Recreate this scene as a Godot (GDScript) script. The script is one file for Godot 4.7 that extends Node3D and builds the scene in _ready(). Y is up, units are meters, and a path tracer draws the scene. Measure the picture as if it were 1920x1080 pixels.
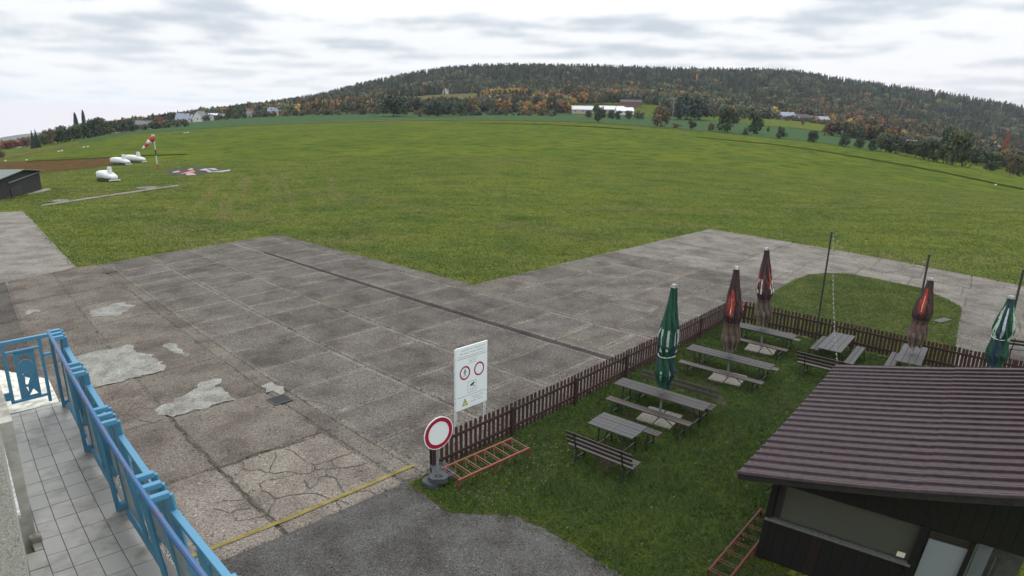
extends Node3D
# A grass airfield seen from a balcony: concrete apron, fenced beer garden, wooded hill.
# Metres, y up. The camera stands 8 m above the apron and looks along -z.

const EYE := 8.0
var rng := RandomNumberGenerator.new()
var used := {}
var M := {}
var SHARED := {}

# ------------------------------------------------------------------ terrain
const RING := [0.0, 45.0, 60.0, 80.0, 100.0, 120.0, 140.0, 170.0, 200.0, 230.0, 260.0, 290.0, 320.0, 350.0, 400.0, 450.0, 500.0, 560.0, 620.0, 700.0, 800.0, 900.0, 1000.0, 1150.0, 1300.0, 1450.0, 1600.0, 1800.0, 2100.0, 2600.0, 3400.0]
const HEIGHT := [
	[0.0, 0.0, 0.0, 0.0, 0.0, 0.0, 0.0, 0.0, 0.0, 0.0, 0.0, 0.0, 0.0, 0.0, 0.0, 0.0, 0.0, 0.0, 0.0, 0.0, 0.0, 0.0, 0.0, 0.0, 0.0, 0.0, 0.0],
	[0.0, 0.0, 0.0, 0.0, 0.0, 0.0, 0.0, 0.0, 0.0, 0.0, 0.0, 0.0, 0.0, 0.0, 0.0, 0.0, 0.0, 0.0, 0.0, 0.0, 0.0, 0.0, 0.0, 0.0, 0.0, 0.0, 0.0],
	[-0.31, -0.31, -0.31, -0.31, -0.31, -0.31, -0.26, -0.22, -0.17, -0.14, -0.11, -0.09, -0.07, -0.07, -0.07, -0.09, -0.13, -0.17, -0.21, -0.25, -0.3, -0.37, -0.41, -0.41, -0.41, -0.41, -0.41],
	[-1.48, -1.48, -1.48, -1.48, -1.48, -1.48, -1.23, -1.04, -0.79, -0.64, -0.53, -0.41, -0.33, -0.31, -0.34, -0.43, -0.58, -0.77, -0.96, -1.16, -1.42, -1.78, -1.96, -1.96, -1.96, -1.96, -1.96],
	[-3.17, -3.17, -3.17, -3.17, -3.17, -3.17, -2.61, -2.16, -1.66, -1.33, -1.06, -0.83, -0.67, -0.62, -0.68, -0.86, -1.16, -1.56, -1.96, -2.42, -2.99, -3.74, -4.09, -4.09, -4.09, -4.09, -4.09],
	[-4.97, -4.97, -4.97, -4.97, -4.97, -4.97, -4.05, -3.29, -2.52, -1.97, -1.54, -1.19, -0.96, -0.89, -0.97, -1.23, -1.67, -2.25, -2.91, -3.67, -4.59, -5.75, -6.23, -6.23, -6.23, -6.23, -6.23],
	[-6.5, -6.5, -6.5, -6.5, -6.5, -6.5, -5.21, -4.09, -3.15, -2.38, -1.77, -1.34, -1.09, -1.0, -1.1, -1.39, -1.89, -2.58, -3.46, -4.54, -5.82, -7.3, -7.78, -7.78, -7.78, -7.78, -7.78],
	[-8.34, -8.34, -8.34, -8.34, -8.34, -8.34, -6.47, -4.82, -3.78, -2.68, -1.84, -1.33, -1.05, -0.94, -1.02, -1.34, -1.86, -2.64, -3.82, -5.35, -7.07, -8.79, -9.1, -9.1, -9.1, -9.1, -9.1],
	[-10.09, -10.09, -10.09, -10.09, -10.09, -10.09, -7.58, -5.4, -4.38, -2.95, -1.89, -1.29, -0.95, -0.79, -0.81, -1.21, -1.8, -2.68, -4.13, -6.04, -8.13, -10.07, -10.17, -10.17, -10.17, -10.17, -10.17],
	[-11.76, -11.76, -11.76, -11.76, -11.76, -11.76, -8.63, -5.88, -4.94, -3.21, -1.94, -1.22, -0.79, -0.55, -0.5, -0.99, -1.7, -2.72, -4.38, -6.61, -9.1, -11.49, -11.45, -11.45, -11.45, -11.45, -11.45],
	[-13.31, -13.31, -13.31, -13.31, -13.31, -13.31, -9.71, -6.33, -5.46, -3.43, -1.98, -1.13, -0.57, -0.23, -0.1, -0.71, -1.57, -2.75, -4.56, -7.04, -10.06, -13.13, -13.08, -13.08, -13.08, -13.08, -13.08],
	[-14.79, -14.79, -14.79, -14.79, -14.79, -14.79, -10.9, -6.8, -5.92, -3.62, -2.02, -1.02, -0.32, 0.14, 0.37, -0.39, -1.41, -2.77, -4.66, -7.35, -10.98, -14.79, -14.76, -14.76, -14.76, -14.76, -14.76],
	[-16.33, -16.33, -16.33, -16.33, -16.33, -16.33, -12.2, -7.33, -6.31, -3.78, -2.04, -0.88, -0.03, 0.55, 0.86, -0.03, -1.22, -2.78, -4.65, -7.61, -11.84, -16.24, -16.24, -16.24, -16.24, -16.24, -16.24],
	[-18.01, -18.01, -18.01, -18.01, -18.01, -18.01, -13.55, -7.99, -6.62, -3.91, -2.06, -0.72, 0.29, 0.99, 1.37, 0.36, -1.01, -2.74, -4.39, -7.82, -12.62, -17.54, -17.54, -17.54, -17.54, -17.54, -17.54],
	[-20.96, -20.96, -20.96, -20.96, -20.96, -20.96, -15.81, -9.43, -6.93, -4.04, -2.08, -0.41, 0.85, 1.75, 2.16, 1.0, -0.47, -1.83, -3.58, -8.01, -13.89, -19.78, -19.78, -19.78, -19.78, -19.78, -19.78],
	[-24.05, -24.05, -24.05, -24.05, -24.05, -24.05, -18.04, -11.11, -7.03, -4.04, -2.09, -0.05, 1.43, 2.46, 2.79, 1.68, 0.59, -0.23, -2.74, -8.08, -15.21, -22.01, -22.01, -22.01, -22.01, -22.01, -22.01],
	[-27.27, -27.27, -27.27, -27.27, -27.27, -27.27, -20.25, -12.8, -7.08, -3.69, -1.67, 0.57, 1.97, 3.04, 3.24, 2.54, 2.06, 1.38, -2.12, -8.14, -16.5, -24.11, -24.11, -24.11, -24.11, -24.11, -24.11],
	[-31.25, -31.25, -31.25, -31.25, -31.25, -31.25, -22.92, -14.88, -7.18, -2.9, -0.21, 2.03, 2.71, 3.83, 3.91, 4.04, 4.22, 2.93, -1.46, -8.2, -17.87, -26.28, -26.28, -26.28, -26.28, -26.28, -26.28],
	[-35.32, -35.32, -35.32, -35.32, -35.32, -35.32, -25.66, -17.03, -7.81, -1.78, 1.83, 4.26, 4.02, 5.23, 5.31, 7.64, 7.59, 4.5, -0.74, -8.23, -18.9, -27.87, -27.87, -27.87, -27.87, -27.87, -27.87],
	[-40.82, -40.82, -40.82, -40.82, -40.82, -40.82, -29.47, -19.91, -9.31, 0.45, 6.87, 11.29, 13.21, 16.12, 16.99, 16.63, 13.05, 7.18, 0.63, -8.25, -19.47, -28.74, -28.74, -28.74, -28.74, -28.74, -28.74],
	[-47.87, -47.87, -47.87, -47.87, -47.87, -47.87, -34.61, -23.56, -11.16, 0.16, 9.03, 16.84, 21.55, 25.24, 25.88, 24.52, 19.79, 12.57, 4.45, -6.04, -17.78, -27.58, -27.58, -27.58, -27.58, -27.58, -27.58],
	[-55.19, -55.19, -55.19, -55.19, -55.19, -55.19, -40.05, -27.26, -13.21, -0.5, 10.32, 20.95, 27.77, 32.09, 32.8, 31.4, 26.92, 20.16, 10.91, -0.44, -13.45, -24.56, -24.56, -24.56, -24.56, -24.56, -24.56],
	[-62.66, -62.66, -62.66, -62.66, -62.66, -62.66, -45.62, -30.96, -15.28, -1.25, 11.37, 24.76, 33.56, 38.49, 39.37, 38.32, 34.68, 29.18, 18.95, 7.03, -7.58, -20.39, -20.39, -20.39, -20.39, -20.39, -20.39],
	[-73.73, -73.73, -73.73, -73.73, -73.73, -73.73, -53.73, -36.27, -18.07, -1.93, 13.91, 32.63, 45.48, 51.51, 52.51, 51.51, 48.69, 44.6, 32.5, 19.34, 2.57, -12.69, -12.69, -12.69, -12.69, -12.69, -12.69],
	[-83.63, -83.63, -83.63, -83.63, -83.63, -83.63, -60.75, -40.64, -20.13, -2.22, 18.57, 45.82, 65.38, 73.0, 73.96, 72.59, 70.77, 68.62, 53.88, 39.2, 20.43, 2.61, 2.61, 2.61, 2.61, 2.61, 2.61],
	[-94.2, -94.2, -94.2, -94.2, -94.2, -94.2, -68.26, -45.29, -22.29, -2.48, 23.25, 58.87, 85.08, 94.2, 95.09, 93.37, 92.64, 92.61, 75.44, 59.55, 39.18, 19.19, 19.19, 19.19, 19.19, 19.19, 19.19],
	[-107.92, -107.92, -107.92, -107.92, -107.92, -107.92, -78.41, -51.92, -25.58, -2.92, 25.38, 64.78, 94.0, 103.79, 104.64, 102.77, 102.54, 103.52, 85.27, 68.89, 47.87, 26.96, 26.96, 26.96, 26.96, 26.96, 26.96],
	[-138.32, -138.32, -138.32, -138.32, -138.32, -138.32, -104.13, -73.03, -42.1, -15.36, 14.74, 55.92, 86.44, 96.67, 97.56, 95.6, 95.37, 96.39, 77.33, 60.2, 38.24, 16.39, 16.39, 16.39, 16.39, 16.39, 16.39],
	[-207.75, -207.75, -207.75, -207.75, -207.75, -207.75, -168.06, -132.02, -96.19, -65.23, -29.79, 18.85, 54.9, 66.98, 68.03, 65.72, 65.45, 66.65, 44.14, 23.91, -2.03, -27.83, -27.83, -27.83, -27.83, -27.83, -27.83],
	[-336.36, -336.36, -336.36, -336.36, -336.36, -336.36, -288.42, -245.37, -202.57, -165.75, -119.76, -55.73, -8.25, 7.65, 9.03, 5.99, 5.63, 7.21, -22.43, -49.06, -83.21, -117.19, -117.19, -117.19, -117.19, -117.19, -117.19],
	[-510.32, -510.32, -510.32, -510.32, -510.32, -510.32, -447.63, -391.34, -335.36, -287.21, -227.07, -143.33, -81.26, -60.45, -58.65, -62.62, -63.1, -61.03, -99.79, -134.61, -179.28, -223.7, -223.7, -223.7, -223.7, -223.7, -223.7]
]

func terrain(x: float, z: float) -> float:
	var d := -z
	if d <= 45.0: return 0.0
	d = minf(d, 3399.0)
	var t := clampf(x / d, -1.29, 1.29)
	var i := 0
	while RING[i + 1] <= d: i += 1
	var f: float = (d - RING[i]) / (RING[i + 1] - RING[i])
	var a := (t + 1.3) / 0.1
	var j := int(a)
	return lerpf(_along(HEIGHT[i], j, a - j), _along(HEIGHT[i + 1], j, a - j), f)

func _along(r: Array, j: int, w: float) -> float:
	var n := r.size() - 1
	var p0: float = r[maxi(j - 1, 0)]
	var p1: float = r[mini(j, n)]
	var p2: float = r[mini(j + 1, n)]
	var p3: float = r[mini(j + 2, n)]
	return p1 + 0.5 * w * (p2 - p0 + w * (2.0 * p0 - 5.0 * p1 + 4.0 * p2 - p3 + w * (3.0 * (p1 - p2) + p3 - p0)))

func land(x: float, z: float, lift := 0.0) -> Vector3:
	return Vector3(x, terrain(x, z) + lift, z)

# ------------------------------------------------------------------ site plan
# The site is surveyed along the fence (u) and across it (v), in metres; its lines bow slightly.
const PLAN_X := [-0.000222060154, -0.658766366, -0.634643173, -0.534188508, 0.590528893, -0.153371093, -0.212984151, 0.646043676, -0.00488838389, 0.558904058]
const PLAN_Z := [0.40414367, 0.678970565, 0.695502477, 0.633022179, 0.768559799, 0.694953191, 1.07124519, 0.78022675, 1.07892901, 0.768734143]
const PLAN_W := [0.8872072, 0.762234758, 0.0492046235, 1.01104842, 0.789183633, -0.00677762444, 0.866760179, -0.030060339, 0.0484263925]

func _poly(c: Array, u: float, v: float, skip: int) -> float:
	var s := 0.0
	var k := 0
	for i in 4:
		for j in 4 - i:
			if i + j == 0 and skip == 1: continue
			s += c[k] * pow(u, i) * pow(v, j)
			k += 1
	return s

func at(u: float, v: float, y := 0.0) -> Vector3:
	var h := EYE - y
	var a := u / h
	var b := v / h
	var w := 1.0 + _poly(PLAN_W, a, b, 1)
	return Vector3(_poly(PLAN_X, a, b, 0) / w * h, y, -_poly(PLAN_Z, a, b, 0) / w * h)

func heading(a: Vector3, b: Vector3) -> float:      # turn that lays +x along a -> b
	return atan2(-(b.z - a.z), b.x - a.x)

# ------------------------------------------------------------------ objects
func numbered(called: String) -> String:
	if not used.has(called):
		used[called] = 0
		return called
	used[called] += 1
	return "%s_%03d" % [called, used[called]]

func tag(o: Node, label: String, category: String, group := "") -> Node:
	o.set_meta("label", label)
	o.set_meta("category", category)
	if group != "": o.set_meta("group", group)
	return o

func thing(called: String, label: String, category: String, where: Vector3, turn := 0.0, group := "") -> Node3D:
	var o := Node3D.new()
	o.name = numbered(called)
	o.position = where
	o.rotation.y = turn
	add_child(o, true)
	tag(o, label, category, group)
	return o

func ground_piece(called: String, mesh: Mesh, m: Material, kind := "structure") -> MeshInstance3D:
	var o := MeshInstance3D.new()
	o.name = numbered(called)
	o.mesh = mesh
	o.material_override = m
	o.set_meta("kind", kind)
	add_child(o, true)
	return o

func put(called: String, mesh: Mesh, m: Material, parent: Node, xf := Transform3D.IDENTITY) -> MeshInstance3D:
	var o := MeshInstance3D.new()
	o.name = called
	o.mesh = mesh
	o.material_override = m
	o.transform = xf
	parent.add_child(o, true)
	return o

func begin() -> SurfaceTool:
	var st := SurfaceTool.new()
	st.begin(Mesh.PRIMITIVE_TRIANGLES)
	st.set_smooth_group(-1)
	return st

func done(st: SurfaceTool) -> ArrayMesh:
	st.generate_normals()
	return st.commit()

func tri_out(st: SurfaceTool, a: Vector3, b: Vector3, c: Vector3, o: Vector3) -> void:
	if (b - a).cross(c - a).dot((a + b + c) / 3.0 - o) > 0.0:
		st.add_vertex(a); st.add_vertex(c); st.add_vertex(b)
	else:
		st.add_vertex(a); st.add_vertex(b); st.add_vertex(c)

func quad_out(st: SurfaceTool, a: Vector3, b: Vector3, c: Vector3, d: Vector3, o: Vector3) -> void:
	tri_out(st, a, b, c, o)
	tri_out(st, a, c, d, o)

func box(st: SurfaceTool, size: Vector3, mid: Vector3, bevel := 0.0, turn := Basis.IDENTITY) -> void:
	var h := size / 2.0
	var b := minf(bevel, minf(h.x, minf(h.y, h.z)) * 0.6)
	var p := func(sx: int, sy: int, sz: int, ax: int) -> Vector3:
		var q := Vector3(sx * (h.x - (0.0 if ax == 0 else b)), sy * (h.y - (0.0 if ax == 1 else b)), sz * (h.z - (0.0 if ax == 2 else b)))
		return mid + turn * q
	for s in [-1, 1]:
		quad_out(st, p.call(s, -1, -1, 0), p.call(s, 1, -1, 0), p.call(s, 1, 1, 0), p.call(s, -1, 1, 0), mid)
		quad_out(st, p.call(-1, s, -1, 1), p.call(1, s, -1, 1), p.call(1, s, 1, 1), p.call(-1, s, 1, 1), mid)
		quad_out(st, p.call(-1, -1, s, 2), p.call(1, -1, s, 2), p.call(1, 1, s, 2), p.call(-1, 1, s, 2), mid)
	if b <= 0.0: return
	for s in [-1, 1]:
		for t in [-1, 1]:
			quad_out(st, p.call(s, t, -1, 0), p.call(s, t, 1, 0), p.call(s, t, 1, 1), p.call(s, t, -1, 1), mid)
			quad_out(st, p.call(s, -1, t, 0), p.call(s, 1, t, 0), p.call(s, 1, t, 2), p.call(s, -1, t, 2), mid)
			quad_out(st, p.call(-1, s, t, 1), p.call(1, s, t, 1), p.call(1, s, t, 2), p.call(-1, s, t, 2), mid)
			for w in [-1, 1]:
				tri_out(st, p.call(s, t, w, 0), p.call(s, t, w, 1), p.call(s, t, w, 2), mid)

func box_mesh(size: Vector3, bevel := 0.006) -> ArrayMesh:
	var key := "%s %s" % [size, bevel]
	if not SHARED.has(key):
		var st := begin()
		box(st, size, Vector3.ZERO, bevel)
		SHARED[key] = done(st)
	return SHARED[key]

func bar(st: SurfaceTool, a: Vector3, b: Vector3, wide: float, tall: float, bevel := 0.0, up := Vector3.UP) -> void:
	var x := (b - a).normalized()
	var z := x.cross(up).normalized()
	if z.length() < 0.5: z = x.cross(Vector3.RIGHT).normalized()
	box(st, Vector3(a.distance_to(b), tall, wide), (a + b) / 2.0, bevel, Basis(x, z.cross(x), z))

func tube(st: SurfaceTool, pts: Array, r: float, n := 8, r_end := -1.0) -> void:
	var rings := []
	var side := Vector3.ZERO
	for i in pts.size():
		var d: Vector3 = (pts[mini(i + 1, pts.size() - 1)] - pts[maxi(i - 1, 0)]).normalized()
		if i == 0: side = d.cross(Vector3.UP if absf(d.y) < 0.9 else Vector3.RIGHT).normalized()
		side = (side - d * side.dot(d)).normalized()
		var up := d.cross(side)
		var rad := r if r_end < 0.0 else lerpf(r, r_end, float(i) / (pts.size() - 1))
		var ring := []
		for k in n:
			var ang := TAU * k / n
			ring.append(pts[i] + (side * cos(ang) + up * sin(ang)) * rad)
		rings.append(ring)
	for i in pts.size() - 1:
		var mid: Vector3 = (pts[i] + pts[i + 1]) / 2.0
		for k in n:
			var l := (k + 1) % n
			quad_out(st, rings[i][k], rings[i + 1][k], rings[i + 1][l], rings[i][l], mid)
	for k in range(1, n - 1):
		tri_out(st, rings[0][0], rings[0][k], rings[0][k + 1], pts[1])
		tri_out(st, rings[-1][0], rings[-1][k], rings[-1][k + 1], pts[-2])

func rod(a: Vector3, b: Vector3, r: float, n := 8) -> ArrayMesh:
	var st := begin()
	tube(st, [a, b], r, n)
	return done(st)

func prism(st: SurfaceTool, poly: PackedVector2Array, depth: float, xf: Transform3D) -> void:   # poly in local xy, thickness along z
	var ids := Geometry2D.triangulate_polygon(poly)
	for s in [-0.5, 0.5]:
		for i in range(0, ids.size(), 3):
			var v := []
			for k in 3: v.append(xf * Vector3(poly[ids[i + k]].x, poly[ids[i + k]].y, s * depth))
			tri_out(st, v[0], v[1], v[2], v[0] - xf.basis.z * s)
	var n := poly.size()
	var ccw := 0.0
	for i in n: ccw += poly[i].cross(poly[(i + 1) % n])
	for i in n:
		var a := poly[i]
		var b := poly[(i + 1) % n]
		var out := Vector2(b.y - a.y, a.x - b.x) * (1.0 if ccw > 0.0 else -1.0)
		var m := (a + b) / 2.0 - out.normalized() * 0.01
		quad_out(st, xf * Vector3(a.x, a.y, -depth / 2), xf * Vector3(b.x, b.y, -depth / 2), xf * Vector3(b.x, b.y, depth / 2), xf * Vector3(a.x, a.y, depth / 2), xf * Vector3(m.x, m.y, 0))

func sheet(poly: PackedVector2Array, y: float, scale1 := 1.6, scale2 := 11.0) -> ArrayMesh:   # a thin flat layer on the ground, poly in world xz
	var st := SurfaceTool.new()
	st.begin(Mesh.PRIMITIVE_TRIANGLES)
	var ids := Geometry2D.triangulate_polygon(poly)
	for i in range(0, ids.size(), 3):
		var a := poly[ids[i]]
		var b := poly[ids[i + 1]]
		var c := poly[ids[i + 2]]
		if (b - a).cross(c - a) < 0.0:
			var s := b
			b = c
			c = s
		for p in [a, b, c]:
			st.set_color(Color.WHITE)
			st.set_normal(Vector3.UP)
			st.set_uv(p / scale1)
			st.set_uv2(p / scale2)
			st.add_vertex(Vector3(p.x, terrain(p.x, p.y) + y, p.y))
	return st.commit()

func ribbon(near: Array, far: Array, rows: int, lift: float, scale1 := 3.0, scale2 := 40.0) -> ArrayMesh:   # a strip of land between two lines of Vector2(x, z)
	var st := SurfaceTool.new()
	st.begin(Mesh.PRIMITIVE_TRIANGLES)
	var cols: int = near.size() * 5 - 4
	var grid := []
	for i in cols:
		var k := mini(i / 5, near.size() - 2)
		var f := i / 5.0 - k
		var a: Vector2 = near[k].lerp(near[k + 1], f)
		var b: Vector2 = far[k].lerp(far[k + 1], f)
		var line := []
		for j in rows + 1: line.append(a.lerp(b, float(j) / rows))
		grid.append(line)
	for i in cols - 1:
		for j in rows:
			var q := [grid[i][j], grid[i][j + 1], grid[i + 1][j + 1], grid[i + 1][j]]
			for k in [0, 1, 2, 0, 2, 3]:
				var p: Vector2 = q[k]
				st.set_uv(p / scale1)
				st.set_uv2(p / scale2)
				st.set_color(Color.WHITE)
				st.add_vertex(land(p.x, p.y, lift))
	st.generate_normals()
	return st.commit()

# ------------------------------------------------------------------ materials
func ramp(stops: Array) -> Gradient:
	var g := Gradient.new()
	var offs := PackedFloat32Array()
	var cols := PackedColorArray()
	for s in stops:
		offs.append(s[0])
		cols.append(s[1])
	g.offsets = offs
	g.colors = cols
	return g

func grey(v: float) -> Color: return Color(v, v, v)

func noise_tex(size: int, freq: float, octaves: int, stops: Array, seed_: int, kind := FastNoiseLite.TYPE_SIMPLEX_SMOOTH) -> NoiseTexture2D:
	var n := FastNoiseLite.new()
	n.noise_type = kind
	n.frequency = freq
	n.fractal_octaves = octaves
	n.fractal_gain = 0.6
	n.seed = seed_
	var t := NoiseTexture2D.new()
	t.width = size
	t.height = size
	t.seamless = true
	t.noise = n
	t.color_ramp = ramp(stops)
	return t

func relief_tex(size: int, freq: float, octaves: int, strength: float, seed_: int) -> NoiseTexture2D:
	var t := noise_tex(size, freq, octaves, [[0.0, Color.BLACK], [1.0, Color.WHITE]], seed_)
	t.as_normal_map = true
	t.bump_strength = strength
	return t

func speck_tex(size: int, base: float, spread: float, light_share: float, dark_share: float, seed_: int) -> ImageTexture:   # aggregate: grains of many tones
	var r := RandomNumberGenerator.new()
	r.seed = seed_
	var data := PackedByteArray()
	data.resize(size * size * 3)
	for i in size * size:
		var v := base + (r.randf() + r.randf() - 1.0) * spread
		var p := r.randf()
		if p < light_share: v = base + 0.12 + 0.22 * r.randf()
		elif p > 1.0 - dark_share: v = base * (0.35 + 0.35 * r.randf())
		var w := r.randf_range(-0.012, 0.012)
		data[i * 3] = clampi(int((v + w) * 255.0), 0, 255)
		data[i * 3 + 1] = clampi(int(v * 255.0), 0, 255)
		data[i * 3 + 2] = clampi(int((v - w) * 255.0), 0, 255)
	for k in int(size * size * light_share * 0.03):                    # larger pale and dark grains
		var x := r.randi() % size
		var y := r.randi() % size
		var rad := r.randf_range(0.8, 2.6)
		var v := base + r.randf_range(0.10, 0.24) if r.randf() < 0.72 else base * r.randf_range(0.4, 0.7)
		for dy in range(-3, 4):
			for dx in range(-3, 4):
				if Vector2(dx, dy * 1.3).length() > rad * r.randf_range(0.7, 1.1): continue
				var i := (posmod(y + dy, size) * size + posmod(x + dx, size)) * 3
				for c in 3: data[i + c] = clampi(int(v * 255.0), 0, 255)
	var img := Image.create_from_data(size, size, false, Image.FORMAT_RGB8, data)
	img.generate_mipmaps()
	return ImageTexture.create_from_image(img)

func paint(r: float, g: float, b: float, rough := 0.8, tex: Texture2D = null, scale := Vector3.ONE) -> StandardMaterial3D:   # linear base colour
	var m := StandardMaterial3D.new()
	m.albedo_color = Color(r, g, b).linear_to_srgb()
	m.roughness = rough
	if tex:
		m.albedo_texture = tex
		m.uv1_triplanar = true
		m.uv1_scale = scale
	return m

func ground_mat(r: float, g: float, b: float, fine: Texture2D, broad: Texture2D, bump: Texture2D = null, depth := 1.0, rough := 0.95) -> StandardMaterial3D:
	var m := StandardMaterial3D.new()
	m.albedo_color = Color(r, g, b).linear_to_srgb()
	m.vertex_color_use_as_albedo = true
	m.albedo_texture = fine
	m.roughness = rough
	m.detail_enabled = true
	m.detail_albedo = broad
	m.detail_blend_mode = BaseMaterial3D.BLEND_MODE_MUL
	m.detail_uv_layer = BaseMaterial3D.DETAIL_UV_2
	if bump:
		m.normal_enabled = true
		m.normal_texture = bump
		m.normal_scale = depth
	m.metallic_specular = 0.25
	return m

func make_materials() -> void:
	var mottle := noise_tex(512, 0.012, 5, [[0.2, grey(0.72)], [0.5, grey(0.9)], [0.8, grey(1.0)]], 11)
	var grain := noise_tex(512, 0.02, 5, [[0.2, grey(0.55)], [0.5, grey(0.82)], [0.75, grey(1.0)]], 12)
	var stain := noise_tex(1024, 0.006, 6, [[0.2, Color(0.80, 0.785, 0.775)], [0.42, Color(0.90, 0.888, 0.88)], [0.6, Color(0.965, 0.96, 0.95)], [0.8, Color(1, 1, 0.99)]], 13)
	var aggregate := speck_tex(512, 0.72, 0.20, 0.06, 0.07, 14)
	var coarse := speck_tex(256, 0.68, 0.22, 0.08, 0.12, 15)
	var lichen := speck_tex(512, 0.68, 0.22, 0.10, 0.08, 16)
	var bump := relief_tex(512, 0.09, 3, 3.0, 17)
	var turf := noise_tex(1024, 0.035, 5, [[0.2, Color(0.62, 0.64, 0.52)], [0.42, Color(0.80, 0.83, 0.70)], [0.6, Color(0.93, 0.95, 0.86)], [0.8, Color(1, 1, 1)]], 18)
	var meadow := noise_tex(1024, 0.008, 6, [[0.2, Color(0.77, 0.80, 0.82)], [0.45, Color(0.90, 0.92, 0.90)], [0.6, Color(1.0, 0.98, 0.88)], [0.8, Color(1, 0.95, 0.80)]], 19)
	var turf_bump := relief_tex(512, 0.05, 4, 6.0, 20)
	M.turf = ground_mat(0.168, 0.202, 0.066, turf, meadow, turf_bump, 1.0)
	M.lawn = ground_mat(0.085, 0.112, 0.030, turf, meadow, turf_bump, 1.0)
	M.crop = ground_mat(0.095, 0.150, 0.105, turf, meadow)
	M.hay = ground_mat(0.165, 0.19, 0.072, turf, meadow)
	M.ploughed = ground_mat(0.165, 0.105, 0.066, turf, stain, turf_bump, 1.0)
	M.stubble = ground_mat(0.19, 0.165, 0.10, turf, stain)
	M.track = ground_mat(0.055, 0.075, 0.022, turf, meadow)
	for k in ["turf", "lawn", "crop", "hay", "ploughed", "stubble", "track"]: M[k].metallic_specular = 0.0
	M.slab_worn = ground_mat(0.455, 0.405, 0.355, aggregate, stain, bump, 0.6)
	M.slab_stained = ground_mat(0.22, 0.20, 0.18, aggregate, stain, bump, 0.6)
	M.slab_old = ground_mat(0.355, 0.312, 0.274, aggregate, stain, bump, 0.6)
	M.slab_dark = ground_mat(0.52, 0.476, 0.434, lichen, stain, bump, 0.8)
	M.litter = ground_mat(0.085, 0.066, 0.040, turf, stain)
	M.litter.metallic_specular = 0.0
	M.old_slab = paint(0.17, 0.165, 0.15, 0.95, aggregate, Vector3.ONE)
	M.slab_pale = ground_mat(0.45, 0.42, 0.38, aggregate, stain, bump, 0.5)
	M.joint = ground_mat(0.33, 0.31, 0.27, coarse, stain)
	M.asphalt = ground_mat(0.225, 0.22, 0.215, coarse, stain, bump, 1.2)
	M.mortar = ground_mat(0.53, 0.53, 0.49, aggregate, stain)
	M.crack = paint(0.05, 0.042, 0.034, 0.95)
	M.inlay = ground_mat(0.105, 0.098, 0.10, aggregate, stain)
	M.yellow = ground_mat(0.58, 0.48, 0.17, coarse, stain)
	M.soil = ground_mat(0.135, 0.108, 0.078, coarse, stain)
	M.gravel = ground_mat(0.16, 0.145, 0.13, coarse, stain)
	M.fence = paint(0.088, 0.037, 0.028, 0.75, grain, Vector3(14, 1.2, 14))
	M.fence_old = paint(0.062, 0.029, 0.024, 0.8, grain, Vector3(14, 1.2, 14))
	M.board_wood = paint(0.066, 0.061, 0.061, 0.75, grain, Vector3(1.0, 14, 14))
	M.board_grey = paint(0.085, 0.083, 0.087, 0.72, grain, Vector3(1.2, 14, 14))
	M.bench_wood = paint(0.060, 0.046, 0.042, 0.6, grain, Vector3(1.0, 14, 14))
	M.bench_dark = paint(0.045, 0.034, 0.031, 0.55, grain, Vector3(1.0, 14, 14))
	M.iron = paint(0.035, 0.035, 0.037, 0.5, mottle, Vector3.ONE * 3)
	M.steel = paint(0.34, 0.36, 0.38, 0.45, mottle, Vector3.ONE * 3)
	M.steel.metallic = 0.3
	M.red_dark = paint(0.13, 0.026, 0.020, 0.6, grain, Vector3.ONE * 5)
	M.red_pipe = paint(0.32, 0.062, 0.048, 0.5, grain, Vector3.ONE * 5)
	M.rusty_rod = paint(0.42, 0.30, 0.22, 0.6, grain, Vector3.ONE * 6)
	M.white = paint(0.72, 0.74, 0.74, 0.4, mottle, Vector3.ONE * 2)
	M.white_sign = paint(0.82, 0.86, 0.86, 0.35)
	M.sign_red = paint(0.36, 0.012, 0.05, 0.4)
	M.rubber = paint(0.085, 0.098, 0.105, 0.8, grain, Vector3.ONE * 4)
	M.roof = paint(0.060, 0.040, 0.046, 0.45, mottle, Vector3.ONE * 1.1)
	M.roof.metallic_specular = 0.35
	M.roof_edge = paint(0.024, 0.020, 0.026, 0.5, mottle, Vector3.ONE)
	M.screw = paint(0.03, 0.025, 0.03, 0.5)
	M.tar = paint(0.010, 0.0085, 0.008, 0.75, grain, Vector3(3, 1, 3))
	M.tar_red = paint(0.022, 0.010, 0.007, 0.75, grain, Vector3(3, 1, 3))
	M.sill = paint(0.21, 0.215, 0.20, 0.6, grain, Vector3(1, 10, 10))
	M.blind = paint(0.105, 0.104, 0.082, 0.9)
	M.curtain = paint(0.24, 0.27, 0.285, 0.9)
	M.paper = paint(0.75, 0.74, 0.56, 0.8)
	M.glass = paint(0.04, 0.045, 0.045, 0.03)
	M.glass.metallic_specular = 0.12
	M.glass.transparency = BaseMaterial3D.TRANSPARENCY_ALPHA
	M.glass.albedo_color.a = 0.10
	M.inside = paint(0.10, 0.105, 0.095, 0.9, mottle, Vector3.ONE)
	M.blue = paint(0.085, 0.27, 0.43, 0.5)
	M.blue_light = M.blue
	M.blue_dark = M.blue
	M.handrail = paint(0.33, 0.36, 0.48, 0.45, noise_tex(256, 0.012, 3, [[0.3, Color(0.34, 0.66, 0.84)], [0.62, Color(0.44, 0.62, 0.78)], [0.8, Color(0.66, 0.56, 0.66)]], 33), Vector3.ONE * 0.9)
	M.pane = paint(0.33, 0.43, 0.47, 0.3, mottle, Vector3.ONE * 1.5)
	M.tile_a = paint(0.43, 0.423, 0.403, 0.3, stain, Vector3.ONE * 0.5)
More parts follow.
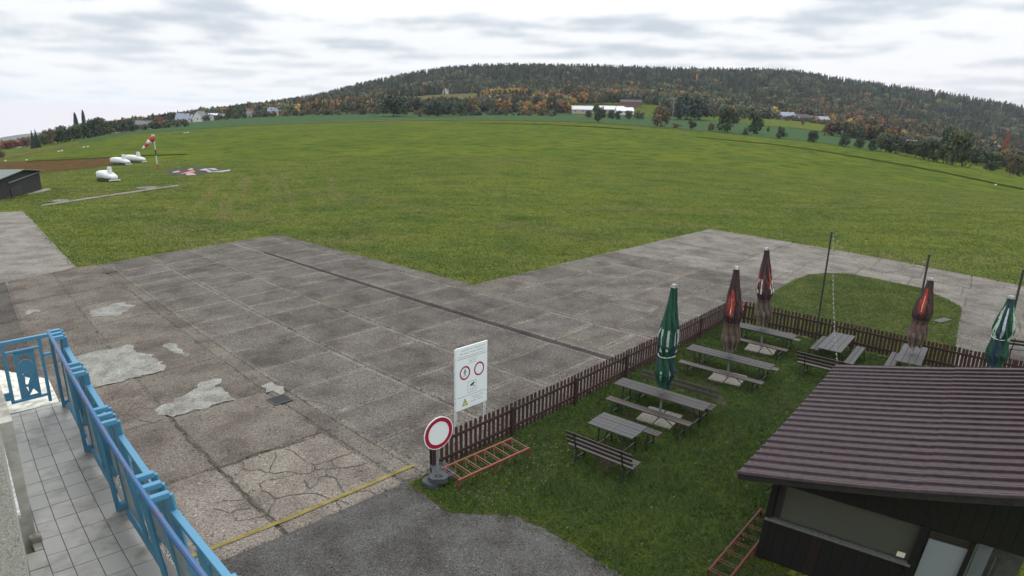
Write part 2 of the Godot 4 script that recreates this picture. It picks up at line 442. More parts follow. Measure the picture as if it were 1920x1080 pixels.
	M.tile_b = paint(0.44, 0.432, 0.412, 0.32, stain, Vector3.ONE * 0.35)
	M.tile_c = paint(0.378, 0.372, 0.350, 0.3)
	M.grout = paint(0.14, 0.14, 0.135, 0.9)
	M.cream = paint(0.77, 0.755, 0.66, 0.7, mottle, Vector3.ONE)
	M.plaster = paint(0.74, 0.71, 0.65, 0.9, aggregate, Vector3.ONE * 0.7)
	M.ledge = paint(0.66, 0.64, 0.57, 0.8, mottle, Vector3.ONE * 0.5)
	M.gutter = paint(0.42, 0.41, 0.36, 0.9, noise_tex(256, 0.05, 4, [[0.35, grey(0.12)], [0.5, grey(0.75)], [0.7, grey(1.0)]], 34), Vector3.ONE * 4)
	M.canopy_green = paint(0.9, 0.9, 0.9, 0.7, mottle, Vector3.ONE * 2)
	M.canopy_green.vertex_color_use_as_albedo = true
	M.leaf = paint(1, 1, 1, 0.85)
	M.leaf.vertex_color_use_as_albedo = true
	M.blade = paint(1, 1, 1, 0.8)
	M.blade.vertex_color_use_as_albedo = true
	M.bark = paint(0.07, 0.055, 0.042, 0.9, grain, Vector3(4, 1, 4))
	M.hut = paint(0.030, 0.026, 0.030, 0.8, grain, Vector3(4, 0.5, 4))
	M.hut_roof = paint(0.15, 0.19, 0.17, 0.7, mottle, Vector3.ONE)
	M.tarp = paint(0.78, 0.79, 0.80, 0.55, mottle, Vector3.ONE)
	M.black = paint(0.02, 0.02, 0.022, 0.6)
	M.sock_red = paint(0.45, 0.035, 0.03, 0.8)
	M.orange = paint(0.55, 0.13, 0.06, 0.7, mottle, Vector3.ONE)
	M.bulb = paint(0.42, 0.41, 0.34, 0.2)
	M.wire = paint(0.10, 0.10, 0.09, 0.6)
	M.paver = paint(0.33, 0.31, 0.26, 0.9, mottle, Vector3.ONE * 2)
	M.house_white = paint(0.56, 0.56, 0.56, 0.8)
	M.house_cream = paint(0.36, 0.31, 0.25, 0.8)
	M.house_brown = paint(0.17, 0.10, 0.075, 0.8)
	M.house_red = paint(0.24, 0.075, 0.06, 0.8)
	M.roof_grey = paint(0.13, 0.135, 0.15, 0.7)
	M.roof_blue = paint(0.20, 0.23, 0.30, 0.6)
	M.roof_red = paint(0.13, 0.055, 0.045, 0.8)
	M.roof_white = paint(0.52, 0.52, 0.56, 0.5)
	M.roof_dark = paint(0.035, 0.035, 0.05, 0.7)
	M.far_hill = paint(0.055, 0.068, 0.042, 0.95)
	M.old_white = paint(0.42, 0.42, 0.42, 0.8, grain, Vector3.ONE * 0.8)
	M.bush = paint(0.03, 0.045, 0.03, 0.9)

# ------------------------------------------------------------------ setting
func make_sky() -> void:
	var w := 2048
	var h := 1024
	var n1 := FastNoiseLite.new()
	n1.seed = 5
	n1.frequency = 1.0
	n1.fractal_octaves = 7
	n1.fractal_gain = 0.54
	var n2 := FastNoiseLite.new()
	n2.seed = 8
	n2.frequency = 1.0
	n2.fractal_octaves = 3
	var img := Image.create(w, h, false, Image.FORMAT_RGBF)
	img.fill(Color(1.02, 0.96, 1.0))
	var banks := [[-29.0, 6.6, 15.0, 2.2, -0.30], [-36.0, 3.8, 6.0, 0.8, -0.18], [-22.0, 3.2, 18.0, 1.5, 0.30], [21.0, 6.5, 7.0, 3.4, 0.30], [37.0, 5.5, 7.0, 2.6, -0.16], [-9.0, 7.6, 12.0, 1.4, -0.14], [8.0, 6.4, 9.0, 1.5, -0.12], [-3.0, 4.4, 14.0, 0.9, 0.25], [30.0, 2.6, 9.0, 1.2, 0.22]]
	for y in h / 2:
		var el := PI / 2.0 - PI * (y + 0.5) / h
		var flat := 1.0 / (sin(el) + 0.075)
		for x in w:
			var az := TAU * (x + 0.5) / w - PI
			var p := Vector2(sin(az), cos(az)) * cos(el) * flat
			var a := n1.get_noise_2d(p.x * 0.85 + 3.1, p.y * 1.15 + 1.7)
			var b := n2.get_noise_2d(p.x * 0.22 - 7.0, p.y * 0.14 + 4.0)
			var c := 0.60 + a * 0.60 + b * 0.20
			if absf(az) < 0.9 and el < 0.3:                       # the larger banks of cloud and the breaks between them
				for q in banks: c += q[4] * exp(-pow((rad_to_deg(az) - q[0]) / q[2], 2.0) - pow((rad_to_deg(el) - q[1]) / q[3], 2.0))
			c = clampf(c, 0.0, 1.0)
			var veil := smoothstep(0.28, 0.72, c)
			var bright := Color(0.99, 1.01, 1.03)
			var dull := Color(0.62, 0.685, 0.755)
			var col := dull.lerp(bright, veil)
			var low := 1.0 - smoothstep(0.0, 0.11, el)
			col = col.lerp(Color(1.02, 0.96, 1.0) if sin(az) < -0.2 else Color(1.05, 1.06, 1.08), low * 0.55)
			img.set_pixel(x, y, col * (1.0 + 1.35 * maxf(0.0, sin(el) - 0.10)))     # an overcast sky is brightest overhead
	var sky := Sky.new()
	var mat := PanoramaSkyMaterial.new()
	mat.panorama = ImageTexture.create_from_image(img)
	sky.sky_material = mat
	var env := Environment.new()
	env.background_mode = Environment.BG_SKY
	env.sky = sky
	env.background_energy_multiplier = 1.0
	env.tonemap_mode = Environment.TONE_MAPPER_LINEAR
	env.tonemap_exposure = 1.0
	env.ambient_light_source = Environment.AMBIENT_SOURCE_SKY
	env.sdfgi_enabled = true
	env.ssao_enabled = true
	env.ssil_enabled = true
	env.fog_enabled = true
	env.fog_density = 0.00006
	env.fog_light_color = Color(0.72, 0.76, 0.80)
	var we := WorldEnvironment.new()
	we.name = "world_environment"
	we.environment = env
	add_child(we)

func make_ground() -> void:
	var st := SurfaceTool.new()
	st.begin(Mesh.PRIMITIVE_TRIANGLES)
	var ds: Array = [2.0]
	while ds[-1] < 3300.0: ds.append(ds[-1] * 1.035 + 0.15)
	var patch := FastNoiseLite.new()
	patch.seed = 77
	patch.frequency = 0.02
	patch.fractal_octaves = 4
	var cols := 170
	var tone := func(p: Vector3) -> Color:
		var far := clampf(-p.z / 400.0, 0.0, 1.0)
		var n := patch.get_noise_2d(p.x * 1.6, p.z)
		var c := Color(0.80, 0.86, 0.90).lerp(Color(1.0, 0.985, 0.95), clampf(0.45 + n * 1.7, 0.0, 1.0))
		return c
	var grid := []
	for d in ds:
		var row := []
		for i in cols + 1:
			var t := lerpf(-1.28, 1.28, float(i) / cols)
			row.append(land(t * d, -d))
		grid.append(row)
	for k in ds.size() - 1:
		for i in cols:
			var q := [grid[k][i], grid[k + 1][i], grid[k + 1][i + 1], grid[k][i + 1]]
			for m in [0, 1, 2, 0, 2, 3]:
				var p: Vector3 = q[m]
				st.set_color(tone.call(p))
				st.set_uv(Vector2(p.x, p.z) / 5.0)
				st.set_uv2(Vector2(p.x, p.z) / 70.0)
				st.add_vertex(p)
	# the level ground round and behind the building, up to the flanks of the field
	for q in [[Vector3(-120, 0, -2), Vector3(120, 0, -2), Vector3(120, 0, 60), Vector3(-120, 0, 60)], [Vector3(-120, 0, -45), Vector3(-45 * 1.28, 0, -45), Vector3(-2.56, 0, -2), Vector3(-120, 0, -2)], [Vector3(45 * 1.28, 0, -45), Vector3(120, 0, -45), Vector3(120, 0, -2), Vector3(2.56, 0, -2)]]:
		for m in [0, 1, 2, 0, 2, 3]:
			var p: Vector3 = q[m]
			st.set_color(Color.WHITE)
			st.set_uv(Vector2(p.x, p.z) / 5.0)
			st.set_uv2(Vector2(p.x, p.z) / 70.0)
			st.add_vertex(p)
	st.generate_normals()
	ground_piece("ground", st.commit(), M.turf)

	# land beyond the mown field
	ground_piece("crop_field", ribbon([Vector2(-203.029, -305.0), Vector2(-211.368, -405.0), Vector2(-183.205, -430.0), Vector2(-156.801, -455.0), Vector2(-99.307, -462.0), Vector2(-30.486, -465.0), Vector2(19.263, -445.0), Vector2(50.639, -425.0), Vector2(81.941, -395.0), Vector2(106.43, -375.0), Vector2(124.787, -355.0), Vector2(144.345, -335.0), Vector2(160.655, -312.0), Vector2(165.174, -295.0)], [Vector2(-292.462, -440.0), Vector2(-302.059, -580.0), Vector2(-271.89, -640.0), Vector2(-226.698, -660.0), Vector2(-145.665, -680.0), Vector2(-44.617, -680.0), Vector2(28.024, -655.0), Vector2(75.777, -640.0), Vector2(125.755, -610.0), Vector2(160.812, -570.0), Vector2(185.19, -530.0), Vector2(205.689, -480.0), Vector2(220.39, -430.0), Vector2(223.044, -400.0)], 10, 0.12), M.crop)
	ground_piece("field_margin", ribbon([Vector2(-189.976, -446.0), Vector2(-155.774, -452.0), Vector2(-98.238, -457.0), Vector2(-30.158, -460.0), Vector2(18.966, -438.0), Vector2(50.05, -420.0), Vector2(80.916, -390.0), Vector2(105.027, -370.0)], [Vector2(-192.514, -452.0), Vector2(-160.566, -466.0), Vector2(-102.728, -478.0), Vector2(-31.077, -474.0), Vector2(19.476, -450.0), Vector2(50.993, -428.0), Vector2(82.146, -396.0), Vector2(106.149, -374.0)], 3, 0.2), M.stubble)
	ground_piece("meadow", ribbon([Vector2(186.969, -500.0), Vector2(208.223, -486.0), Vector2(218.492, -455.0), Vector2(224.436, -438.0), Vector2(227.313, -425.0)], [Vector2(238.532, -640.0), Vector2(281.818, -660.0), Vector2(329.954, -690.0), Vector2(359.575, -705.0), Vector2(372.606, -700.0)], 8, 0.25), M.hay)
	ground_piece("meadow", ribbon([Vector2(248.758, -470.0), Vector2(289.273, -500.0), Vector2(326.746, -520.0), Vector2(339.544, -500.0), Vector2(328.659, -450.0)], [Vector2(389.925, -740.0), Vector2(449.31, -780.0), Vector2(475.792, -760.0), Vector2(487.266, -720.0), Vector2(466.049, -640.0)], 8, 0.25), M.hay)
	ground_piece("meadow", ribbon([Vector2(-304.63, -820.0), Vector2(-284.758, -830.0), Vector2(-260.965, -840.0), Vector2(-233.14, -850.0)], [Vector2(-334.32, -900.0), Vector2(-346.436, -1010.0), Vector2(-329.174, -1060.0), Vector2(-296.027, -1080.0)], 6, 0.25), M.hay)
	ground_piece("stubble_field", ribbon([Vector2(-118.948, -700.0), Vector2(-93.663, -700.0), Vector2(-61.676, -720.0), Vector2(-39.684, -740.0)], [Vector2(-145.915, -860.0), Vector2(-124.225, -930.0), Vector2(-81.34, -950.0), Vector2(-49.941, -930.0)], 6, 0.25), M.stubble)
	ground_piece("ploughed_field", ribbon([Vector2(-76.45, -95.729), Vector2(-79.186, -108.068), Vector2(-79.71, -118.601), Vector2(-81.232, -131.612), Vector2(-87.11, -144.614), Vector2(-92.525, -155.915)], [Vector2(-159.2, -200.457), Vector2(-133.203, -182.681), Vector2(-114.002, -170.316), Vector2(-101.302, -164.602), Vector2(-98.246, -163.369), Vector2(-96.628, -162.92)], 8, 0.05, 2.4, 20.0), M.ploughed)
	ground_piece("dirt_track", ribbon([Vector2(-176.162, -222.0), Vector2(-182.252, -240.0), Vector2(-189.313, -262.0), Vector2(-194.425, -292.0), Vector2(-205.768, -330.0)], [Vector2(-207.63, -262.0), Vector2(-213.884, -282.0), Vector2(-216.584, -300.0), Vector2(-210.308, -316.0), Vector2(-214.448, -344.0)], 3, 0.08), M.stubble)
	ground_piece("wheel_track", ribbon([Vector2(78.677, -285.244), Vector2(103.351, -262.542), Vector2(113.902, -234.989), Vector2(127.577, -197.009), Vector2(125.416, -158.989)], [Vector2(80.911, -293.456), Vector2(106.644, -271.019), Vector2(117.832, -243.219), Vector2(133.459, -206.233), Vector2(132.478, -168.082)], 1, 0.05), M.track)
	ground_piece("ditch_edge", ribbon([Vector2(-26.968, -387.557), Vector2(10.09, -369.266), Vector2(36.448, -342.003), Vector2(58.287, -330.641)], [Vector2(-27.603, -396.671), Vector2(10.395, -380.855), Vector2(37.557, -352.588), Vector2(60.804, -345.126)], 1, 0.06), M.track)
	ground_piece("mown_strip", ribbon([Vector2(-135.843, -180.435), Vector2(-115.42, -166.161), Vector2(-102.095, -161.7), Vector2(-86.637, -158.887), Vector2(-80.046, -158.827)], [Vector2(-139.715, -185.629), Vector2(-117.924, -169.805), Vector2(-103.99, -164.739), Vector2(-88.213, -161.814), Vector2(-81.29, -161.325)], 1, 0.09), M.track)
	ground_piece("bare_strip", ribbon([Vector2(-10.631, -123.778), Vector2(-3.35, -117.663), Vector2(4.199, -112.761), Vector2(10.068, -106.084)], [Vector2(-10.842, -126.24), Vector2(-3.44, -120.724), Vector2(4.311, -115.957), Vector2(10.209, -107.616)], 1, 0.03), M.stubble)

	ground_piece("forest_floor", ribbon([Vector2(-900, -640), Vector2(-600, -660), Vector2(-300, -670), Vector2(0, -670), Vector2(300, -690), Vector2(700, -700), Vector2(950, -640)], [Vector2(-1900, -1750), Vector2(-1300, -1800), Vector2(-650, -1800), Vector2(0, -1800), Vector2(650, -1800), Vector2(1300, -1800), Vector2(1900, -1750)], 40, 0.1, 6.0, 50.0), M.litter)
	# hills on the horizon
	var hb := begin()
	var crest: Array = [Vector3(-4607.259, -293.78, -5200.0), Vector3(-4350.626, -284.62, -5200.0), Vector3(-4092.638, -267.173, -5200.0), Vector3(-3917.861, -239.009, -5200.0), Vector3(-3766.261, -219.59, -5200.0), Vector3(-3615.661, -204.327, -5200.0), Vector3(-3487.147, -193.615, -5200.0), Vector3(-3228.722, -159.92, -5200.0), Vector3(-3015.095, -139.428, -5200.0), Vector3(-2801.926, -118.981, -5200.0), Vector3(-2548.017, -105.909, -5200.0)]
	for i in crest.size() - 1:
		var a: Vector3 = crest[i]
		var b: Vector3 = crest[i + 1]
		var down := Vector3(0, -220, 420)
		var back := Vector3(-60, -200, -600)
		for v in [a, b, b + down, a, b + down, a + down, a, b, b + back, a, b + back, a + back]: hb.add_vertex(v)
	ground_piece("distant_hills", done(hb), M.far_hill)

func slab(poly: PackedVector2Array, m: Material, parent: Node, rim: float, pale: float, called := "slab", top := 0.034) -> void:   # poly in plan metres (u, v)
	var n := poly.size()
	if n < 3: return
	var world: Array = []
	var mid := Vector3.ZERO
	for i in n:
		var p := poly[i]
		var q := poly[(i + 1) % n]
		for s in (3 if p.distance_to(q) > 1.2 else 1):
			var w := p.lerp(q, s / 3.0)
			world.append(at(w.x, w.y))
	for p in world: mid += p
	mid /= world.size()
	var st := SurfaceTool.new()
	st.begin(Mesh.PRIMITIVE_TRIANGLES)
	var tone := rng.randf_range(0.82, 1.05)
	tone *= 0.95 / maxf(pale, 1.0)
	var inner := Color(tone, tone * rng.randf_range(0.985, 1.01), tone * rng.randf_range(0.97, 1.01))
	var outer := Color(inner.r * pale, inner.g * pale, inner.b * pale * 0.97)
	var lift := top + rng.randf_range(-0.004, 0.004)
	var tilt := Vector3(rng.randf_range(-0.0012, 0.0012), 0, rng.randf_range(-0.0012, 0.0012))
	var ring := []
	var edge := []
	var foot := []
	for p in world:
		var q: Vector3 = p + Vector3(0, lift + tilt.dot(p - mid), 0)
		var to_mid: Vector3 = (mid - p).normalized()
		edge.append(q + to_mid * ((0.035 if pale < 1.2 else 0.018) + rng.randf() * 0.012))
		foot.append(p + to_mid * 0.015 + Vector3(0, 0.006, 0))
		ring.append(q + to_mid * (rim * rng.randf_range(0.7, 1.5) + 0.05))
	var put_v := func(p: Vector3, c: Color) -> void:
		st.set_color(c)
		st.set_uv(Vector2(p.x, p.z) / 8.0)
		st.set_uv2(Vector2(p.x, p.z) / 13.0)
		st.add_vertex(p)
	var w := world.size()
	var flat := PackedVector2Array()
	for p in ring: flat.append(Vector2(p.x, p.z))
	var ids := Geometry2D.triangulate_polygon(flat)
	for i in range(0, ids.size(), 3):
		var a: Vector3 = ring[ids[i]]
		var b: Vector3 = ring[ids[i + 1]]
		var c: Vector3 = ring[ids[i + 2]]
		if (b - a).cross(c - a).y > 0.0:
			var s := b
			b = c
			c = s
		for p in [a, b, c]: put_v.call(p, inner)
	for i in w:
		var j := (i + 1) % w
		for t in [[edge[i], edge[j], ring[j]], [edge[i], ring[j], ring[i]], [foot[i], foot[j], edge[j]], [foot[i], edge[j], edge[i]]]:
			var flip: bool = (t[1] - t[0]).cross(t[2] - t[0]).y > 0.0
			var order := [0, 2, 1] if flip else [0, 1, 2]
			for k in order: put_v.call(t[k], inner if t[k] in ring else outer)
	st.generate_normals()
	put(called, st.commit(), m, parent)

func column(u0: float, u1: float, joints: Array, m: Material, parent: Node, rim: float, pale: float, cut: Array = []) -> void:   # joints in tens of fence heights, as surveyed
	var gap := 0.014 if pale < 1.2 else 0.005
	for i in joints.size() - 1:
		var a: float = joints[i] * EYE
		var b: float = joints[i + 1] * EYE
		var j := func() -> float: return rng.randf_range(-0.012, 0.012)
		var poly := PackedVector2Array([Vector2(u0 * EYE + j.call(), a - gap), Vector2(u1 * EYE + j.call(), a - gap), Vector2(u1 * EYE + j.call(), b + gap), Vector2(u0 * EYE + j.call(), b + gap)])
		var bits := [poly]
		for hole in cut:
			var left := []
			for p in bits: left.append_array(Geometry2D.clip_polygons(p, hole))
			bits = left
		for p in bits:
			var area := 0.0
			for k in p.size(): area += p[k].cross(p[(k + 1) % p.size()])
			if absf(area) > 0.25: slab(p, M.slab_worn if m == M.slab_old and i >= joints.size() - 2 and u0 > 0.1 else m, parent, rim, pale)

func steps(a: float, b: float, by: float) -> Array:
	var out := [a]
	while out[-1] - by > b + by * 0.4: out.append(out[-1] - by * rng.randf_range(0.96, 1.04))
	out.append(b)
	return out

func plan_sheet(poly: Array, y: float, s1 := 6.0, s2 := 13.0) -> ArrayMesh:
	var w := PackedVector2Array()
	for i in poly.size():
		var p: Vector2 = poly[i] * EYE
		var q: Vector2 = poly[(i + 1) % poly.size()] * EYE
		var n := maxi(1, int(p.distance_to(q) / 3.0))
		for k in n:
			var v := at(lerpf(p.x, q.x, float(k) / n), lerpf(p.y, q.y, float(k) / n))
			w.append(Vector2(v.x, v.z))
	return sheet(w, y, s1, s2)

var island := PackedVector2Array()
var drive := PackedVector2Array()
var worn_spots := []

func make_apron() -> void:
	for p in [Vector2(3.23, 1.285), Vector2(4.05, 1.30), Vector2(4.5, 1.305), Vector2(4.78, 1.27), Vector2(4.97, 1.17), Vector2(5.1, 1.0), Vector2(5.11, 0.7), Vector2(5.09, 0.42), Vector2(4.9, 0.19), Vector2(4.74, 0.06), Vector2(4.33, 0.045), Vector2(3.79, 0.035), Vector2(3.23, 0.01)]:
		island.append(p * EYE)
	var garden := PackedVector2Array([Vector2(1.0, -2.0) * EYE, Vector2(3.225, -2.0) * EYE, Vector2(3.225, 1.275) * EYE, Vector2(1.0, 1.275) * EYE])
	ground_piece("apron_bed", plan_sheet([Vector2(-0.22, 1.27), Vector2(2.7, 1.275), Vector2(3.22, 1.275), Vector2(3.22, 0.0), Vector2(3.22, -0.62), Vector2(6.16, -0.62), Vector2(6.16, 2.775), Vector2(2.76, 2.775), Vector2(2.74, 5.36), Vector2(0.2, 5.36), Vector2(-0.22, 5.36)], 0.006), M.joint)
	var apron := Node3D.new()
	apron.name = "apron"
	apron.set_meta("kind", "structure")
	add_child(apron, true)
	# old brown slabs beside the building
	column(-0.22, 0.175, [5.35, 4.95, 4.5, 4.06, 3.6, 3.1, 2.64, 2.16, 1.71, 1.275], M.slab_stained, apron, 0.07, 0.96)
	column(0.185, 0.575, [5.37, 4.97, 4.52, 4.06, 3.61, 3.1, 2.64, 2.16, 1.715, 1.275], M.slab_old, apron, 0.07, 0.98)
	column(0.583, 0.975, [5.38, 4.93, 4.49, 4.07, 3.58, 3.1, 2.635, 2.155, 1.71, 1.275], M.slab_old, apron, 0.07, 0.98)
	# drain channel slabs
	column(0.988, 1.05, steps(5.3, 1.275, 0.3), M.slab_old, apron, 0.03, 1.06)
	# parking slabs with worn pale edges
	column(1.058, 1.44, [5.34, 4.92, 4.63, 4.35, 4.07, 3.79, 3.51, 3.2, 2.94, 2.65, 2.37, 2.09, 1.81, 1.53, 1.285], M.slab_dark, apron, 0.12, 1.64)
	column(1.45, 1.825, [5.35, 4.88, 4.59, 4.37, 4.15, 3.89, 3.53, 3.3, 3.07, 2.76, 2.5, 2.2, 1.88, 1.58, 1.285], M.slab_dark, apron, 0.13, 1.66)
	column(1.835, 2.235, [5.36, 4.9, 4.6, 4.3, 4.02, 3.75, 3.52, 3.16, 2.87, 2.62, 2.32, 2.04, 1.75, 1.5, 1.285], M.slab_dark, apron, 0.12, 1.64)
	column(2.275, 2.625, [5.36, 4.9, 4.55, 4.25, 3.99, 3.7, 3.42, 3.14, 2.85, 2.58, 2.31, 2.06, 1.78, 1.53, 1.285], M.slab_dark, apron, 0.14, 1.64)
	column(2.635, 2.735, steps(5.35, 2.79, 0.5), M.slab_dark, apron, 0.05, 1.6)
	var us := [2.635, 3.02, 3.145, 3.54, 3.93, 4.32, 4.71, 5.1, 5.48, 5.86, 6.15]
	for i in us.size() - 1:
		var top := 2.775
		var cuts := [island, garden]
		var low := 1.285 if us[i + 1] < 3.2 else -0.62
		var pale: bool = i >= 5
		var by := 0.275 if not pale else 0.46
		column(us[i] + 0.004, us[i + 1] - 0.004, steps(top, low, by), M.slab_pale if pale else M.slab_dark, apron, 0.12 if not pale else 0.05, 1.6 if not pale else 1.02, cuts)
	# patches of newer mortar
	for p in [[Vector2(-16.876, -24.353), Vector2(-16.373, -24.821), Vector2(-16.488, -25.262), Vector2(-16.239, -25.588), Vector2(-15.894, -25.152), Vector2(-15.262, -25.045), Vector2(-15.518, -24.66), Vector2(-15.318, -24.244), Vector2(-15.443, -24.096), Vector2(-15.254, -23.43), Vector2(-15.669, -23.67), Vector2(-15.968, -23.651), Vector2(-16.284, -23.43)],
			[Vector2(-19.13, -23.852), Vector2(-19.131, -24.344), Vector2(-18.749, -24.227), Vector2(-18.55, -23.891), Vector2(-18.838, -23.941), Vector2(-18.672, -23.542)],
			[Vector2(-14.172, -19.383), Vector2(-13.904, -19.778), Vector2(-13.567, -20.091), Vector2(-13.197, -20.621), Vector2(-12.891, -20.535), Vector2(-12.644, -20.044), Vector2(-12.302, -19.818), Vector2(-11.829, -19.795), Vector2(-11.78, -19.512), Vector2(-11.445, -19.344), Vector2(-10.853, -18.746), Vector2(-10.705, -18.495), Vector2(-11.289, -17.887), Vector2(-12.089, -17.113), Vector2(-12.712, -17.423), Vector2(-13.506, -18.184)],
			[Vector2(-11.969, -20.692), Vector2(-11.78, -20.86), Vector2(-11.417, -20.619), Vector2(-11.128, -20.227), Vector2(-10.63, -19.765), Vector2(-10.647, -19.621), Vector2(-11.156, -19.929), Vector2(-11.73, -20.345)],
			[Vector2(-9.592, -15.746), Vector2(-9.587, -16.005), Vector2(-9.33, -16.216), Vector2(-9.394, -16.486), Vector2(-9.231, -16.919), Vector2(-9.113, -17.218), Vector2(-9.255, -17.515), Vector2(-8.964, -17.922), Vector2(-8.677, -17.857), Vector2(-8.676, -17.39), Vector2(-8.208, -17.04), Vector2(-7.715, -16.564), Vector2(-8.642, -15.661), Vector2(-8.978, -15.397), Vector2(-9.315, -15.444)],
			[Vector2(-7.302, -17.381), Vector2(-7.182, -17.694), Vector2(-6.727, -17.446), Vector2(-6.51, -17.047), Vector2(-6.612, -16.898), Vector2(-6.899, -17.139), Vector2(-7.072, -17.021)]]:
		var ragged := PackedVector2Array()
		for i in p.size():
			var a: Vector2 = p[i]
			var b: Vector2 = p[(i + 1) % p.size()]
			var n := maxi(1, int(a.distance_to(b) / 0.16))
			for k in n: ragged.append(a.lerp(b, float(k) / n) + (Vector2(rng.randf_range(-1, 1), rng.randf_range(-1, 1)) * 0.075 if n > 1 else Vector2.ZERO))
		if Geometry2D.triangulate_polygon(ragged).is_empty(): ragged = PackedVector2Array(p)
		put("patch", sheet(ragged, 0.046, 6.0, 5.0), M.mortar, apron)
	# cracks full of dirt
	var cracks := [[Vector2(-6.746, -12.847), Vector2(-6.641, -12.963), Vector2(-6.55, -13.034), Vector2(-6.25, -13.254), Vector2(-6.244, -13.421), Vector2(-6.031, -13.648), Vector2(-5.772, -13.808), Vector2(-5.49, -13.92), Vector2(-5.19, -14.191), Vector2(-4.906, -14.471), Vector2(-4.897, -14.664), Vector2(-4.93, -15.004)],
		[Vector2(-6.177, -13.257), Vector2(-6.046, -12.94), Vector2(-5.861, -12.902), Vector2(-5.645, -12.91), Vector2(-5.461, -12.805), Vector2(-5.215, -12.792), Vector2(-4.939, -12.869), Vector2(-4.731, -12.788), Vector2(-4.493, -12.797), Vector2(-4.396, -12.956)],
		[Vector2(-5.409, -13.872), Vector2(-4.978, -13.542), Vector2(-4.696, -13.29), Vector2(-4.482, -13.158), Vector2(-4.277, -13.305), Vector2(-3.976, -13.58), Vector2(-3.689, -13.864)],
		[Vector2(-4.475, -13.135), Vector2(-4.396, -12.956)], [Vector2(-5.401, -12.807), Vector2(-5.457, -13.191), Vector2(-5.492, -13.425), Vector2(-5.572, -13.715)],
		[Vector2(-5.456, -12.355), Vector2(-5.348, -12.506), Vector2(-5.035, -12.624), Vector2(-4.843, -12.762)], [Vector2(-5.456, -12.355), Vector2(-5.317, -12.115), Vector2(-5.11, -12.022), Vector2(-4.941, -11.871), Vector2(-4.886, -11.815)],
		[Vector2(-4.893, -11.834), Vector2(-4.631, -11.96), Vector2(-4.369, -12.028), Vector2(-4.018, -12.001), Vector2(-3.754, -11.873), Vector2(-3.616, -11.782)], [Vector2(-4.886, -11.815), Vector2(-4.886, -11.569), Vector2(-4.867, -11.368), Vector2(-4.873, -11.296)],
		[Vector2(-4.53, -12.536), Vector2(-4.277, -12.212), Vector2(-4.206, -12.442), Vector2(-4.21, -12.654), Vector2(-4.063, -12.725), Vector2(-3.844, -12.624), Vector2(-3.763, -12.457), Vector2(-3.612, -12.195), Vector2(-3.452, -12.02)],
		[Vector2(-4.396, -12.956), Vector2(-4.132, -13.011), Vector2(-3.841, -13.067), Vector2(-3.554, -13.147), Vector2(-3.278, -13.296)], [Vector2(-3.841, -13.067), Vector2(-3.873, -12.732)], [Vector2(-4.15, -13.429), Vector2(-4.061, -13.197), Vector2(-3.841, -13.067)],
		[Vector2(-3.616, -11.782), Vector2(-3.441, -11.543), Vector2(-3.398, -11.381)], [Vector2(-3.452, -12.02), Vector2(-3.306, -12.125), Vector2(-3.029, -12.175), Vector2(-2.832, -12.062)], [Vector2(-3.832, -11.832), Vector2(-3.51, -11.804), Vector2(-3.309, -11.678)],
		[Vector2(-2.755, -12.245), Vector2(-2.509, -12.173), Vector2(-2.303, -12.322)], [Vector2(-6.127, -11.62), Vector2(-5.831, -11.706), Vector2(-5.571, -11.753), Vector2(-5.562, -11.869)], [Vector2(-6.044, -11.438), Vector2(-5.643, -11.271), Vector2(-5.535, -11.4), Vector2(-5.287, -11.463)], [Vector2(-5.441, -11.05), Vector2(-5.139, -11.094), Vector2(-4.875, -11.243)],
		[Vector2(-13.809, -20.483), Vector2(-12.946, -19.449), Vector2(-12.207, -18.589), Vector2(-11.289, -17.887)], [Vector2(-13.629, -18.821), Vector2(-13.193, -19.068), Vector2(-12.946, -19.449), Vector2(-12.512, -19.662), Vector2(-11.898, -19.506)], [Vector2(-8.98, -15.678), Vector2(-9.04, -16.229), Vector2(-8.957, -16.576), Vector2(-8.665, -16.695), Vector2(-8.304, -16.467)], [Vector2(-8.776, -15.846), Vector2(-8.957, -16.576), Vector2(-9.057, -17.036)], [Vector2(-8.665, -16.695), Vector2(-8.675, -16.945), Vector2(-8.43, -16.812)], [Vector2(-10.249, -15.685), Vector2(-10.093, -15.917), Vector2(-9.626, -15.808)], [Vector2(-10.249, -15.685), Vector2(-10.374, -16.102), Vector2(-10.239, -16.175)], [Vector2(-11.077, -16.34), Vector2(-11.265, -16.751), Vector2(-11.192, -16.935)], [Vector2(-10.425, -15.334), Vector2(-10.169, -15.5), Vector2(-9.678, -15.185), Vector2(-9.201, -15.027)],
		[Vector2(-5.939, -16.576), Vector2(-5.481, -16.46), Vector2(-5.117, -16.341), Vector2(-4.781, -16.09), Vector2(-4.578, -16.099)], [Vector2(-8.978, -15.397), Vector2(-8.381, -14.773), Vector2(-7.66, -13.988), Vector2(-6.967, -13.274), Vector2(-6.641, -12.963), Vector2(-6.313, -12.686), Vector2(-5.911, -12.297), Vector2(-5.367, -11.665), Vector2(-4.894, -11.295), Vector2(-4.278, -10.701)]]
	for i in cracks.size():
		var wide := 0.028 if i > 0 else 0.06
		if i == cracks.size() - 1: wide = 0.045
		var l := []
		var r := []
		var c: Array = cracks[i]
		var bent := []
		for k in c.size() - 1:
			bent.append(c[k])
			for f in [0.33, 0.67]:
				var d: Vector2 = (c[k + 1] - c[k])
				bent.append(c[k].lerp(c[k + 1], f) + d.orthogonal() * rng.randf_range(-0.09, 0.09))
		bent.append(c[-1])
		for k in bent.size():
			var dir: Vector2 = (bent[mini(k + 1, bent.size() - 1)] - bent[maxi(k - 1, 0)]).normalized().orthogonal()
			var s := wide * rng.randf_range(0.25, 1.0) * 0.5
			l.append(bent[k] - dir * s)
			r.append(bent[k] + dir * s)
		var poly := PackedVector2Array(l)
		r.reverse()
		poly.append_array(PackedVector2Array(r))
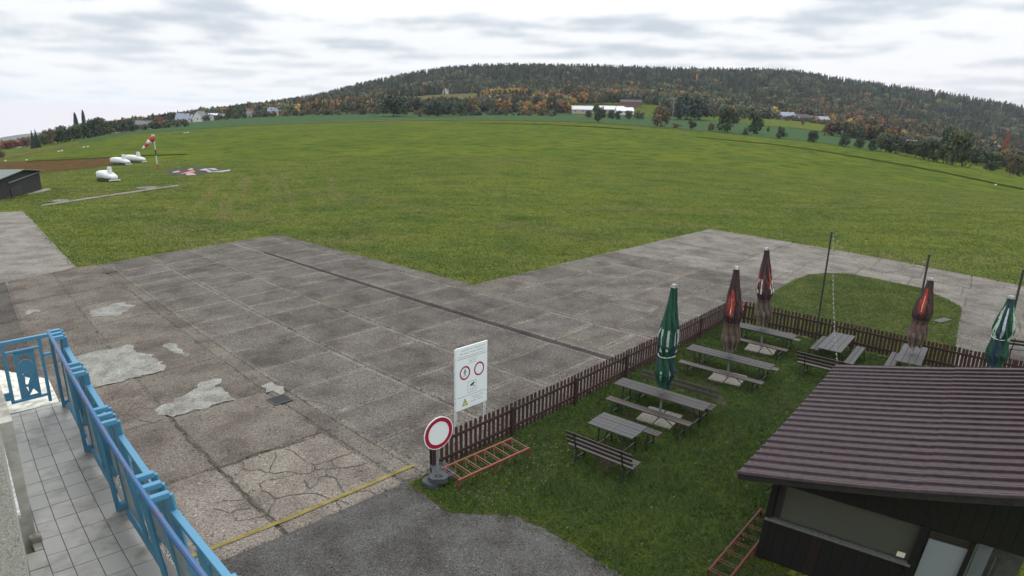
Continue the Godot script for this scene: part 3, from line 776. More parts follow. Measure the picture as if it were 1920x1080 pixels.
		if Geometry2D.triangulate_polygon(poly).size() > 0: put("crack", sheet(poly, 0.042), M.crack, apron)
	# dark metal and asphalt inlay across the slabs
	ground_piece("drain_strip", plan_sheet([Vector2(2.237, 1.285), Vector2(2.272, 1.285), Vector2(2.27, 3.4), Vector2(2.262, 4.7), Vector2(2.246, 4.7), Vector2(2.238, 3.4)], 0.03), M.inlay)
	ground_piece("painted_line", plan_sheet([Vector2(0.2, 1.326), Vector2(0.62, 1.326), Vector2(0.8, 1.328), Vector2(1.06, 1.327), Vector2(1.06, 1.342), Vector2(0.8, 1.343), Vector2(0.62, 1.341), Vector2(0.2, 1.341)], 0.05, 0.5, 3.0), M.yellow)
	# left taxi way of pale concrete, running away from the building
	ground_piece("taxiway_bed", sheet(PackedVector2Array([Vector2(-22.161, -26.542), Vector2(-22.043, -27.786), Vector2(-21.398, -30.658), Vector2(-22.364, -31.715), Vector2(-25.434, -35.073), Vector2(-29.416, -39.504), Vector2(-33.711, -44.295), Vector2(-37.677, -48.765), Vector2(-38.829, -47.982)]), 0.008), M.joint)
	var lane := Node3D.new()
	lane.name = "taxiway"
	lane.set_meta("kind", "structure")
	add_child(lane, true)
	var right: Array = [Vector2(-21.996, -31.282), Vector2(-24.726, -34.299), Vector2(-27.691, -37.614), Vector2(-30.468, -40.696), Vector2(-33.864, -44.505), Vector2(-37.572, -48.623)]
	var middle: Array = [Vector2(-22.662, -28.588), Vector2(-25.514, -31.916), Vector2(-27.947, -34.832), Vector2(-30.835, -38.293), Vector2(-34.586, -42.862), Vector2(-38.685, -47.849)]
	var left: Array = [Vector2(-22.711, -27.372), Vector2(-26.122, -31.157), Vector2(-28.804, -34.19), Vector2(-32.023, -37.828), Vector2(-35.583, -41.903), Vector2(-40.176, -47.167)]
	for i in right.size() - 1:
		for pair in [[middle, right], [left, middle]]:
			var q := PackedVector2Array([pair[0][i], pair[1][i], pair[1][i + 1], pair[0][i + 1]])
			put("slab", sheet(q, 0.03, 8.0, 13.0), M.slab_pale, lane)
	for q in [[Vector2(-38.868, -52.24), Vector2(-38.044, -59.763), Vector2(-37.432, -71.505), Vector2(-36.57, -70.166), Vector2(-37.301, -58.563), Vector2(-38.211, -51.629)], [Vector2(-39.589, -54.317), Vector2(-40.059, -56.181), Vector2(-38.897, -55.922), Vector2(-37.858, -53.78)], [Vector2(-40.324, -68.27), Vector2(-39.905, -70.276), Vector2(-38.347, -69.561), Vector2(-37.46, -66.382), Vector2(-38.716, -66.352)]]:
		ground_piece("concrete_strip", sheet(PackedVector2Array(q), 0.04), M.slab_pale)

	ground_piece("lawn", plan_sheet([Vector2(0.95, 1.262), Vector2(3.2, 1.262), Vector2(3.2, -0.5), Vector2(1.6, 0.2), Vector2(1.0, 0.3)], 0.008, 3.0, 20.0), M.lawn)
	# access road in front of the building
	var road: Array = [Vector2(-5.888, -9.634), Vector2(-5.178, -9.966), Vector2(-4.296, -10.816), Vector2(-3.431, -11.507), Vector2(-2.301, -12.659), Vector2(-1.966, -12.172), Vector2(-1.725, -11.923), Vector2(-1.112, -11.438), Vector2(-0.508, -11.422), Vector2(0.094, -11.406), Vector2(0.734, -11.027), Vector2(1.13, -10.645), Vector2(1.684, -10.112), Vector2(2.153, -9.661), Vector2(2.283, -9.084), Vector2(-5.499, -8.873)]
	for i in road.size():                                          # a ragged edge where the turf creeps over the asphalt
		var a: Vector2 = road[i]
		var b: Vector2 = road[(i + 1) % road.size()]
		var n := int(a.distance_to(b) / 0.14) if i >= 4 and i < road.size() - 2 else 1
		for k in n: drive.append(a.lerp(b, float(k) / n) + (Vector2(rng.randf_range(-1, 1), rng.randf_range(-1, 1)) * 0.07 if n > 1 else Vector2.ZERO))
	if Geometry2D.triangulate_polygon(drive).is_empty(): drive = PackedVector2Array(road)
	ground_piece("asphalt_road", sheet(drive, 0.016, 2.6, 9.0), M.asphalt)
	for q in [[Vector2(-2.192, -12.577), Vector2(-1.74, -12.04), Vector2(-1.117, -11.493), Vector2(-0.511, -11.476), Vector2(0.094, -11.46), Vector2(0.737, -11.095), Vector2(1.135, -10.709), Vector2(1.688, -10.142), Vector2(1.605, -10.11), Vector2(1.074, -10.58), Vector2(0.678, -10.957), Vector2(0.095, -11.317), Vector2(-0.558, -11.331), Vector2(-1.156, -11.329), Vector2(-1.771, -11.845), Vector2(-2.126, -12.308)], [Vector2(16.39, -25.326), Vector2(17.096, -25.949), Vector2(17.38, -25.675), Vector2(17.085, -25.091), Vector2(16.502, -24.78)], [Vector2(6.009, -18.667), Vector2(6.624, -19.036), Vector2(6.821, -18.584), Vector2(6.387, -17.886), Vector2(5.953, -18.059)], [Vector2(1.986, -13.81), Vector2(2.442, -14.13), Vector2(2.876, -13.601), Vector2(2.632, -13.262), Vector2(2.189, -13.2)], [Vector2(5.93, -17.267), Vector2(6.269, -17.503), Vector2(6.407, -17.145), Vector2(6.014, -16.777)], [Vector2(3.053, -16.374), Vector2(3.624, -16.235), Vector2(3.977, -15.469), Vector2(3.726, -15.28), Vector2(3.171, -15.738)], [Vector2(4.951, -16.798), Vector2(5.279, -16.882), Vector2(5.423, -16.413), Vector2(5.079, -16.137)], [Vector2(8.032, -21.191), Vector2(8.801, -21.497), Vector2(9.023, -20.837), Vector2(8.241, -20.207)]]:
		var spot := PackedVector2Array()
		for i in q.size():
			for k in 4: spot.append(q[i].lerp(q[(i + 1) % q.size()], k / 4.0) + Vector2(rng.randf_range(-0.09, 0.09), rng.randf_range(-0.09, 0.09)))
		if Geometry2D.triangulate_polygon(spot).is_empty(): spot = PackedVector2Array(q)
		worn_spots.append(spot)
		ground_piece("bare_soil", sheet(spot, 0.012, 0.9, 5.0), M.soil)
	var cover := thing("concrete_cover", "flat concrete cover slab lying in the small lawn beyond the fence", "cover", at(33.5, 1.25), 0.5)
	put("slab", box_mesh(Vector3(0.85, 0.05, 0.32), 0.02), M.old_slab, cover, Transform3D(Basis.IDENTITY, Vector3(0, 0.06, 0)))
	# drain gratings in the channel
	for g in [[7.9, 16.3, 0.55, 0.5, "square iron drain grating in the concrete channel near the cracked slabs"], [8.05, 39.8, 0.5, 0.4, "small iron drain grating at the far end of the concrete channel"]]:
		var o := thing("drain_grating", g[4], "drain", at(g[0], g[1], 0.036), heading(at(g[0], g[1]), at(g[0] + 1.0, g[1])), "gratings in the drain channel")
		var fr := begin()
		for s in [-1, 1]:
			box(fr, Vector3(g[2], 0.03, 0.05), Vector3(0, 0.012, s * g[3] / 2), 0.005)
			box(fr, Vector3(0.05, 0.03, g[3] - 0.05), Vector3(s * (g[2] / 2 - 0.025), 0.012, 0), 0.005)
		put("frame", done(fr), M.iron, o)
		put("pit", box_mesh(Vector3(g[2] - 0.08, 0.008, g[3] - 0.05), 0.0), M.black, o)
		for k in 9: put("bar", box_mesh(Vector3(0.024, 0.02, g[3] - 0.05), 0.003), M.iron, o, Transform3D(Basis.IDENTITY, Vector3(-g[2] / 2 + 0.08 + k * (g[2] - 0.16) / 8.0, 0.014, 0)))

# ------------------------------------------------------------------ grass
func blade_mesh(blades: int, tall: float, spread: float, wide: float, seed_: int) -> ArrayMesh:
	var r := RandomNumberGenerator.new()
	r.seed = seed_
	var st := SurfaceTool.new()
	st.begin(Mesh.PRIMITIVE_TRIANGLES)
	for i in blades:
		var a := r.randf() * TAU
		var p := Vector3(cos(a), 0, sin(a)) * spread * sqrt(r.randf())
		var lean := Vector3(r.randf_range(-1, 1), 0, r.randf_range(-1, 1)) * tall * 0.7
		var h := tall * r.randf_range(0.6, 1.15)
		var s := Vector3(cos(a + 1.3), 0, sin(a + 1.3)) * wide * 0.5
		var c := Color(1, 1, 1) * r.randf_range(0.78, 1.18)
		var tip := p + lean + Vector3(0, h, 0)
		var belly := p + lean * 0.35 + Vector3(0, h * 0.6, 0)
		for v in [p - s, p + s, belly + s * 0.8, p - s, belly + s * 0.8, belly - s * 0.8, belly - s * 0.8, belly + s * 0.8, tip]:
			st.set_color(c)
			st.add_vertex(v)
	st.generate_normals()
	return st.commit()

func scatter(called: String, mesh: Mesh, places: Array, tints: Array) -> void:
	var mm := MultiMesh.new()
	mm.transform_format = MultiMesh.TRANSFORM_3D
	mm.use_colors = true
	mm.mesh = mesh
	mm.instance_count = places.size()
	for i in places.size():
		mm.set_instance_transform(i, places[i])
		mm.set_instance_color(i, tints[i])
	var o := MultiMeshInstance3D.new()
	o.name = numbered(called)
	o.multimesh = mm
	o.material_override = M.blade
	o.set_meta("kind", "stuff")
	add_child(o, true)

func make_grass() -> void:
	var n := FastNoiseLite.new()
	n.seed = 41
	n.frequency = 0.35
	n.fractal_octaves = 3
	var pl := []
	var tn := []
	var short_blades := blade_mesh(9, 0.05, 0.09, 0.012, 3)
	# beer garden lawn and the island beyond the fence
	for k in 92000:
		var u := rng.randf_range(7.6, 25.5)
		var v := rng.randf_range(-1.5, 10.25)
		var p := at(u, v)
		if u > 10.4 and v < 2.8: continue
		if u < 9.6 and v > 10.15: continue
		if u < 8.62 and v > 10.12: continue
		if Geometry2D.is_point_in_polygon(Vector2(p.x + rng.randfn() * 0.14, p.z + rng.randfn() * 0.14), drive): continue
		var thin := false
		for q in worn_spots: thin = thin or Geometry2D.is_point_in_polygon(Vector2(p.x, p.z), q)
		if thin and rng.randf() < 0.72: continue
		pl.append(Transform3D(Basis(Vector3.UP, rng.randf() * TAU).scaled(Vector3.ONE * rng.randf_range(0.7, 1.25)), p))
		var g := n.get_noise_2d(u * 2.0, v * 2.0)
		var worn := smoothstep(0.15, 0.5, n.get_noise_2d(u * 0.8 + 50.0, v * 0.8))
		tn.append(Color(0.050, 0.090, 0.017).lerp(Color(0.076, 0.122, 0.024), clampf(0.5 + g, 0, 1)).lerp(Color(0.085, 0.078, 0.032), worn * 0.35) * rng.randf_range(0.8, 1.2))
	for k in 34000:
		var u := rng.randf_range(25.6, 41.0)
		var v := rng.randf_range(0.0, 10.6)
		if not Geometry2D.is_point_in_polygon(Vector2(u + rng.randfn() * 0.07, v + rng.randfn() * 0.07), island): continue
		var g := n.get_noise_2d(u * 1.2, v * 1.2)
		pl.append(Transform3D(Basis(Vector3.UP, rng.randf() * TAU).scaled(Vector3.ONE * rng.randf_range(0.9, 1.5)), at(u, v)))
		tn.append(Color(0.090, 0.130, 0.026).lerp(Color(0.138, 0.172, 0.038), clampf(0.5 + g, 0, 1)) * rng.randf_range(0.85, 1.15))
	scatter("lawn_grass", short_blades, pl, tn)
	# the nearer part of the mown field
	pl = []
	tn = []
	var tuft := blade_mesh(10, 0.075, 0.22, 0.03, 4)
	var bare := [PackedVector2Array([Vector2(-53.976, -98.431), Vector2(-55.163, -105.811), Vector2(-54.874, -111.149), Vector2(-48.672, -104.656), Vector2(-43.215, -98.831), Vector2(-43.086, -90.862), Vector2(-43.354, -84.954), Vector2(-47.949, -90.36)]), PackedVector2Array([Vector2(-38.868, -52.24), Vector2(-38.044, -59.763), Vector2(-37.432, -71.505), Vector2(-36.57, -70.166), Vector2(-37.301, -58.563), Vector2(-38.211, -51.629)]), PackedVector2Array([Vector2(-76.45, -95.729), Vector2(-79.186, -108.068), Vector2(-79.71, -118.601), Vector2(-81.232, -131.612), Vector2(-87.11, -144.614), Vector2(-92.525, -155.915), Vector2(-96.628, -162.92), Vector2(-101.302, -164.602), Vector2(-133.203, -182.681), Vector2(-159.2, -200.457)])]
	var fan: Array = [Vector2(-26.727, -70.209), Vector2(-48.656, -127.547), Vector2(-20.863, -47.482)]
	var fan_mid: Vector2 = fan[0]
	var fan_dir: float = (fan[1] - fan[0]).angle()
	var brown_mid: Vector2 = fan[2]
	for k in 150000:
		var d := 27.0 + 110.0 * pow(rng.randf(), 1.9)
		var x := rng.randf_range(-0.86, 0.86) * d
		if on_concrete(x + rng.randfn() * 0.09, -d + rng.randfn() * 0.09): continue
		var w := Vector2(x, -d)
		var skip := false
		for q in bare: skip = skip or Geometry2D.is_point_in_polygon(w, q)
		if skip: continue
		var p := land(x, -d)
		var g := n.get_noise_2d(x * 0.35, d * 0.9)
		var worn := smoothstep(0.1, 0.55, n.get_noise_2d(x * 0.16 + 9.0, d * 0.3)) * 0.5
		# wheel tracks fanning out on the grass where aircraft turn off
		var rel := (w - fan_mid).rotated(-fan_dir)
		var inside := clampf(1.0 - Vector2(rel.x / 26.0, rel.y / 11.0).length(), 0.0, 1.0)
		worn += smoothstep(0.0, 0.35, n.get_noise_2d(rel.y * 2.4, rel.x * 0.06)) * smoothstep(0.0, 0.3, inside) * 1.1
		# trampled, browner turf before the apron corner
		var near := clampf(1.0 - ((w - brown_mid) * Vector2(0.09, 0.2)).length(), 0.0, 1.0)
		worn += smoothstep(-0.15, 0.4, n.get_noise_2d(x * 0.7, d * 0.9 + 30.0)) * smoothstep(0.0, 0.5, near) * 0.6
		pl.append(Transform3D(Basis(Vector3.UP, rng.randf() * TAU).scaled(Vector3.ONE * rng.randf_range(0.7, 1.3)), p))
		tn.append(Color(0.142, 0.192, 0.036).lerp(Color(0.222, 0.252, 0.052), clampf(0.5 + g * 1.2, 0, 1)).lerp(Color(0.29, 0.25, 0.10), clampf(worn, 0.0, 0.85)) * rng.randf_range(0.90, 1.10))
	scatter("field_grass", tuft, pl, tn)
	# weeds in the joints of the apron
	pl = []
	tn = []
	var weed := blade_mesh(8, 0.07, 0.05, 0.014, 6)
	for k in 330:
		var near_fence := k < 190
		var u: float = rng.randf_range(9.0, 25.0) if near_fence else [0.982, 1.054, 1.445, 1.83, 2.27, 0.579][rng.randi() % 6] * EYE
		var v: float = 10.24 + absf(rng.randfn()) * 0.10 if near_fence else rng.randf_range(10.3, 30.0)
		if not near_fence and n.get_noise_2d(u * 3.0, v * 1.4) < 0.22: continue
		pl.append(Transform3D(Basis(Vector3.UP, rng.randf() * TAU).scaled(Vector3.ONE * rng.randf_range(0.5, 1.3)), at(u, v, 0.02)))
		tn.append(Color(0.06, 0.085, 0.02).lerp(Color(0.13, 0.11, 0.045), rng.randf()))
	scatter("weeds", weed, pl, tn)
	# clover and small pale flowers by the red rack
	pl = []
	tn = []
	var flower := blade_mesh(2, 0.07, 0.02, 0.022, 9)
	for k in 240:
		var near_rack := k < 150
		var u := rng.randf_range(8.3, 11.8) if near_rack else rng.randf_range(9.0, 25.0)
		var v := rng.randf_range(7.9, 9.9) if near_rack else rng.randf_range(3.2, 10.0)
		pl.append(Transform3D(Basis.IDENTITY, at(u, v)))
		tn.append(Color(0.42, 0.42, 0.32) * rng.randf_range(0.6, 1.1))
	scatter("clover_flowers", flower, pl, tn)

var concrete_outline := PackedVector2Array()

func on_concrete(x: float, z: float) -> bool:
	if concrete_outline.is_empty():
		for p in [Vector2(-0.3, 1.2), Vector2(3.2, 1.2), Vector2(3.2, -0.8), Vector2(6.14, -0.8), Vector2(6.15, 0.8), Vector2(6.14, 2.76), Vector2(4.7, 2.77), Vector2(2.75, 2.77), Vector2(2.73, 4.0), Vector2(2.73, 5.34), Vector2(1.5, 5.35), Vector2(0.8, 5.4)]:
			var w := at(p.x * EYE, p.y * EYE)
			concrete_outline.append(Vector2(w.x, w.z))
		for p in [Vector2(-24.497, -34.048), Vector2(-27.691, -37.614), Vector2(-30.468, -40.696), Vector2(-33.864, -44.505), Vector2(-37.677, -48.765), Vector2(-38.829, -47.982), Vector2(-40.308, -46.847), Vector2(-20.59, -22.957)]: concrete_outline.append(p)
	return Geometry2D.is_point_in_polygon(Vector2(x, z), concrete_outline)

# ------------------------------------------------------------------ fence, signs, racks
func picket_mesh(h: float, seed_: int) -> ArrayMesh:
	var r := RandomNumberGenerator.new()
	r.seed = seed_
	var w := 0.078 + r.randf_range(-0.006, 0.006)
	var st := begin()
	prism(st, PackedVector2Array([Vector2(-w / 2, 0), Vector2(w / 2, 0), Vector2(w / 2, h - 0.03), Vector2(w * 0.32, h - 0.004), Vector2(-w * 0.3, h), Vector2(-w / 2, h - 0.028)]), 0.022, Transform3D.IDENTITY)
	return done(st)

func fence(a: Vector2, b: Vector2, label: String, inner: float, pitch: float, tall: float) -> void:
	var o := thing("picket_fence", label, "fence", at(a.x, a.y, 0.0), 0.0, "brown picket fence round the beer garden")
	var base := o.position
	var long := a.distance_to(b)
	var kinds := []
	for k in 4: kinds.append(picket_mesh(tall, 60 + k))
	var n := int(long / pitch)
	for i in n + 1:
		var p := a.lerp(b, float(i) / n)
		var q := a.lerp(b, float(i) / n + 0.01)
		var turn := heading(at(p.x, p.y), at(q.x, q.y))
		var bs := Basis(Vector3.UP, turn) * Basis(Vector3.FORWARD, rng.randf_range(-0.018, 0.018))
		put("picket", kinds[rng.randi() % 4], M.fence if rng.randf() < 0.6 else M.fence_old, o, Transform3D(bs, at(p.x, p.y, 0.0) - base + Vector3(0, 0.04 + rng.randf_range(-0.012, 0.012), 0)))
	var m := maxi(1, int(long / 2.4))
	var off := Basis.IDENTITY
	for i in m + 1:
		var p := a.lerp(b, float(i) / m)
		var q := a.lerp(b, float(i) / m + 0.01)
		var turn := heading(at(p.x, p.y), at(q.x, q.y))
		var side := Basis(Vector3.UP, turn) * Vector3(0, 0, inner)
		put("post", box_mesh(Vector3(0.07, tall - 0.02, 0.07), 0.008), M.fence_old, o, Transform3D(Basis(Vector3.UP, turn), at(p.x, p.y) - base + side * 0.085 + Vector3(0, tall / 2 - 0.01, 0)))
		if i < m:
			var r := a.lerp(b, float(i + 1) / m)
			for y in [0.24, 0.70]:
				var st := begin()
				bar(st, at(p.x, p.y) - base + side * 0.028 + Vector3(0, y, 0), at(r.x, r.y) - base + side * 0.028 + Vector3(0, y, 0), 0.034, 0.075, 0.005)
				put("rail", done(st), M.fence_old, o)

func disc(st: SurfaceTool, r0: float, r1: float, z: float, thick: float, n := 48) -> void:
	for k in n:
		var a := TAU * k / n
		var b := TAU * (k + 1) / n
		var p := [Vector3(cos(a) * r0, sin(a) * r0, 0), Vector3(cos(b) * r0, sin(b) * r0, 0), Vector3(cos(b) * r1, sin(b) * r1, 0), Vector3(cos(a) * r1, sin(a) * r1, 0)]
		var f := Vector3(0, 0, z + thick / 2)
		var g := Vector3(0, 0, z - thick / 2)
		var mid: Vector3 = (p[0] + p[2]) / 2.0 + Vector3(0, 0, z)
		quad_out(st, p[0] + f, p[1] + f, p[2] + f, p[3] + f, mid)
		quad_out(st, p[0] + g, p[1] + g, p[2] + g, p[3] + g, mid)
		quad_out(st, p[3] + f, p[2] + f, p[2] + g, p[3] + g, mid)
		if r0 > 0.001: quad_out(st, p[0] + f, p[1] + f, p[1] + g, p[0] + g, mid)

# lettering and pictograms of the notice board, drawn as print
func fill_poly(img: Image, poly: PackedVector2Array, c: Color) -> void:
	var lo := poly[0]
	var hi := poly[0]
	for p in poly:
		lo = lo.min(p)
		hi = hi.max(p)
	for y in range(int(lo.y), int(hi.y) + 2):
		for x in range(int(lo.x), int(hi.x) + 2):
			if x >= 0 and y >= 0 and x < img.get_width() and y < img.get_height() and Geometry2D.is_point_in_polygon(Vector2(x + 0.5, y + 0.5), poly): img.set_pixel(x, y, c)

func stroke(img: Image, a: Vector2, b: Vector2, w: float, c: Color) -> void:
	var d := (b - a).normalized().orthogonal() * w / 2.0
	fill_poly(img, PackedVector2Array([a - d, b - d, b + d, a + d]), c)

func round_print(img: Image, mid: Vector2, r0: float, r1: float, c: Color) -> void:
	for y in range(int(mid.y - r1) - 1, int(mid.y + r1) + 2):
		for x in range(int(mid.x - r1) - 1, int(mid.x + r1) + 2):
			var d := Vector2(x + 0.5, y + 0.5).distance_to(mid)
			if d <= r1 and d >= r0: img.set_pixel(x, y, c)

func tiny_text(img: Image, x0: float, x1: float, y: float, size: float, bold_after: float, seed_: int) -> void:   # print too small to be read from the balcony
	var r := RandomNumberGenerator.new()
	r.seed = seed_
	var x := x0
	while x < x1:
		var left := r.randi_range(3, 9)
		while left > 0 and x < x1:
			var w := size * r.randf_range(0.35, 0.6)
			var ink := 0.16 if (x - x0) / (x1 - x0) > bold_after else 0.34
			var h := size * (1.0 if r.randf() < 0.25 else 0.7)
			match r.randi() % 4:
				0: img.fill_rect(Rect2i(int(x), int(y + size - h), maxi(2, int(w * 0.45)), int(h)), grey(ink))
				1:
					img.fill_rect(Rect2i(int(x), int(y + size - h), int(w), 2), grey(ink))
					img.fill_rect(Rect2i(int(x), int(y + size - 2), int(w), 2), grey(ink))
					img.fill_rect(Rect2i(int(x), int(y + size - h), 2, int(h)), grey(ink))
				2:
					img.fill_rect(Rect2i(int(x), int(y + size - h), 2, int(h)), grey(ink))
					img.fill_rect(Rect2i(int(x + w - 2), int(y + size - h), 2, int(h)), grey(ink))
					img.fill_rect(Rect2i(int(x), int(y + size - h * 0.5), int(w), 2), grey(ink))
				3: img.fill_rect(Rect2i(int(x), int(y + size - h), int(w * 0.7), int(h * 0.5)), grey(ink))
			x += w + 2
			left -= 1
		x += size * 0.55

func board_print() -> ImageTexture:
	var img := Image.create(512, 768, false, Image.FORMAT_RGB8)
	img.fill(Color(0.93, 0.96, 0.96))
	var red := Color(0.62, 0.10, 0.26)
	var ink := Color(0.10, 0.11, 0.13)
	tiny_text(img, 80, 470, 28, 17, 0.55, 1)
	tiny_text(img, 55, 480, 66, 17, 0.6, 2)
	tiny_text(img, 30, 490, 104, 17, 2.0, 3)
	stroke(img, Vector2(14, 136), Vector2(498, 136), 3, grey(0.35))
	tiny_text(img, 205, 330, 156, 13, 2.0, 4)
	tiny_text(img, 205, 325, 180, 13, 2.0, 5)
	tiny_text(img, 205, 330, 204, 13, 2.0, 6)
	round_print(img, Vector2(138, 318), 66, 86, red)
	round_print(img, Vector2(376, 318), 66, 86, red)
	# walking figure
	round_print(img, Vector2(140, 276), 0, 8, ink)
	for s in [[140, 286, 138, 322, 16], [138, 320, 126, 344, 8], [126, 344, 116, 366, 7], [140, 320, 152, 342, 8], [152, 342, 156, 368, 7], [134, 290, 118, 312, 6], [118, 312, 116, 326, 5], [144, 290, 158, 308, 6], [158, 308, 168, 316, 5]]:
		stroke(img, Vector2(s[0], s[1]), Vector2(s[2], s[3]), s[4], ink)
	# camera pictogram in a frame
	for s in [[186, 446, 326, 446], [326, 446, 326, 580], [326, 580, 186, 580], [186, 580, 186, 446]]: stroke(img, Vector2(s[0], s[1]), Vector2(s[2], s[3]), 3, grey(0.45))
	fill_poly(img, PackedVector2Array([Vector2(226, 486), Vector2(290, 462), Vector2(304, 480), Vector2(244, 508)]), ink)
	fill_poly(img, PackedVector2Array([Vector2(226, 490), Vector2(240, 506), Vector2(222, 512)]), ink)
	stroke(img, Vector2(272, 494), Vector2(282, 520), 9, ink)
	stroke(img, Vector2(282, 516), Vector2(306, 512), 7, ink)
	tiny_text(img, 200, 314, 534, 9, 2.0, 7)
	tiny_text(img, 215, 300, 550, 9, 2.0, 8)
	stroke(img, Vector2(14, 612), Vector2(498, 612), 3, grey(0.35))
	fill_poly(img, PackedVector2Array([Vector2(138, 640), Vector2(186, 730), Vector2(90, 730)]), ink)
	fill_poly(img, PackedVector2Array([Vector2(138, 656), Vector2(174, 722), Vector2(102, 722)]), Color(0.90, 0.88, 0.42))
	fill_poly(img, PackedVector2Array([Vector2(138, 668), Vector2(146, 690), Vector2(140, 690), Vector2(144, 714), Vector2(130, 690), Vector2(136, 690)]), ink)
	tiny_text(img, 250, 440, 640, 14, 2.0, 9)
	tiny_text(img, 275, 415, 668, 14, 2.0, 10)
	tiny_text(img, 240, 445, 696, 14, 2.0, 11)
	img.generate_mipmaps()
	return ImageTexture.create_from_image(img)

func make_signs() -> void:
	var a := at(10.04, 10.82)
	var b := at(11.12, 10.78)
	var turn := heading(a, b)
	var o := thing("notice_board", "white notice board on two posts with two red rings and a yellow triangle", "sign", a, turn)
	var wide := a.distance_to(b)
	for x in [0.03, wide - 0.03]: put("post", box_mesh(Vector3(0.055, 2.47, 0.055), 0.005), M.white, o, Transform3D(Basis.IDENTITY, Vector3(x, 1.235, -0.045)))
	put("panel", box_mesh(Vector3(wide, 1.64, 0.03), 0.004), M.white_sign, o, Transform3D(Basis.IDENTITY, Vector3(wide / 2, 1.69, 0)))
	var face := SurfaceTool.new()
	face.begin(Mesh.PRIMITIVE_TRIANGLES)
	var cs := [[Vector3(0.012, 2.498, 0), Vector2(0, 0)], [Vector3(wide - 0.012, 2.498, 0), Vector2(1, 0)], [Vector3(wide - 0.012, 0.882, 0), Vector2(1, 1)], [Vector3(0.012, 0.882, 0), Vector2(0, 1)]]
	for k in [0, 1, 2, 0, 2, 3]:
		face.set_uv(cs[k][1])
		face.set_normal(Vector3(0, 0, 1))
		face.add_vertex(cs[k][0])
	var pm := paint(1, 1, 1, 0.35)
	pm.albedo_texture = board_print()
	put("print", face.commit(), pm, o, Transform3D(Basis.IDENTITY, Vector3(0, 0, 0.0172)))

	var p := at(8.5, 9.78)
	var s := thing("road_sign", "round white traffic sign with red border on a grey pole in a rubber foot", "sign", p, heading(at(8.5, 9.78), at(9.5, 9.72)))
	var pole := begin()
	tube(pole, [Vector3(0, 0.1, -0.03), Vector3(0, 1.50, -0.03)], 0.03, 12)
	put("pole", done(pole), M.steel, s)
	var d0 := begin()
	disc(d0, 0.0, 0.385, 0.004, 0.012)
	put("disc", done(d0), M.white_sign, s, Transform3D(Basis.IDENTITY, Vector3(0, 1.19, 0.02)))
	var d1 := begin()
	disc(d1, 0.275, 0.36, 0.014, 0.006)
	put("red_border", done(d1), M.sign_red, s, Transform3D(Basis.IDENTITY, Vector3(0, 1.19, 0.02)))
	var cl := begin()
	for y in [0.98, 1.36]: box(cl, Vector3(0.12, 0.03, 0.05), Vector3(0, y, -0.012), 0.004)
	put("clamp", done(cl), M.steel, s)
	for k in 2:
		var f := begin()
		var w := 0.82 - 0.1 * k
		var dpt := 0.42
		prism(f, PackedVector2Array([Vector2(-w / 2, -dpt / 2 + 0.08), Vector2(-w / 2 + 0.1, -dpt / 2), Vector2(-0.12, -dpt / 2), Vector2(-0.1, -dpt / 2 + 0.05), Vector2(0.1, -dpt / 2 + 0.05), Vector2(0.12, -dpt / 2), Vector2(w / 2 - 0.1, -dpt / 2), Vector2(w / 2, -dpt / 2 + 0.08), Vector2(w / 2, dpt / 2 - 0.08), Vector2(w / 2 - 0.1, dpt / 2), Vector2(0.12, dpt / 2), Vector2(0.1, dpt / 2 - 0.05), Vector2(-0.1, dpt / 2 - 0.05), Vector2(-0.12, dpt / 2), Vector2(-w / 2 + 0.1, dpt / 2), Vector2(-w / 2, dpt / 2 - 0.08)]), 0.12, Transform3D(Basis(Vector3.RIGHT, -PI / 2) * Basis(Vector3.BACK, 0.2 + 0.7 * k), Vector3.ZERO))
		var foot := put("rubber_foot", done(f), M.rubber, s, Transform3D(Basis.IDENTITY, Vector3(0.02, 0.06 + 0.125 * k, 0)))
		for sx in [-1, 1]:
			var hd := begin()
			var c := Vector3(sx * w * 0.33, 0.06, 0)
			tube(hd, [c + Vector3(0, -0.01, -0.08), c + Vector3(0, 0.04, -0.06), c + Vector3(0, 0.055, 0), c + Vector3(0, 0.04, 0.06), c + Vector3(0, -0.01, 0.08)], 0.018, 6)
			put("grip", done(hd), M.rubber, foot, Transform3D(Basis(Vector3.UP, 0.2 + 0.7 * k), Vector3.ZERO))

func rack(where: Vector2, turn_to: Vector2, long: float, wide: float, label: String, red: Material) -> void:
	var a := at(where.x, where.y)
	var o := thing("bicycle_rack", label, "bicycle rack", a, heading(a, at(turn_to.x, turn_to.y)), "red bicycle racks lying on the lawn")
	var h := 0.25
	for s in [-1, 1]:
		put("rail", rod(Vector3(-long / 2, h, s * wide / 2), Vector3(long / 2, h, s * wide / 2), 0.026, 8), red, o)
		for x in [-long / 2 + 0.02, 0.0, long / 2 - 0.02]: put("leg", rod(Vector3(x, 0, s * wide / 2), Vector3(x, h, s * wide / 2), 0.02, 6), red, o)
	var n := 8
	for i in n:
		for d in [-0.035, 0.035]:
			var x: float = -long / 2 + 0.06 + (long - 0.12) * i / (n - 1.0) + d
			x = clampf(x, -long / 2, long / 2)
			var st := begin()
			tube(st, [Vector3(x, 0.02, -wide / 2 + 0.06), Vector3(x, h + 0.01, -wide / 2 - 0.01), Vector3(x, h + 0.012, 0), Vector3(x, h + 0.01, wide / 2 + 0.01), Vector3(x, 0.02, wide / 2 - 0.06)], 0.0085, 5)
			put("hoop", done(st), (M.rusty_rod if red == M.red_pipe else M.red_dark) if d > 0 else red, o)

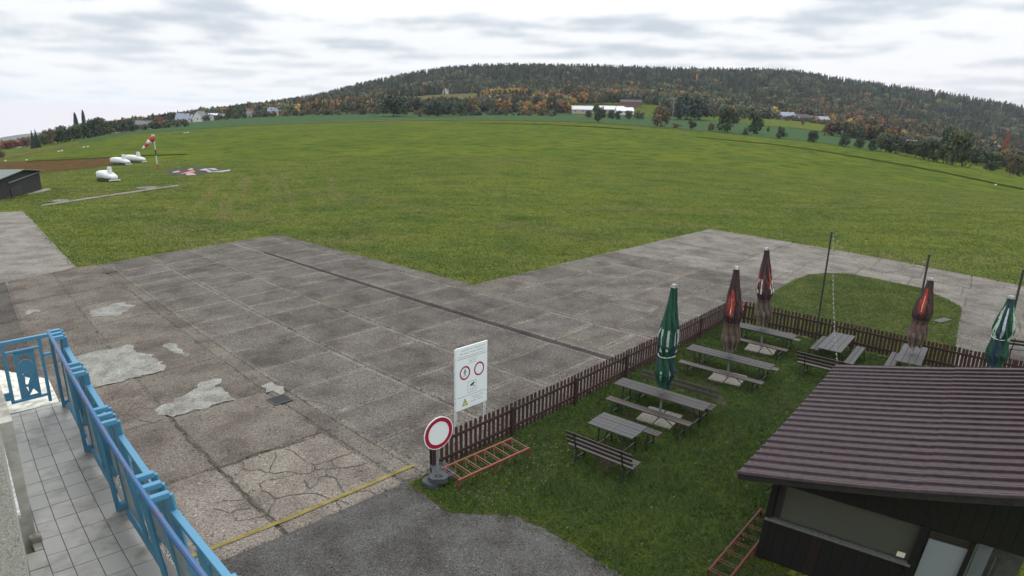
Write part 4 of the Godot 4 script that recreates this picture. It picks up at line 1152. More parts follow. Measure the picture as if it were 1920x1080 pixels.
# ------------------------------------------------------------------ garden furniture
func planks(o: Node, called: String, n: int, long: float, wide: float, y: float, z: float, thick: float, m: Material) -> void:
	var w := wide / n
	for k in n:
		var l := long + rng.randf_range(-0.015, 0.015)
		put(called, box_mesh(Vector3(snappedf(l, 0.01), thick, w - 0.008), 0.006), m, o, Transform3D(Basis(Vector3.UP, rng.randf_range(-0.002, 0.002)), Vector3(0, y + rng.randf_range(-0.0025, 0.0025), z - wide / 2 + w * (k + 0.5))))

func trestle(o: Node, x: float, wide: float, y: float, called := "leg") -> void:
	for s in [-1, 1]:
		var st := begin()
		bar(st, Vector3(x, 0, s * wide * 0.5), Vector3(x, y, s * wide * 0.36), 0.035, 0.035, 0.004, Vector3.RIGHT)
		put(called, done(st), M.iron, o)
	put("cross_bar", box_mesh(Vector3(0.04, 0.03, wide * 0.78), 0.004), M.iron, o, Transform3D(Basis.IDENTITY, Vector3(x, y - 0.015, 0)))
	put("cross_bar", box_mesh(Vector3(0.03, 0.03, wide * 0.9), 0.004), M.iron, o, Transform3D(Basis.IDENTITY, Vector3(x, y * 0.35, 0)))

func brace(o: Node, a: Vector3, b: Vector3) -> void:
	var st := begin()
	bar(st, a, b, 0.02, 0.02, 0.003)
	put("brace", done(st), M.iron, o)

func table(c: Vector2, e: Vector2, long: float, wide: float, n: int, m: Material, label: String, group := "tables in the beer garden") -> Node3D:
	var p := at(c.x, c.y)
	var o := thing("garden_table", label, "table", p, heading(p, at(e.x, e.y)), group)
	planks(o, "tabletop_plank", n, long, wide, 0.735, 0.0, 0.032, m)
	for s in [-1, 1]:
		trestle(o, s * (long / 2 - 0.28), wide, 0.715)
		brace(o, Vector3(s * (long / 2 - 0.28), 0.25, 0), Vector3(s * long * 0.14, 0.70, 0))
	return o

func bench(c: Vector2, e: Vector2, long: float, back: bool, m: Material, label: String, slats := 3) -> Node3D:   # -z is the back
	var p := at(c.x, c.y)
	var o := thing("garden_bench", label, "bench", p, heading(p, at(e.x, e.y)), "benches in the beer garden")
	planks(o, "seat_plank", slats, long, 0.40 if back else 0.28, 0.44, 0.0, 0.03, m)
	for s in [-1, 1]:
		var x: float = s * (long / 2 - 0.25)
		trestle(o, x, 0.42, 0.425)
		if back:
			var st := begin()
			bar(st, Vector3(x, 0.40, -0.20), Vector3(x, 0.88, -0.34), 0.03, 0.03, 0.003, Vector3.RIGHT)
			put("back_frame", done(st), M.iron, o)
		else: brace(o, Vector3(x, 0.12, 0), Vector3(s * long * 0.16, 0.42, 0))
	if back:
		for k in (3 if slats > 3 else 2):
			put("back_slat", box_mesh(Vector3(long, 0.085, 0.026), 0.006), m, o, Transform3D(Basis(Vector3.RIGHT, -0.28), Vector3(0, (0.56 if slats > 3 else 0.66) + 0.125 * k, (-0.225 if slats > 3 else -0.255) - 0.036 * k)))
	return o

func picnic_set(c: Vector2, e: Vector2, long: float, label: String) -> void:
	var p := at(c.x, c.y)
	var o := thing("picnic_table", label, "picnic table", p, heading(p, at(e.x, e.y)), "picnic tables with fixed benches")
	planks(o, "tabletop_plank", 3, long, 0.56, 0.735, 0.0, 0.032, M.board_wood)
	for s in [-1, 1]: planks(o, "seat_plank", 1, long, 0.27, 0.44, s * 0.68, 0.032, M.bench_wood)
	for s in [-1, 1]:
		var x: float = s * (long / 2 - 0.3)
		for t in [-1, 1]:
			var st := begin()
			bar(st, Vector3(x, 0, t * 0.24), Vector3(x, 0.715, t * 0.2), 0.035, 0.035, 0.004, Vector3.RIGHT)
			put("leg", done(st), M.iron, o)
			var sl := begin()
			bar(sl, Vector3(x, 0, t * 0.68), Vector3(x, 0.42, t * 0.68), 0.03, 0.03, 0.004, Vector3.RIGHT)
			put("seat_leg", done(sl), M.iron, o)
			brace(o, Vector3(x, 0.03, t * 0.68), Vector3(s * long * 0.18, 0.41, t * 0.68))
		put("cross_bar", box_mesh(Vector3(0.03, 0.03, 1.4), 0.004), M.iron, o, Transform3D(Basis.IDENTITY, Vector3(x, 0.20, 0)))
		brace(o, Vector3(x, 0.06, 0), Vector3(s * long * 0.16, 0.70, 0))

func canopy_mesh(top: float, low: float, tie: float, fat: float, print_at: Callable, twist: float, seed_: int) -> ArrayMesh:
	var f := FastNoiseLite.new()
	f.seed = seed_
	f.frequency = 1.0
	var na := 72
	var ny := 84
	var st := SurfaceTool.new()
	st.begin(Mesh.PRIMITIVE_TRIANGLES)
	var pos := func(i: int, j: int) -> Vector3:
		var s := float(j) / ny
		var y := lerpf(low, top, s)
		var a := TAU * (i % na) / na
		var k := (top - y) / (top - tie)
		var r := 0.0
		if y > tie: r = lerpf(0.085, fat, smoothstep(-0.05, 0.86, k)) * (1.0 - 0.20 * smoothstep(0.84, 1.0, k))
		else: r = fat * (0.80 + 0.22 * smoothstep(0.0, 0.65, (tie - y) / (tie - low)) - 0.34 * smoothstep(0.6, 1.0, (tie - y) / (tie - low)))
		var ph := twist * k + 0.5 * f.get_noise_2d(y * 0.8, 3.0)
		var fold := pow(absf(cos(4.0 * (a + ph))), 0.6)
		r *= 0.68 + 0.34 * fold + 0.16 * f.get_noise_2d(cos(a) * 1.6 + 5.0, y * 1.7 + sin(a) * 1.6)
		var hem := 0.0
		if j == 0: hem = 0.20 * f.get_noise_2d(a * 0.7, 9.0) - 0.07 * fold
		return Vector3(cos(a) * r, y + hem, sin(a) * r)
	for j in ny:
		for i in na:
			var c: Color = print_at.call(TAU * (i + 0.5) / na, lerpf(low, top, (j + 0.5) / ny))
			for q in [[i, j], [i, j + 1], [i + 1, j + 1], [i, j], [i + 1, j + 1], [i + 1, j]]:
				st.set_smooth_group(1)
				st.set_color(c)
				st.add_vertex(pos.call(q[0], q[1]))
	st.generate_normals()
	return st.commit()

func umbrella(c: Vector2, tall: float, print_at: Callable, label: String, group: String, lean: Vector3, seed_: int, low := 1.05) -> void:
	var p := at(c.x, c.y)
	var o := thing("parasol", label, "parasol", p, 0.0, group)
	o.rotation = lean
	put("pole", rod(Vector3(0, 0.05, 0), Vector3(0, tall - 0.05, 0), 0.024, 10), M.steel, o)
	put("canopy", canopy_mesh(tall, low, low + 0.82, 0.275, print_at, 0.7, seed_), M.canopy_green, o)
	var cap := begin()
	tube(cap, [Vector3(0, tall - 0.02, 0), Vector3(0, tall + 0.03, 0), Vector3(0, tall + 0.06, 0)], 0.105, 16, 0.07)
	put("cap", done(cap), M.old_white, o)
	var tie := begin()
	var ring := []
	for k in 25: ring.append(Vector3(cos(TAU * k / 24.0) * 0.222, low + 0.82 + 0.02 * sin(k * 0.5), sin(TAU * k / 24.0) * 0.222))
	tube(tie, ring, 0.012, 5)
	put("tie", done(tie), M.white if group.begins_with("green") else M.bench_dark, o)
	put("sleeve", rod(Vector3(0, 0.03, 0), Vector3(0, 0.5, 0), 0.034, 10), M.steel, o)
	var b := thing("ballast_slabs", "x", "paving slabs", p, heading(p, at(c.x + 1.0, c.y)) + 0.12, "slabs under the parasols")
	b.set_meta("label", "four pale concrete slabs under the " + label)
	for i in 2:
		for j in 2: put("paver", box_mesh(Vector3(0.47, 0.05, 0.47), 0.008), M.paver, b, Transform3D(Basis(Vector3.UP, rng.randf_range(-0.03, 0.03)), Vector3(-0.25 + 0.5 * i, 0.03, -0.25 + 0.5 * j)))

func make_garden() -> void:
	fence(Vector2(8.62, 10.16), Vector2(25.15, 10.16), "long run of brown picket fence between the apron and the tables", 1.0, 0.163, 0.86)
	fence(Vector2(25.22, 10.12), Vector2(25.72, 9.55), "short slanting piece of brown picket fence at the garden corner", 1.0, 0.15, 0.86)
	fence(Vector2(25.74, 9.5), Vector2(25.6, -3.0), "dark picket fence in front of the small round-cornered lawn", 1.0, 0.165, 0.86)
	rack(Vector2(9.73, 9.42), Vector2(10.73, 9.36), 2.15, 0.62, "red bicycle rack beside the round traffic sign and the fence", M.red_pipe)
	rack(Vector2(10.6, 3.06), Vector2(11.6, 3.06), 2.5, 0.36, "red bicycle rack against the dark wall of the shed", M.red_dark)
	# from near to far
	var t := table(Vector2(12.5, 7.55), Vector2(12.5, 6.55), 1.22, 0.78, 5, M.board_grey, "short grey plank table without parasol, nearest to the round traffic sign")
	bench(Vector2(11.55, 7.3), Vector2(11.55, 8.3), 1.75, true, M.bench_wood, "slatted bench with backrest in front of the short grey table", 4)
	bench(Vector2(13.3, 7.35), Vector2(13.3, 8.35), 1.1, false, M.bench_wood, "short backless bench between the short table and the long green parasol table", 3)
	table(Vector2(15.0, 7.72), Vector2(15.0, 6.72), 2.62, 0.56, 3, M.board_wood, "long plank table with the large green parasol through it")
	bench(Vector2(14.36, 7.75), Vector2(14.36, 8.75), 2.45, false, M.bench_wood, "long backless bench in front of the green parasol table", 2)
	bench(Vector2(15.75, 7.7), Vector2(15.75, 6.7), 2.35, true, M.bench_dark, "dark bench with backrest behind the green parasol table", 3)
	picnic_set(Vector2(19.2, 7.46), Vector2(19.2, 6.46), 2.65, "picnic table with fixed benches under the nearer brown parasol")
	picnic_set(Vector2(22.85, 7.62), Vector2(22.85, 6.62), 2.2, "picnic table with fixed benches in the fence corner under the farther brown parasol")
	table(Vector2(23.45, 4.75), Vector2(24.45, 4.75), 2.1, 0.72, 4, M.board_grey, "pale grey table turned towards the fence where the string of bulbs comes down")
	bench(Vector2(23.9, 5.5), Vector2(24.9, 5.5), 1.7, false, M.board_wood, "backless bench on the parasol side of the pale grey table", 2)
	bench(Vector2(23.4, 3.95), Vector2(24.4, 3.95), 2.0, false, M.board_grey, "backless bench on the shed side of the pale grey table", 2)
	bench(Vector2(21.35, 4.6), Vector2(21.35, 5.6), 1.6, true, M.bench_wood, "slatted bench with backrest just beyond the corner of the shed roof", 4)
	table(Vector2(24.0, 1.80), Vector2(25.0, 1.80), 2.0, 0.7, 4, M.board_grey, "grey table half hidden behind the shed roof under a brown parasol")
	bench(Vector2(23.8, 2.5), Vector2(24.8, 2.5), 1.8, false, M.board_grey, "grey bench half hidden behind the shed roof beside its table", 2)

	# prints of the canopies: fragments of big letters and emblems that the folds show
	var green := func(a: float, y: float) -> Color:
		var base := Color(0.010, 0.085, 0.048)
		var w := fposmod(a + 0.5, TAU / 3.0) / (TAU / 3.0)
		if w > 0.62 and w < 0.84: base = Color(0.012, 0.05, 0.062)
		if y > 1.98 and y < 2.62 and ((w > 0.08 and w < 0.20 and y > 2.06) or (w > 0.40 and w < 0.52) or (w > 0.74 and w < 0.80 and y > 2.2)) and not (y > 2.12 and y < 2.18): return Color(0.50, 0.58, 0.55)
		if y > 1.22 and y < 1.50 and ((w > 0.25 and w < 0.34) or (w > 0.80 and w < 0.92)) and fposmod(y * 9.0 + a * 2.0, 1.0) < 0.62: return Color(0.50, 0.58, 0.55)
		return base
	var brown := func(a: float, y: float) -> Color:
		var w := fposmod(a + 0.35, TAU / 3.0) / (TAU / 3.0)
		var base := Color(0.055, 0.030, 0.028) if y > 1.9 else Color(0.125, 0.082, 0.066)
		if y < 1.5 and fposmod(a * 1.3, 1.0) > 0.5: base = Color(0.19, 0.145, 0.115)
		var e := Vector2((w - 0.5) / 0.23, (y - 2.55) / 0.44)
		if e.length() < 1.0:
			if absf(e.x + 0.1) < 0.12 and absf(e.y + 0.2) < 0.55: return Color(0.66, 0.62, 0.58)
			return Color(0.42, 0.045, 0.02)
		if y > 1.6 and y < 1.9 and absf(w - 0.5 - (y - 1.75) * 0.25) < 0.02: return Color(0.55, 0.08, 0.03)
		return base
	var lettered := func(a: float, y: float) -> Color:
		var w := fposmod(a + 0.2, TAU / 3.0) / (TAU / 3.0)
		var base := Color(0.055, 0.030, 0.032) if y > 1.9 else Color(0.125, 0.085, 0.07)
		if y < 1.5 and fposmod(a * 1.3 + 0.4, 1.0) > 0.5: base = Color(0.21, 0.165, 0.13)
		if y > 2.12 and y < 2.62 and ((w > 0.18 and w < 0.25) or (w > 0.38 and w < 0.44) or (w > 0.54 and w < 0.60) or (w > 0.38 and w < 0.6 and y < 2.24)): return Color(0.70, 0.68, 0.66)
		if absf(w - 0.66) < 0.045 and y > 2.3 and y < 3.05: return Color(0.62, 0.06, 0.015)
		if absf(w - 0.10) < 0.04 and y > 2.2 and y < 2.8: return Color(0.42, 0.03, 0.03)
		return base
	var tall_green := func(a: float, y: float) -> Color:
		var w := fposmod(a + 0.15, TAU / 3.0) / (TAU / 3.0)
		var base := Color(0.010, 0.080, 0.045) if w > 0.4 else Color(0.012, 0.045, 0.075)
		var e := Vector2((w - 0.55) / 0.16, (y - 2.35) / 0.55)
		if e.length() < 1.0: return Color(0.012, 0.05, 0.05) if (absf(e.x - 0.1) < 0.2 and e.y < 0.2 and e.y > -0.6) else Color(0.50, 0.66, 0.52)
		if absf(w - 0.14) < 0.05 and y > 1.9 and y < 2.8: return Color(0.6, 0.68, 0.68)
		return base
	umbrella(Vector2(15.0, 7.7), 3.76, green, "folded green parasol with white letters at the long table", "green parasols", Vector3(0.012, 0, -0.02), 21)
	umbrella(Vector2(19.2, 7.42), 3.62, brown, "folded brown parasol with a red oval emblem at the nearer picnic table", "brown parasols", Vector3(0.0, 0.55, 0.05), 22)
	umbrella(Vector2(22.9, 7.6), 3.66, lettered, "folded brown parasol with white letter pieces in the fence corner", "brown parasols", Vector3(0.0, 0, 0.07), 23)
	umbrella(Vector2(24.0, 1.85), 3.22, brown, "folded brown parasol leaning above the shed roof edge", "brown parasols", Vector3(0.02, 0.4, -0.05), 24)
	umbrella(Vector2(23.8, -1.40), 3.1, tall_green, "folded green parasol with a pale oval at the right end of the fence", "green parasols", Vector3(0.0, 0, -0.03), 25)

	# light poles and the bulbs strung between them
	var tops := []
	for l in [[25.5, 6.12, 4.12, "thin black pole from which two strings of bulbs start"], [25.62, 2.02, 3.78, "thin black pole rising behind the leaning brown parasol"], [25.7, -1.85, 3.7, "thin black pole rising behind the green parasol at the fence end"]]:
		var p := at(l[0], l[1])
		var o := thing("light_pole", l[3], "pole", p, 0.0, "poles for the strings of bulbs")
		put("shaft", rod(Vector3(0, 0, 0), Vector3(0, l[2], 0), 0.032, 8), M.iron, o)
		put("hook", rod(Vector3(-0.02, l[2] - 0.06, 0), Vector3(0.1, l[2] - 0.02, 0.03), 0.012, 6), M.iron, o)
		tops.append(p + Vector3(0.06, l[2] - 0.04, 0.02))
	for l in [[tops[0], tops[1], 0.95, 17, "string of clear bulbs hanging between the first two poles"], [tops[0], at(17.35, 3.4, 2.12), 0.35, 28, "string of bulbs coming down from the first pole to the shed roof"]]:
		var o := thing("bulb_string", l[4], "string lights", l[0], 0.0, "strings of bulbs over the garden")
		var pts := []
		for k in 33:
			var f := k / 32.0
			pts.append((l[1] - l[0]) * f - Vector3(0, l[2] * 4.0 * f * (1.0 - f), 0))
		var w := begin()
		tube(w, pts, 0.006, 4)
		put("wire", done(w), M.wire, o)
		var bm := SphereMesh.new()
		bm.radius = 0.021
		bm.height = 0.05
		bm.radial_segments = 8
		bm.rings = 5
		for k in range(1, l[3]):
			var f: float = float(k) / l[3]
			put("bulb", bm, M.bulb, o, Transform3D(Basis.IDENTITY, (l[1] - l[0]) * f - Vector3(0, l[2] * 4.0 * f * (1.0 - f) + 0.045, 0)))
	var gb := bench(Vector2(29.6, -3.3), Vector2(29.3, -2.3), 1.6, true, M.bench_dark, "dark slatted bench standing on the pavement beyond the fence end", 3)

# ------------------------------------------------------------------ shed
func shed_roof_y(v: float) -> float: return 2.05 + (3.4 - v) * 0.207

func make_shed() -> void:
	var o := thing("shed", "dark timber shed with a brown corrugated sheet roof at the garden edge", "shed", at(12.0, 1.0))
	var base := o.position
	# corrugated sheets: ribs run up the slope (falling v), sheets side by side along u and two rows long
	var u0 := 10.05
	var pitch := 0.3152
	var ribs := 23
	var v_cuts := [3.42, -0.12, -2.6]
	var per := 5
	for row in 2:
		for s in range(0, ribs, per):
			var st := begin()
			var n := mini(per, ribs - s)
			var prof := []
			for k in n:
				var a := u0 + (s + k) * pitch
				for q in [[0.0, 0.0], [0.020, 0.038], [0.034, 0.046], [0.058, 0.046], [0.072, 0.038], [0.098, 0.0], [0.16, 0.0], [0.168, 0.006], [0.182, 0.006], [0.19, 0.0]]: prof.append(Vector2(a + q[0], q[1]))
			prof.append(Vector2(u0 + (s + n) * pitch, 0.0))
			prof.append(Vector2(u0 + (s + n) * pitch + 0.012, 0.012))
			var v_from: float = v_cuts[row] + (0.0 if row == 0 else 0.14)
			var v_to: float = v_cuts[row + 1]
			var m := 6
			for i in prof.size() - 1:
				for j in m:
					var va := lerpf(v_from, v_to, float(j) / m)
					var vb := lerpf(v_from, v_to, float(j + 1) / m)
					var lift := 0.009 * row + 0.003 * ((s / per) % 2)
					var a := at(prof[i].x, va, shed_roof_y(va) + prof[i].y + lift) - base
					var b := at(prof[i].x, vb, shed_roof_y(vb) + prof[i].y + lift) - base
					var c := at(prof[i + 1].x, vb, shed_roof_y(vb) + prof[i + 1].y + lift) - base
					var d := at(prof[i + 1].x, va, shed_roof_y(va) + prof[i + 1].y + lift) - base
					var under := (a + c) / 2.0 - Vector3(0, 1, 0)
					quad_out(st, a, b, c, d, under)
			put("roof_sheet", done(st), M.roof, o)
	# screws in rows
	var sm := SphereMesh.new()
	sm.radius = 0.019
	sm.height = 0.026
	sm.radial_segments = 6
	sm.rings = 3
	for v in [3.2, 2.2, 1.15, 0.06, -1.0, -2.1]:
		for k in range(0, ribs, 1):
			if (k * 7 + int(v * 3.0)) % 3 != 0 and k > 4: continue
			var vv: float = v + rng.randf_range(-0.05, 0.05)
			var u := u0 + k * pitch + 0.055
			put("screw", sm, M.screw, o, Transform3D(Basis.IDENTITY, at(u, vv, shed_roof_y(vv) + 0.045) - base))
	# edge boards and roof deck
	var edge := begin()
	for i in 6:
		var va := lerpf(3.4, -2.6, i / 6.0)
		var vb := lerpf(3.4, -2.6, (i + 1) / 6.0)
		var a := at(10.12, va, shed_roof_y(va) - 0.075) - base
		var b := at(10.12, vb, shed_roof_y(vb) - 0.075) - base
		bar(edge, a, b, 0.04, 0.13, 0.004)
	put("verge_board", done(edge), M.roof_edge, o)
	var deck := begin()
	for i in 4:
		var va := lerpf(3.36, -2.6, i / 4.0)
		var vb := lerpf(3.36, -2.6, (i + 1) / 4.0)
		quad_out(deck, at(10.14, va, shed_roof_y(va) - 0.03) - base, at(17.3, va, shed_roof_y(va) - 0.03) - base, at(17.3, vb, shed_roof_y(vb) - 0.03) - base, at(10.14, vb, shed_roof_y(vb) - 0.03) - base, Vector3(0, -50, 0))
	put("roof_deck", done(deck), M.tar, o)
	# front wall in the plane u = 10.6: boards below the sill, window band, dark boards above
	var wall := func(called: String, v0: float, v1: float, y0: float, y1: float, m: Material, u := 10.62, thick := 0.05) -> void:
		var st := begin()
		var a0 := at(u, v0, y0) - base
		var b0 := at(u, v1, y0) - base
		var a1 := at(u, v0, y1) - base
		var b1 := at(u, v1, y1) - base
		var back := (at(u + thick, v0, y0) - at(u, v0, y0))
		var mid := (a0 + b1) / 2.0 + back / 2.0
		quad_out(st, a0, b0, b1, a1, mid)
		quad_out(st, a0 + back, b0 + back, b1 + back, a1 + back, mid)
		quad_out(st, a0, b0, b0 + back, a0 + back, mid)
		quad_out(st, a1, b1, b1 + back, a1 + back, mid)
		quad_out(st, a0, a1, a1 + back, a0 + back, mid)
		quad_out(st, b0, b1, b1 + back, b0 + back, mid)
		put(called, done(st), m, o)
	var sill := 1.0
	var head := 1.80
	var v := 2.78
	var k := 0
	while v > -0.15:                                       # upright boards under the window
		wall.call("wall_board", v, maxf(v - 0.24, -0.26), 0.0, sill - 0.06, M.tar_red if k == 4 else M.tar, 10.62 + 0.004 * (k % 2))
		v -= 0.246
		k += 1
	wall.call("sill_board", 2.82, -0.26, sill - 0.05, sill, M.sill, 10.575, 0.12)
	wall.call("corner_post", 2.82, 2.70, 0.0, 2.12, M.tar, 10.6, 0.10)
	wall.call("window_post", -0.20, -0.36, 0.0, head + 0.06, M.tar, 10.595, 0.10)
	wall.call("window_blind", 2.69, -0.20, sill, head, M.blind, 10.72, 0.02)
	wall.call("window_pane", 2.69, -0.20, sill, head, M.glass, 10.655, 0.006)
	wall.call("paper_note", 0.08, -0.09, sill + 0.06, sill + 0.17, M.paper, 10.648, 0.003)
	wall.call("reveal_strip", 2.69, 2.55, sill, head, M.bench_wood, 10.70, 0.012)
	v = 2.78
	k = 0
	while v > -2.4:                                        # boards over the window band up to the slope of the roof
		var vb := v - 0.30
		wall.call("gable_board", v, vb + 0.006, head + 0.02, shed_roof_y(v) - 0.02, M.tar, 10.625 + 0.004 * (k % 2))
		v = vb
		k += 1
	wall.call("head_board", 2.78, -2.4, head, head + 0.06, M.tar, 10.60, 0.09)
	# door and shop window to the right of the post
	wall.call("door_frame", -0.40, -1.27, head - 0.16, head - 0.005, M.bench_dark, 10.64, 0.05)
	wall.call("door_panel", -0.42, -1.22, 0.05, head - 0.20, M.curtain, 10.66, 0.03)
	wall.call("door_post", -1.24, -1.33, 0.0, head, M.tar, 10.60, 0.09)
	wall.call("display_pane", -1.34, -2.4, 0.4, head - 0.01, M.glass, 10.64, 0.006)
	wall.call("display_edge", -1.34, -1.37, 0.4, head - 0.01, M.sill, 10.63, 0.03)
	wall.call("curtain", -1.42, -1.72, 0.3, head - 0.02, M.curtain, 10.86, 0.03)
	wall.call("curtain", -1.95, -2.4, 0.3, head - 0.02, M.inside, 10.86, 0.03)
	wall.call("display_bar", -1.80, -1.83, 0.4, head - 0.22, M.sill, 10.70, 0.02)
	wall.call("back_wall", 2.7, -2.4, 0.0, 2.1, M.inside, 11.6, 0.05)
	var side := begin()
	for i in 6:
		var ua := lerpf(10.66, 16.8, i / 6.0)
		var ub := lerpf(10.66, 16.8, (i + 1) / 6.0)
		quad_out(side, at(ua, 2.80, 0) - base, at(ub, 2.80, 0) - base, at(ub, 2.80, 2.1) - base, at(ua, 2.80, 2.1) - base, at(13, 0, 1) - base)
		quad_out(side, at(16.8, 2.80 - i * 0.9, 0) - base, at(16.8, 1.90 - i * 0.9, 0) - base, at(16.8, 1.90 - i * 0.9, 2.1 + i * 0.18) - base, at(16.8, 2.80 - i * 0.9, 2.1 + i * 0.18) - base, at(13, 0, 1) - base)
	put("side_wall", done(side), M.tar, o)

# ------------------------------------------------------------------ building with balcony
const FLOOR := 4.3

func block(o: Node, called: String, u0: float, u1: float, v0: float, v1: float, y0: float, y1: float, m: Material, bevel := 0.0) -> void:   # a straight-edged block laid out on the plan at height y0
	var base: Vector3 = o.position if o is Node3D else Vector3.ZERO
	var st := begin()
	var n := maxi(1, int(absf(v1 - v0) / 1.5))
	var p := func(u: float, v: float, y: float) -> Vector3: return at(u, v, y0) + Vector3(0, y - y0, 0) - base
	for i in n:
		var a := lerpf(v0, v1, float(i) / n)
		var b := lerpf(v0, v1, float(i + 1) / n)
		var mid: Vector3 = p.call((u0 + u1) / 2, (a + b) / 2, (y0 + y1) / 2)
		quad_out(st, p.call(u0, a, y1), p.call(u1, a, y1), p.call(u1, b, y1), p.call(u0, b, y1), mid)
		quad_out(st, p.call(u0, a, y0), p.call(u1, a, y0), p.call(u1, b, y0), p.call(u0, b, y0), mid)
		quad_out(st, p.call(u0, a, y0), p.call(u0, b, y0), p.call(u0, b, y1), p.call(u0, a, y1), mid)
		quad_out(st, p.call(u1, a, y0), p.call(u1, b, y0), p.call(u1, b, y1), p.call(u1, a, y1), mid)
		if i == 0: quad_out(st, p.call(u0, a, y0), p.call(u1, a, y0), p.call(u1, a, y1), p.call(u0, a, y1), mid)
		if i == n - 1: quad_out(st, p.call(u0, b, y0), p.call(u1, b, y0), p.call(u1, b, y1), p.call(u0, b, y1), mid)
	put(called, done(st), m, o)

func make_building() -> void:
	var o := thing("building", "plastered building with a grey tiled balcony floor at the left edge", "building", at(0.0, 6.0, FLOOR))
	o.position.y = 0.0
	block(o, "balcony_slab", -0.25, 0.955, 4.2, 9.62, FLOOR - 0.24, FLOOR - 0.012, M.grout)
	block(o, "gutter", 0.958, 1.03, 4.2, 9.62, FLOOR - 0.25, FLOOR - 0.03, M.gutter)
	# floor tiles
	var h := EYE - FLOOR
	var us := [-0.030, 0.033, 0.104, 0.177, 0.2515]
	var v := 2.60
	var rows := [2.598]
	while rows[-1] > 1.12: rows.append(rows[-1] - (0.036 if rows.size() == 1 else 0.0838))
	var base := o.position
	for i in us.size() - 1:
		for j in rows.size() - 1:
			var y := FLOOR + rng.randf_range(-0.001, 0.001)
			var g := 0.0013
			var st := begin()
			var c := []
			for q in [[us[i] + g, rows[j] - g], [us[i + 1] - g, rows[j] - g], [us[i + 1] - g, rows[j + 1] + g], [us[i] + g, rows[j + 1] + g]]: c.append(at(q[0] * h, q[1] * h, y) - base)
			var mid: Vector3 = (c[0] + c[2]) / 2.0 - Vector3(0, 0.02, 0)
			quad_out(st, c[0], c[1], c[2], c[3], mid)
			for k in 4:
				var a: Vector3 = c[k]
				var b: Vector3 = c[(k + 1) % 4]
				var oa: Vector3 = a + (a - mid).normalized() * 0.003 - Vector3(0, 0.010, 0)
				var ob: Vector3 = b + (b - mid).normalized() * 0.003 - Vector3(0, 0.010, 0)
				quad_out(st, a, b, ob, oa, mid)
			put("tile", done(st), [M.tile_a, M.tile_b, M.tile_c][rng.randi() % 3], o)
	# skirting tiles along the wall
	var sv := 9.6
	while sv > 4.3:
		block(o, "skirting_tile", -0.215 if sv > 6.1 else -0.43, -0.118, sv - 0.30, sv - 0.008, FLOOR - 0.01, FLOOR - 0.002, M.tile_b)
		sv -= 0.308
	# wall: smooth plinth, metal flashing, rough plaster above
	block(o, "plinth", -0.42, -0.182, 6.12, 9.9, FLOOR - 0.2, FLOOR + 1.12, M.ledge)
	block(o, "plinth_foot", -0.25, -0.115, 6.02, 6.12, FLOOR - 0.1, FLOOR + 0.05, M.paver)
	block(o, "flashing", -0.40, -0.176, 4.6, 9.9, FLOOR + 1.125, FLOOR + 1.15, M.white)
	# the rough plaster wall runs straight on past the camera
	var w0 := at(-0.20, 9.9, FLOOR + 1.155) - base
	var w1 := at(-0.20, 4.6, FLOOR + 1.155) - base
	var along := (w0 - w1).normalized()
	var side := along.cross(Vector3.UP)
	for q in [[0.25, FLOOR + 1.155, 7.9, 0.0], [6.0, 0.0, 7.5, 0.32]]:
		var ws := begin()
		var e := w1 - along * 1.2
		var mid: Vector3 = (w0 + e) / 2.0 - side * (q[0] / 2 + q[3])
		mid.y = (q[1] + q[2]) / 2.0
		box(ws, Vector3(w0.distance_to(e), q[2] - q[1], q[0]), mid, 0.01, Basis(along, Vector3.UP, along.cross(Vector3.UP)))
		put("wall", done(ws), M.plaster, o)
	block(o, "recess_wall", -0.5, -0.43, 4.6, 6.1, FLOOR - 0.1, FLOOR + 1.15, M.ledge)

	# stair head beyond the gate
	var stairs := thing("stair_landing", "cream painted landing behind the blue gate at the end of the balcony", "landing", Vector3(-6.273, 4.3, -7.697))
	stairs.position.y = 0.0
	var sb := stairs.position
	var ps := begin()
	var outline := [Vector3(-6.169, 4.3, -7.133), Vector3(-5.777, 4.3, -7.496), Vector3(-5.996, 4.3, -7.743), Vector3(-6.406, 4.3, -8.195), Vector3(-6.62, 4.3, -8.277), Vector3(-7.062, 4.3, -8.407), Vector3(-7.607, 4.3, -8.576), Vector3(-6.386, 4.3, -7.052)]
	for i in range(1, outline.size() - 1):
		var a: Vector3 = outline[0] - sb
		var b: Vector3 = outline[i] - sb
		var c: Vector3 = outline[i + 1] - sb
		tri_out(ps, a, b, c, a - Vector3(0, 5, 0))
	for i in outline.size():
		var a: Vector3 = outline[i] - sb
		var b: Vector3 = outline[(i + 1) % outline.size()] - sb
		quad_out(ps, a, b, b - Vector3(0, 0.22, 0), a - Vector3(0, 0.22, 0), outline[3] - sb + Vector3(-0.4, -0.1, 0.4))
	put("landing_slab", done(ps), M.cream, stairs)
	put("pillar", box_mesh(Vector3(0.5, 4.06, 0.5), 0.01), M.cream, stairs, Transform3D(Basis.IDENTITY, Vector3(-14.001, 0.0, -16.622) * Vector3(0, 0, 0) + Vector3(-0.25, 2.03, -0.1)))

	# railing
	var top := 5.37
	var hand := 0.852
	var outer := 1.034
	var rail := thing("balcony_railing", "bright blue balcony railing with stepped brackets and a faded violet handrail", "railing", at(hand, 6.0, FLOOR))
	var rb := rail.position
	var line := func(called: String, u0: float, v0: float, y0: float, u1: float, v1: float, y1: float, wide: float, tall: float, m: Material) -> void:
		var st := begin()
		var n := maxi(1, int(absf(v1 - v0) / 1.2))
		for i in n:
			var f := float(i) / n
			var g := float(i + 1) / n
			bar(st, at(lerpf(u0, u1, f), lerpf(v0, v1, f), lerpf(y0, y1, f)) - rb, at(lerpf(u0, u1, g), lerpf(v0, v1, g), lerpf(y0, y1, g)) - rb, wide, tall, 0.004)
		put(called, done(st), m, rail)
	var hp := []
